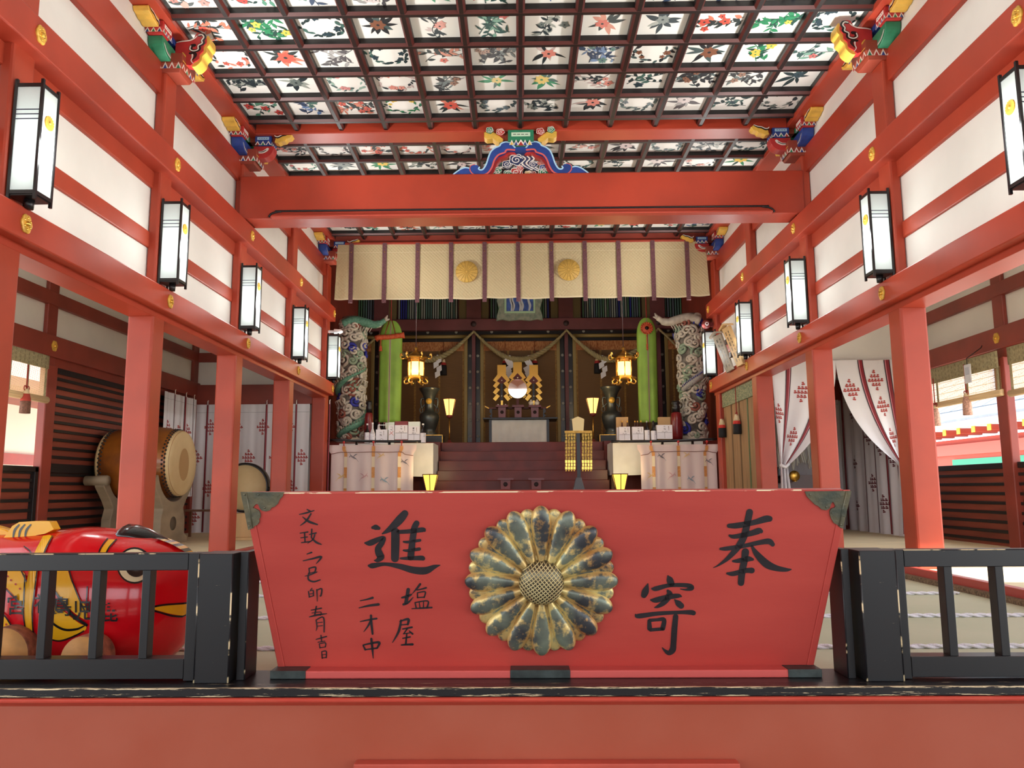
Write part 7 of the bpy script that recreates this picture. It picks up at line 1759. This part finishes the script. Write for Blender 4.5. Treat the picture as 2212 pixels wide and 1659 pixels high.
def white_table(side, label):
    Y0, Y1 = 15.45, 16.35
    l, r_ = (-3.55, pt(936, 990, 'y', Y0).x) if side < 0 else (pt(1324, 990, 'y', Y0).x, 3.62)
    zt_ = pt(930, 957, 'y', Y0).z; zb_ = pt(930, 1028, 'y', Y0).z
    t = thing('offering_table', label, 'table', ((l + r_) / 2, (Y0 + Y1) / 2, 0.35), 'cloth covered offering tables')
    q = M(WOOD); q.box(l + 0.02, r_ - 0.02, Y0 + 0.02, Y1 - 0.02, zt_ - 0.04, zt_ - 0.008); obj('tabletop', q, t)
    for x in (l + 0.08, r_ - 0.12):
        for y in (Y0 + 0.06, Y1 - 0.1): q = M(WOOD); q.box(x - 0.03, x + 0.03, y - 0.03, y + 0.03, 0.35, zt_ - 0.04); obj('leg', q, t)
    q = M(CLOTHW); q.box(l, r_, Y0, Y1, zt_ - 0.008, zt_); e = r_ if side < 0 else l; s = 1 if side < 0 else -1
    q.grid(lambda u, v: Vector((l + (r_ - l) * u, Y0 - 0.004 - 0.012 * v * sin(11 * u * 3), zt_ - (zt_ - zb_) * v * (1 + 0.02 * sin(9 * u)))), 50, 8)
    q.grid(lambda u, v: Vector((e + s * 0.004 + s * 0.01 * v * sin(20 * u), Y0 + (Y1 - Y0) * u, zt_ - (zt_ - zb_) * v)), 14, 8); obj('white_cloth', q, t, fix=False)
    return zt_
TZL = white_table(-1, 'white cloth covered offering table behind the left curtain stand'); white_table(1, 'white cloth covered offering table behind the right curtain stand')

# offerings on the tables
CARD = mat('brown_cardboard', (176, 142, 98), 0.7); DGL = mat('dark_bottle_glass', (24, 20, 22), 0.12); CLR = mat('clear_white_bottle', (206, 204, 206), 0.2)
LAB = mat('white_label', (232, 230, 236), 0.7); MRN = mat('maroon_box_paper', (130, 56, 62), 0.6)
OY = 15.70
def at_top(px): return pt(px, 955, 'y', OY).x
def bottle(px, yt, wpx, glass, cap, label, grp, neck=0.42, Y=OY):
    z0 = TZL; c = pt(px, yt, 'y', Y); h = c.z - z0; r = wpx / 2 * Y / F
    t = thing('bottle', label, 'bottle', (c.x, Y, z0), grp)
    q = M(glass); q.lathe([(r * 0.96, 0), (r, 0.01), (r, h * (1 - neck)), (r * 0.85, h * (1 - neck) + 0.02), (r * 0.36, h * (1 - neck * 0.55)), (r * 0.30, h * 0.93), (r * 0.30, h * 0.95), (0, h * 0.95)], (c.x, Y, z0), 16); obj('glass', q, t)
    q = M(cap); q.lathe([(r * 0.36, h * 0.92), (r * 0.36, h), (0, h)], (c.x, Y, z0), 10); obj('cap', q, t)
    q = M(LAB); q.lathe([(r * 1.02, h * 0.06), (r * 1.02, h * (0.98 - neck))], (c.x, Y, z0), 16, cap=False); lb = obj('paper_label', q, t)
    q = M(INK)
    for k in range(3): stroke(q, [(c.x - r * 0.10 + r * 0.5, z0 + h * (0.5 - 0.07 * k), 0.004), (c.x + r * 0.10 + r * 0.5, z0 + h * (0.505 - 0.07 * k), 0.004)], lambda p: Vector((p[0], Y - r * 1.03, p[1])), cap=4)
    obj('writing', q, lb, fix=False)
    return t
def giftbox(x0, y0, x1, y1, face_m, wrap, label, grp, cord, text='奉納', depth=0.12, Y=OY, tx=0.5, ty=0.72, ts=0.12):
    """wrapped box: px corners; wrap = (lower, upper) share of the front that carries the white paper"""
    l, r_ = pt(x0, y0, 'y', Y).x, pt(x1, y0, 'y', Y).x; zt_ = pt(x0, y0, 'y', Y).z; zb_ = TZL if y1 is None else max(TZL, pt(x0, y1, 'y', Y).z)
    t = thing('gift_box', label, 'box', ((l + r_) / 2, Y, zb_), grp); h, w = zt_ - zb_, r_ - l
    q = M(face_m); q.box(l, r_, Y, Y + depth, zb_, zt_); obj('box_body', q, t, 0.003)
    q = M(LAB); q.box(l + 0.001, r_ - 0.001, Y - 0.003, Y, zb_ + h * wrap[0], zb_ + h * wrap[1]); pp = obj('wrapping_paper', q, t)
    g = lambda a, b: Vector((l + w * a, Y - 0.0042, zb_ + h * b)); q = M(mat('cord_' + cord[0], cord[1], 0.6)); lo, hi = wrap; mid = lo + (hi - lo) * 0.45
    for P in cord[2]: stroke(q, [(a, lo + (hi - lo) * b, 0.012) for a, b in P], lambda p: g(*p), cap=4)
    obj('cord_bow', q, pp, fix=False)
    for k, chs in enumerate(text):
        c = g(tx, lo + (hi - lo) * (ty + 0.08 - 0.16 * k)); o_ = c
        glyph(chs, 0, 0, w * ts * 1.3, lambda a, b: o_ + Vector((a, -0.0006, -b)), INK, pp, 'character', 0.03)
    q = M(mat('noshi_mark', (110, 90, 70), 0.6)); stroke(q, [(min(0.95, tx + 0.26), lo + (hi - lo) * 0.9, 0.02), (min(0.95, tx + 0.27), lo + (hi - lo) * 0.62, 0.012)], lambda p: g(*p), cap=4); obj('fold_mark', q, pp, fix=False)
    return t
BOW = [[(0.05, 0.45), (0.95, 0.45)], [(0.5, 0.45), (0.5, 0.05)], [(0.5, 0.45), (0.38, 0.55), (0.33, 0.48)], [(0.5, 0.45), (0.62, 0.55), (0.67, 0.48)]]
VEE = [[(0.15, 0.08), (0.5, 0.38), (0.85, 0.08)]]; SLA = [[(0.15, 0.4), (0.85, 0.62)], [(0.25, 0.62), (0.85, 0.38)]]
GRY = ('grey', (150, 146, 150)); RDC = ('red', (190, 60, 56))
GL, GR = 'offerings on the left table', 'offerings on the right table'
bottle(793.5, 915, 10.5, DGL, PAPER, 'dark bottle with white label, first from the left on the left table', GL)
bottle(805, 913, 11, CLR, PAPER, 'frosted white bottle beside the first dark bottle on the left table', GL, 0.5)
giftbox(812, 928, 837, None, LAB, (0.0, 1.0), 'white wrapped pair of bottles with handle on the left table', GL, (GRY[0], GRY[1], VEE), '奉納', 0.14, OY, 0.42, 0.70, 0.13)
l, r_ = at_top(815), at_top(834)
for px, lb in ((819, 'left'), (830.5, 'right')): bottle(px, 912, 9, CLR if px < 825 else DGL, MRN, lb + ' bottle peeping out of the white handled wrapper', GL, 0.4, OY + 0.165)
q = M(PAPER); z = pt(820, 918, 'y', OY).z; z2 = pt(820, 928, 'y', OY).z
q.tube([(l, OY + 0.03, z2), (l + 0.005, OY + 0.03, z), (r_ - 0.005, OY + 0.03, z), (r_, OY + 0.03, z2)], 0.008, 5); tag(obj('carrier_handle', q), 'white handle arched over the wrapped pair of bottles', 'handle')
giftbox(828.5, 913, 839.5, None, mat('pale_green_box', (212, 224, 214), 0.6), (0.0, 0.7), 'pale green edged box half hidden behind the slim white box', GL, (GRY[0], GRY[1], []), '', 0.10, OY + 0.22)
giftbox(839.5, 912, 852, None, mat('pale_green_box', (212, 224, 214), 0.6), (0.12, 0.86), 'slim upright white box with red cord on the left table', GL, (RDC[0], RDC[1], SLA), '奉納', 0.10, OY, 0.45, 0.80, 0.2)
giftbox(853, 910, 881, None, MRN, (0.2, 0.83), 'maroon box in white paper with knotted cord on the left table', GL, (GRY[0], GRY[1], BOW), '奉納', 0.12, OY, 0.5, 0.82, 0.10)
giftbox(882, 911, 907, 953, mat('mint_edged_box', (222, 232, 226), 0.6), (0.0, 0.76), 'white box with green printed rim on the left table, right of the maroon box', GL, (GRY[0], GRY[1], BOW), '御神酒', 0.12, OY, 0.46, 0.80, 0.12)
bottle(914, 915, 12.5, DGL, PAPER, 'dark bottle with white label at the right end of the left table', GL, 0.45)
giftbox(1331, 901, 1357, None, CARD, (0.03, 0.6), 'brown carry box behind the first wrapped bottles on the right table', GR, (GRY[0], GRY[1], []), '', 0.10, OY + 0.16)
giftbox(1337, 922, 1361, 953, LAB, (0.0, 1.0), 'white wrapped pair of gold capped bottles, left end of the right table', GR, (GRY[0], GRY[1], BOW), '奉納', 0.12, OY - 0.02, 0.55, 0.76, 0.12)
giftbox(1365.5, 922, 1390, 950, LAB, (0.0, 1.0), 'white wrapped trio of gold capped bottles on the right table', GR, (GRY[0], GRY[1], BOW), '奉納', 0.12, OY, 0.55, 0.76, 0.12)
for px, lb in ((1343.5, 'left bottle of the gold capped pair'), (1355, 'right bottle of the gold capped pair'), (1371.5, 'left bottle of the gold capped trio'), (1377, 'middle bottle of the gold capped trio'), (1384.5, 'right bottle of the gold capped trio')):
    bottle(px, 909, 8.5, mat('amber_bottle', (60, 28, 26), 0.15), GOLD, lb + ' on the right table', GR, 0.4, OY + 0.125)
bottle(1397, 909, 11, DGL, mat('silver_cap', (190, 196, 190), 0.3, 0.7), 'dark bottle with white label right of the wrapped trio', GR)
bottle(1411, 909, 12, DGL, BLACKL, 'dark bottle with cream label next to the white box on the right table', GR, 0.45)
giftbox(1422, 901, 1448, None, CARD, (0.0, 0.1), 'brown cardboard carry box behind the square white box', GR, (GRY[0], GRY[1], []), '', 0.10, OY + 0.16)
giftbox(1418.5, 918, 1452, 948, LAB, (0.0, 1.0), 'square white box with grey cord on the right table', GR, (GRY[0], GRY[1], BOW), '奉納', 0.12, OY - 0.03, 0.5, 0.78, 0.09)
for px0, px1, lb in ((786, 806, 'left'), (1449, 1476, 'right')):
    Y = 16.75; c = pt((px0 + px1) / 2, 948, 'y', Y); r = (px1 - px0) / 2 * Y / F * 1.0; zt_ = pt((px0 + px1) / 2, 866, 'y', Y).z; h = zt_ - 1.80
    t = thing('red_jar', 'tall dark red jar with black lid before the ' + lb + ' dragon column', 'jar', (c.x, Y, 1.795), 'red jars')
    q = M(mat('dark_red_glaze', (116, 30, 34), 0.25)); q.lathe([(r * 0.8, 0), (r, h * 0.15), (r, h * 0.45), (r * 0.85, h * 0.68), (r * 0.62, h * 0.72)], (c.x, Y, 1.795), 20); obj('jar_body', q, t)
    q = M(BLACKL); q.lathe([(r * 0.66, h * 0.72), (r * 0.66, h * 0.86), (r * 0.5, h * 0.90), (r * 0.75, h * 0.94), (r * 0.6, h), (0, h)], (c.x, Y, 1.795), 20); obj('lid', q, t)
# dome camera and an unidentified pale fitting by the sanctuary corners
c = pt(1525, 701, 'y', 14.75); t = thing('dome_camera', 'dark red dome camera with white ring above the last right lantern', 'camera', c)
q = M(MAROON2); q.ball(c, 0.085, MAROON2, 12); q.box(c.x, c.x + 0.14, c.y, c.y + 0.06, c.z - 0.04, c.z + 0.04); obj('dome', q, t)
q = M(PAPER); q.lathe([(0.035, -0.085), (0.02, -0.088), (0.02, -0.07), (0.036, -0.07), (0.035, -0.085)], (c.x + 0.0, c.y, c.z), 16, None, 'y', cap=False); obj('white_ring', q, t)
c = pt(722, 716, 'y', 14.75); t = thing('spot_lamp', 'small pale spot lamp fixed above the last left lantern', 'lamp', c)
q = M(PAPER); q.lathe([(0.05, 0), (0.04, 0.12), (0.02, 0.16)], c, 14, None, 'x'); q.box(c.x - 0.12, c.x, c.y, c.y + 0.03, c.z - 0.02, c.z + 0.02); obj('lamp_head', q, t)
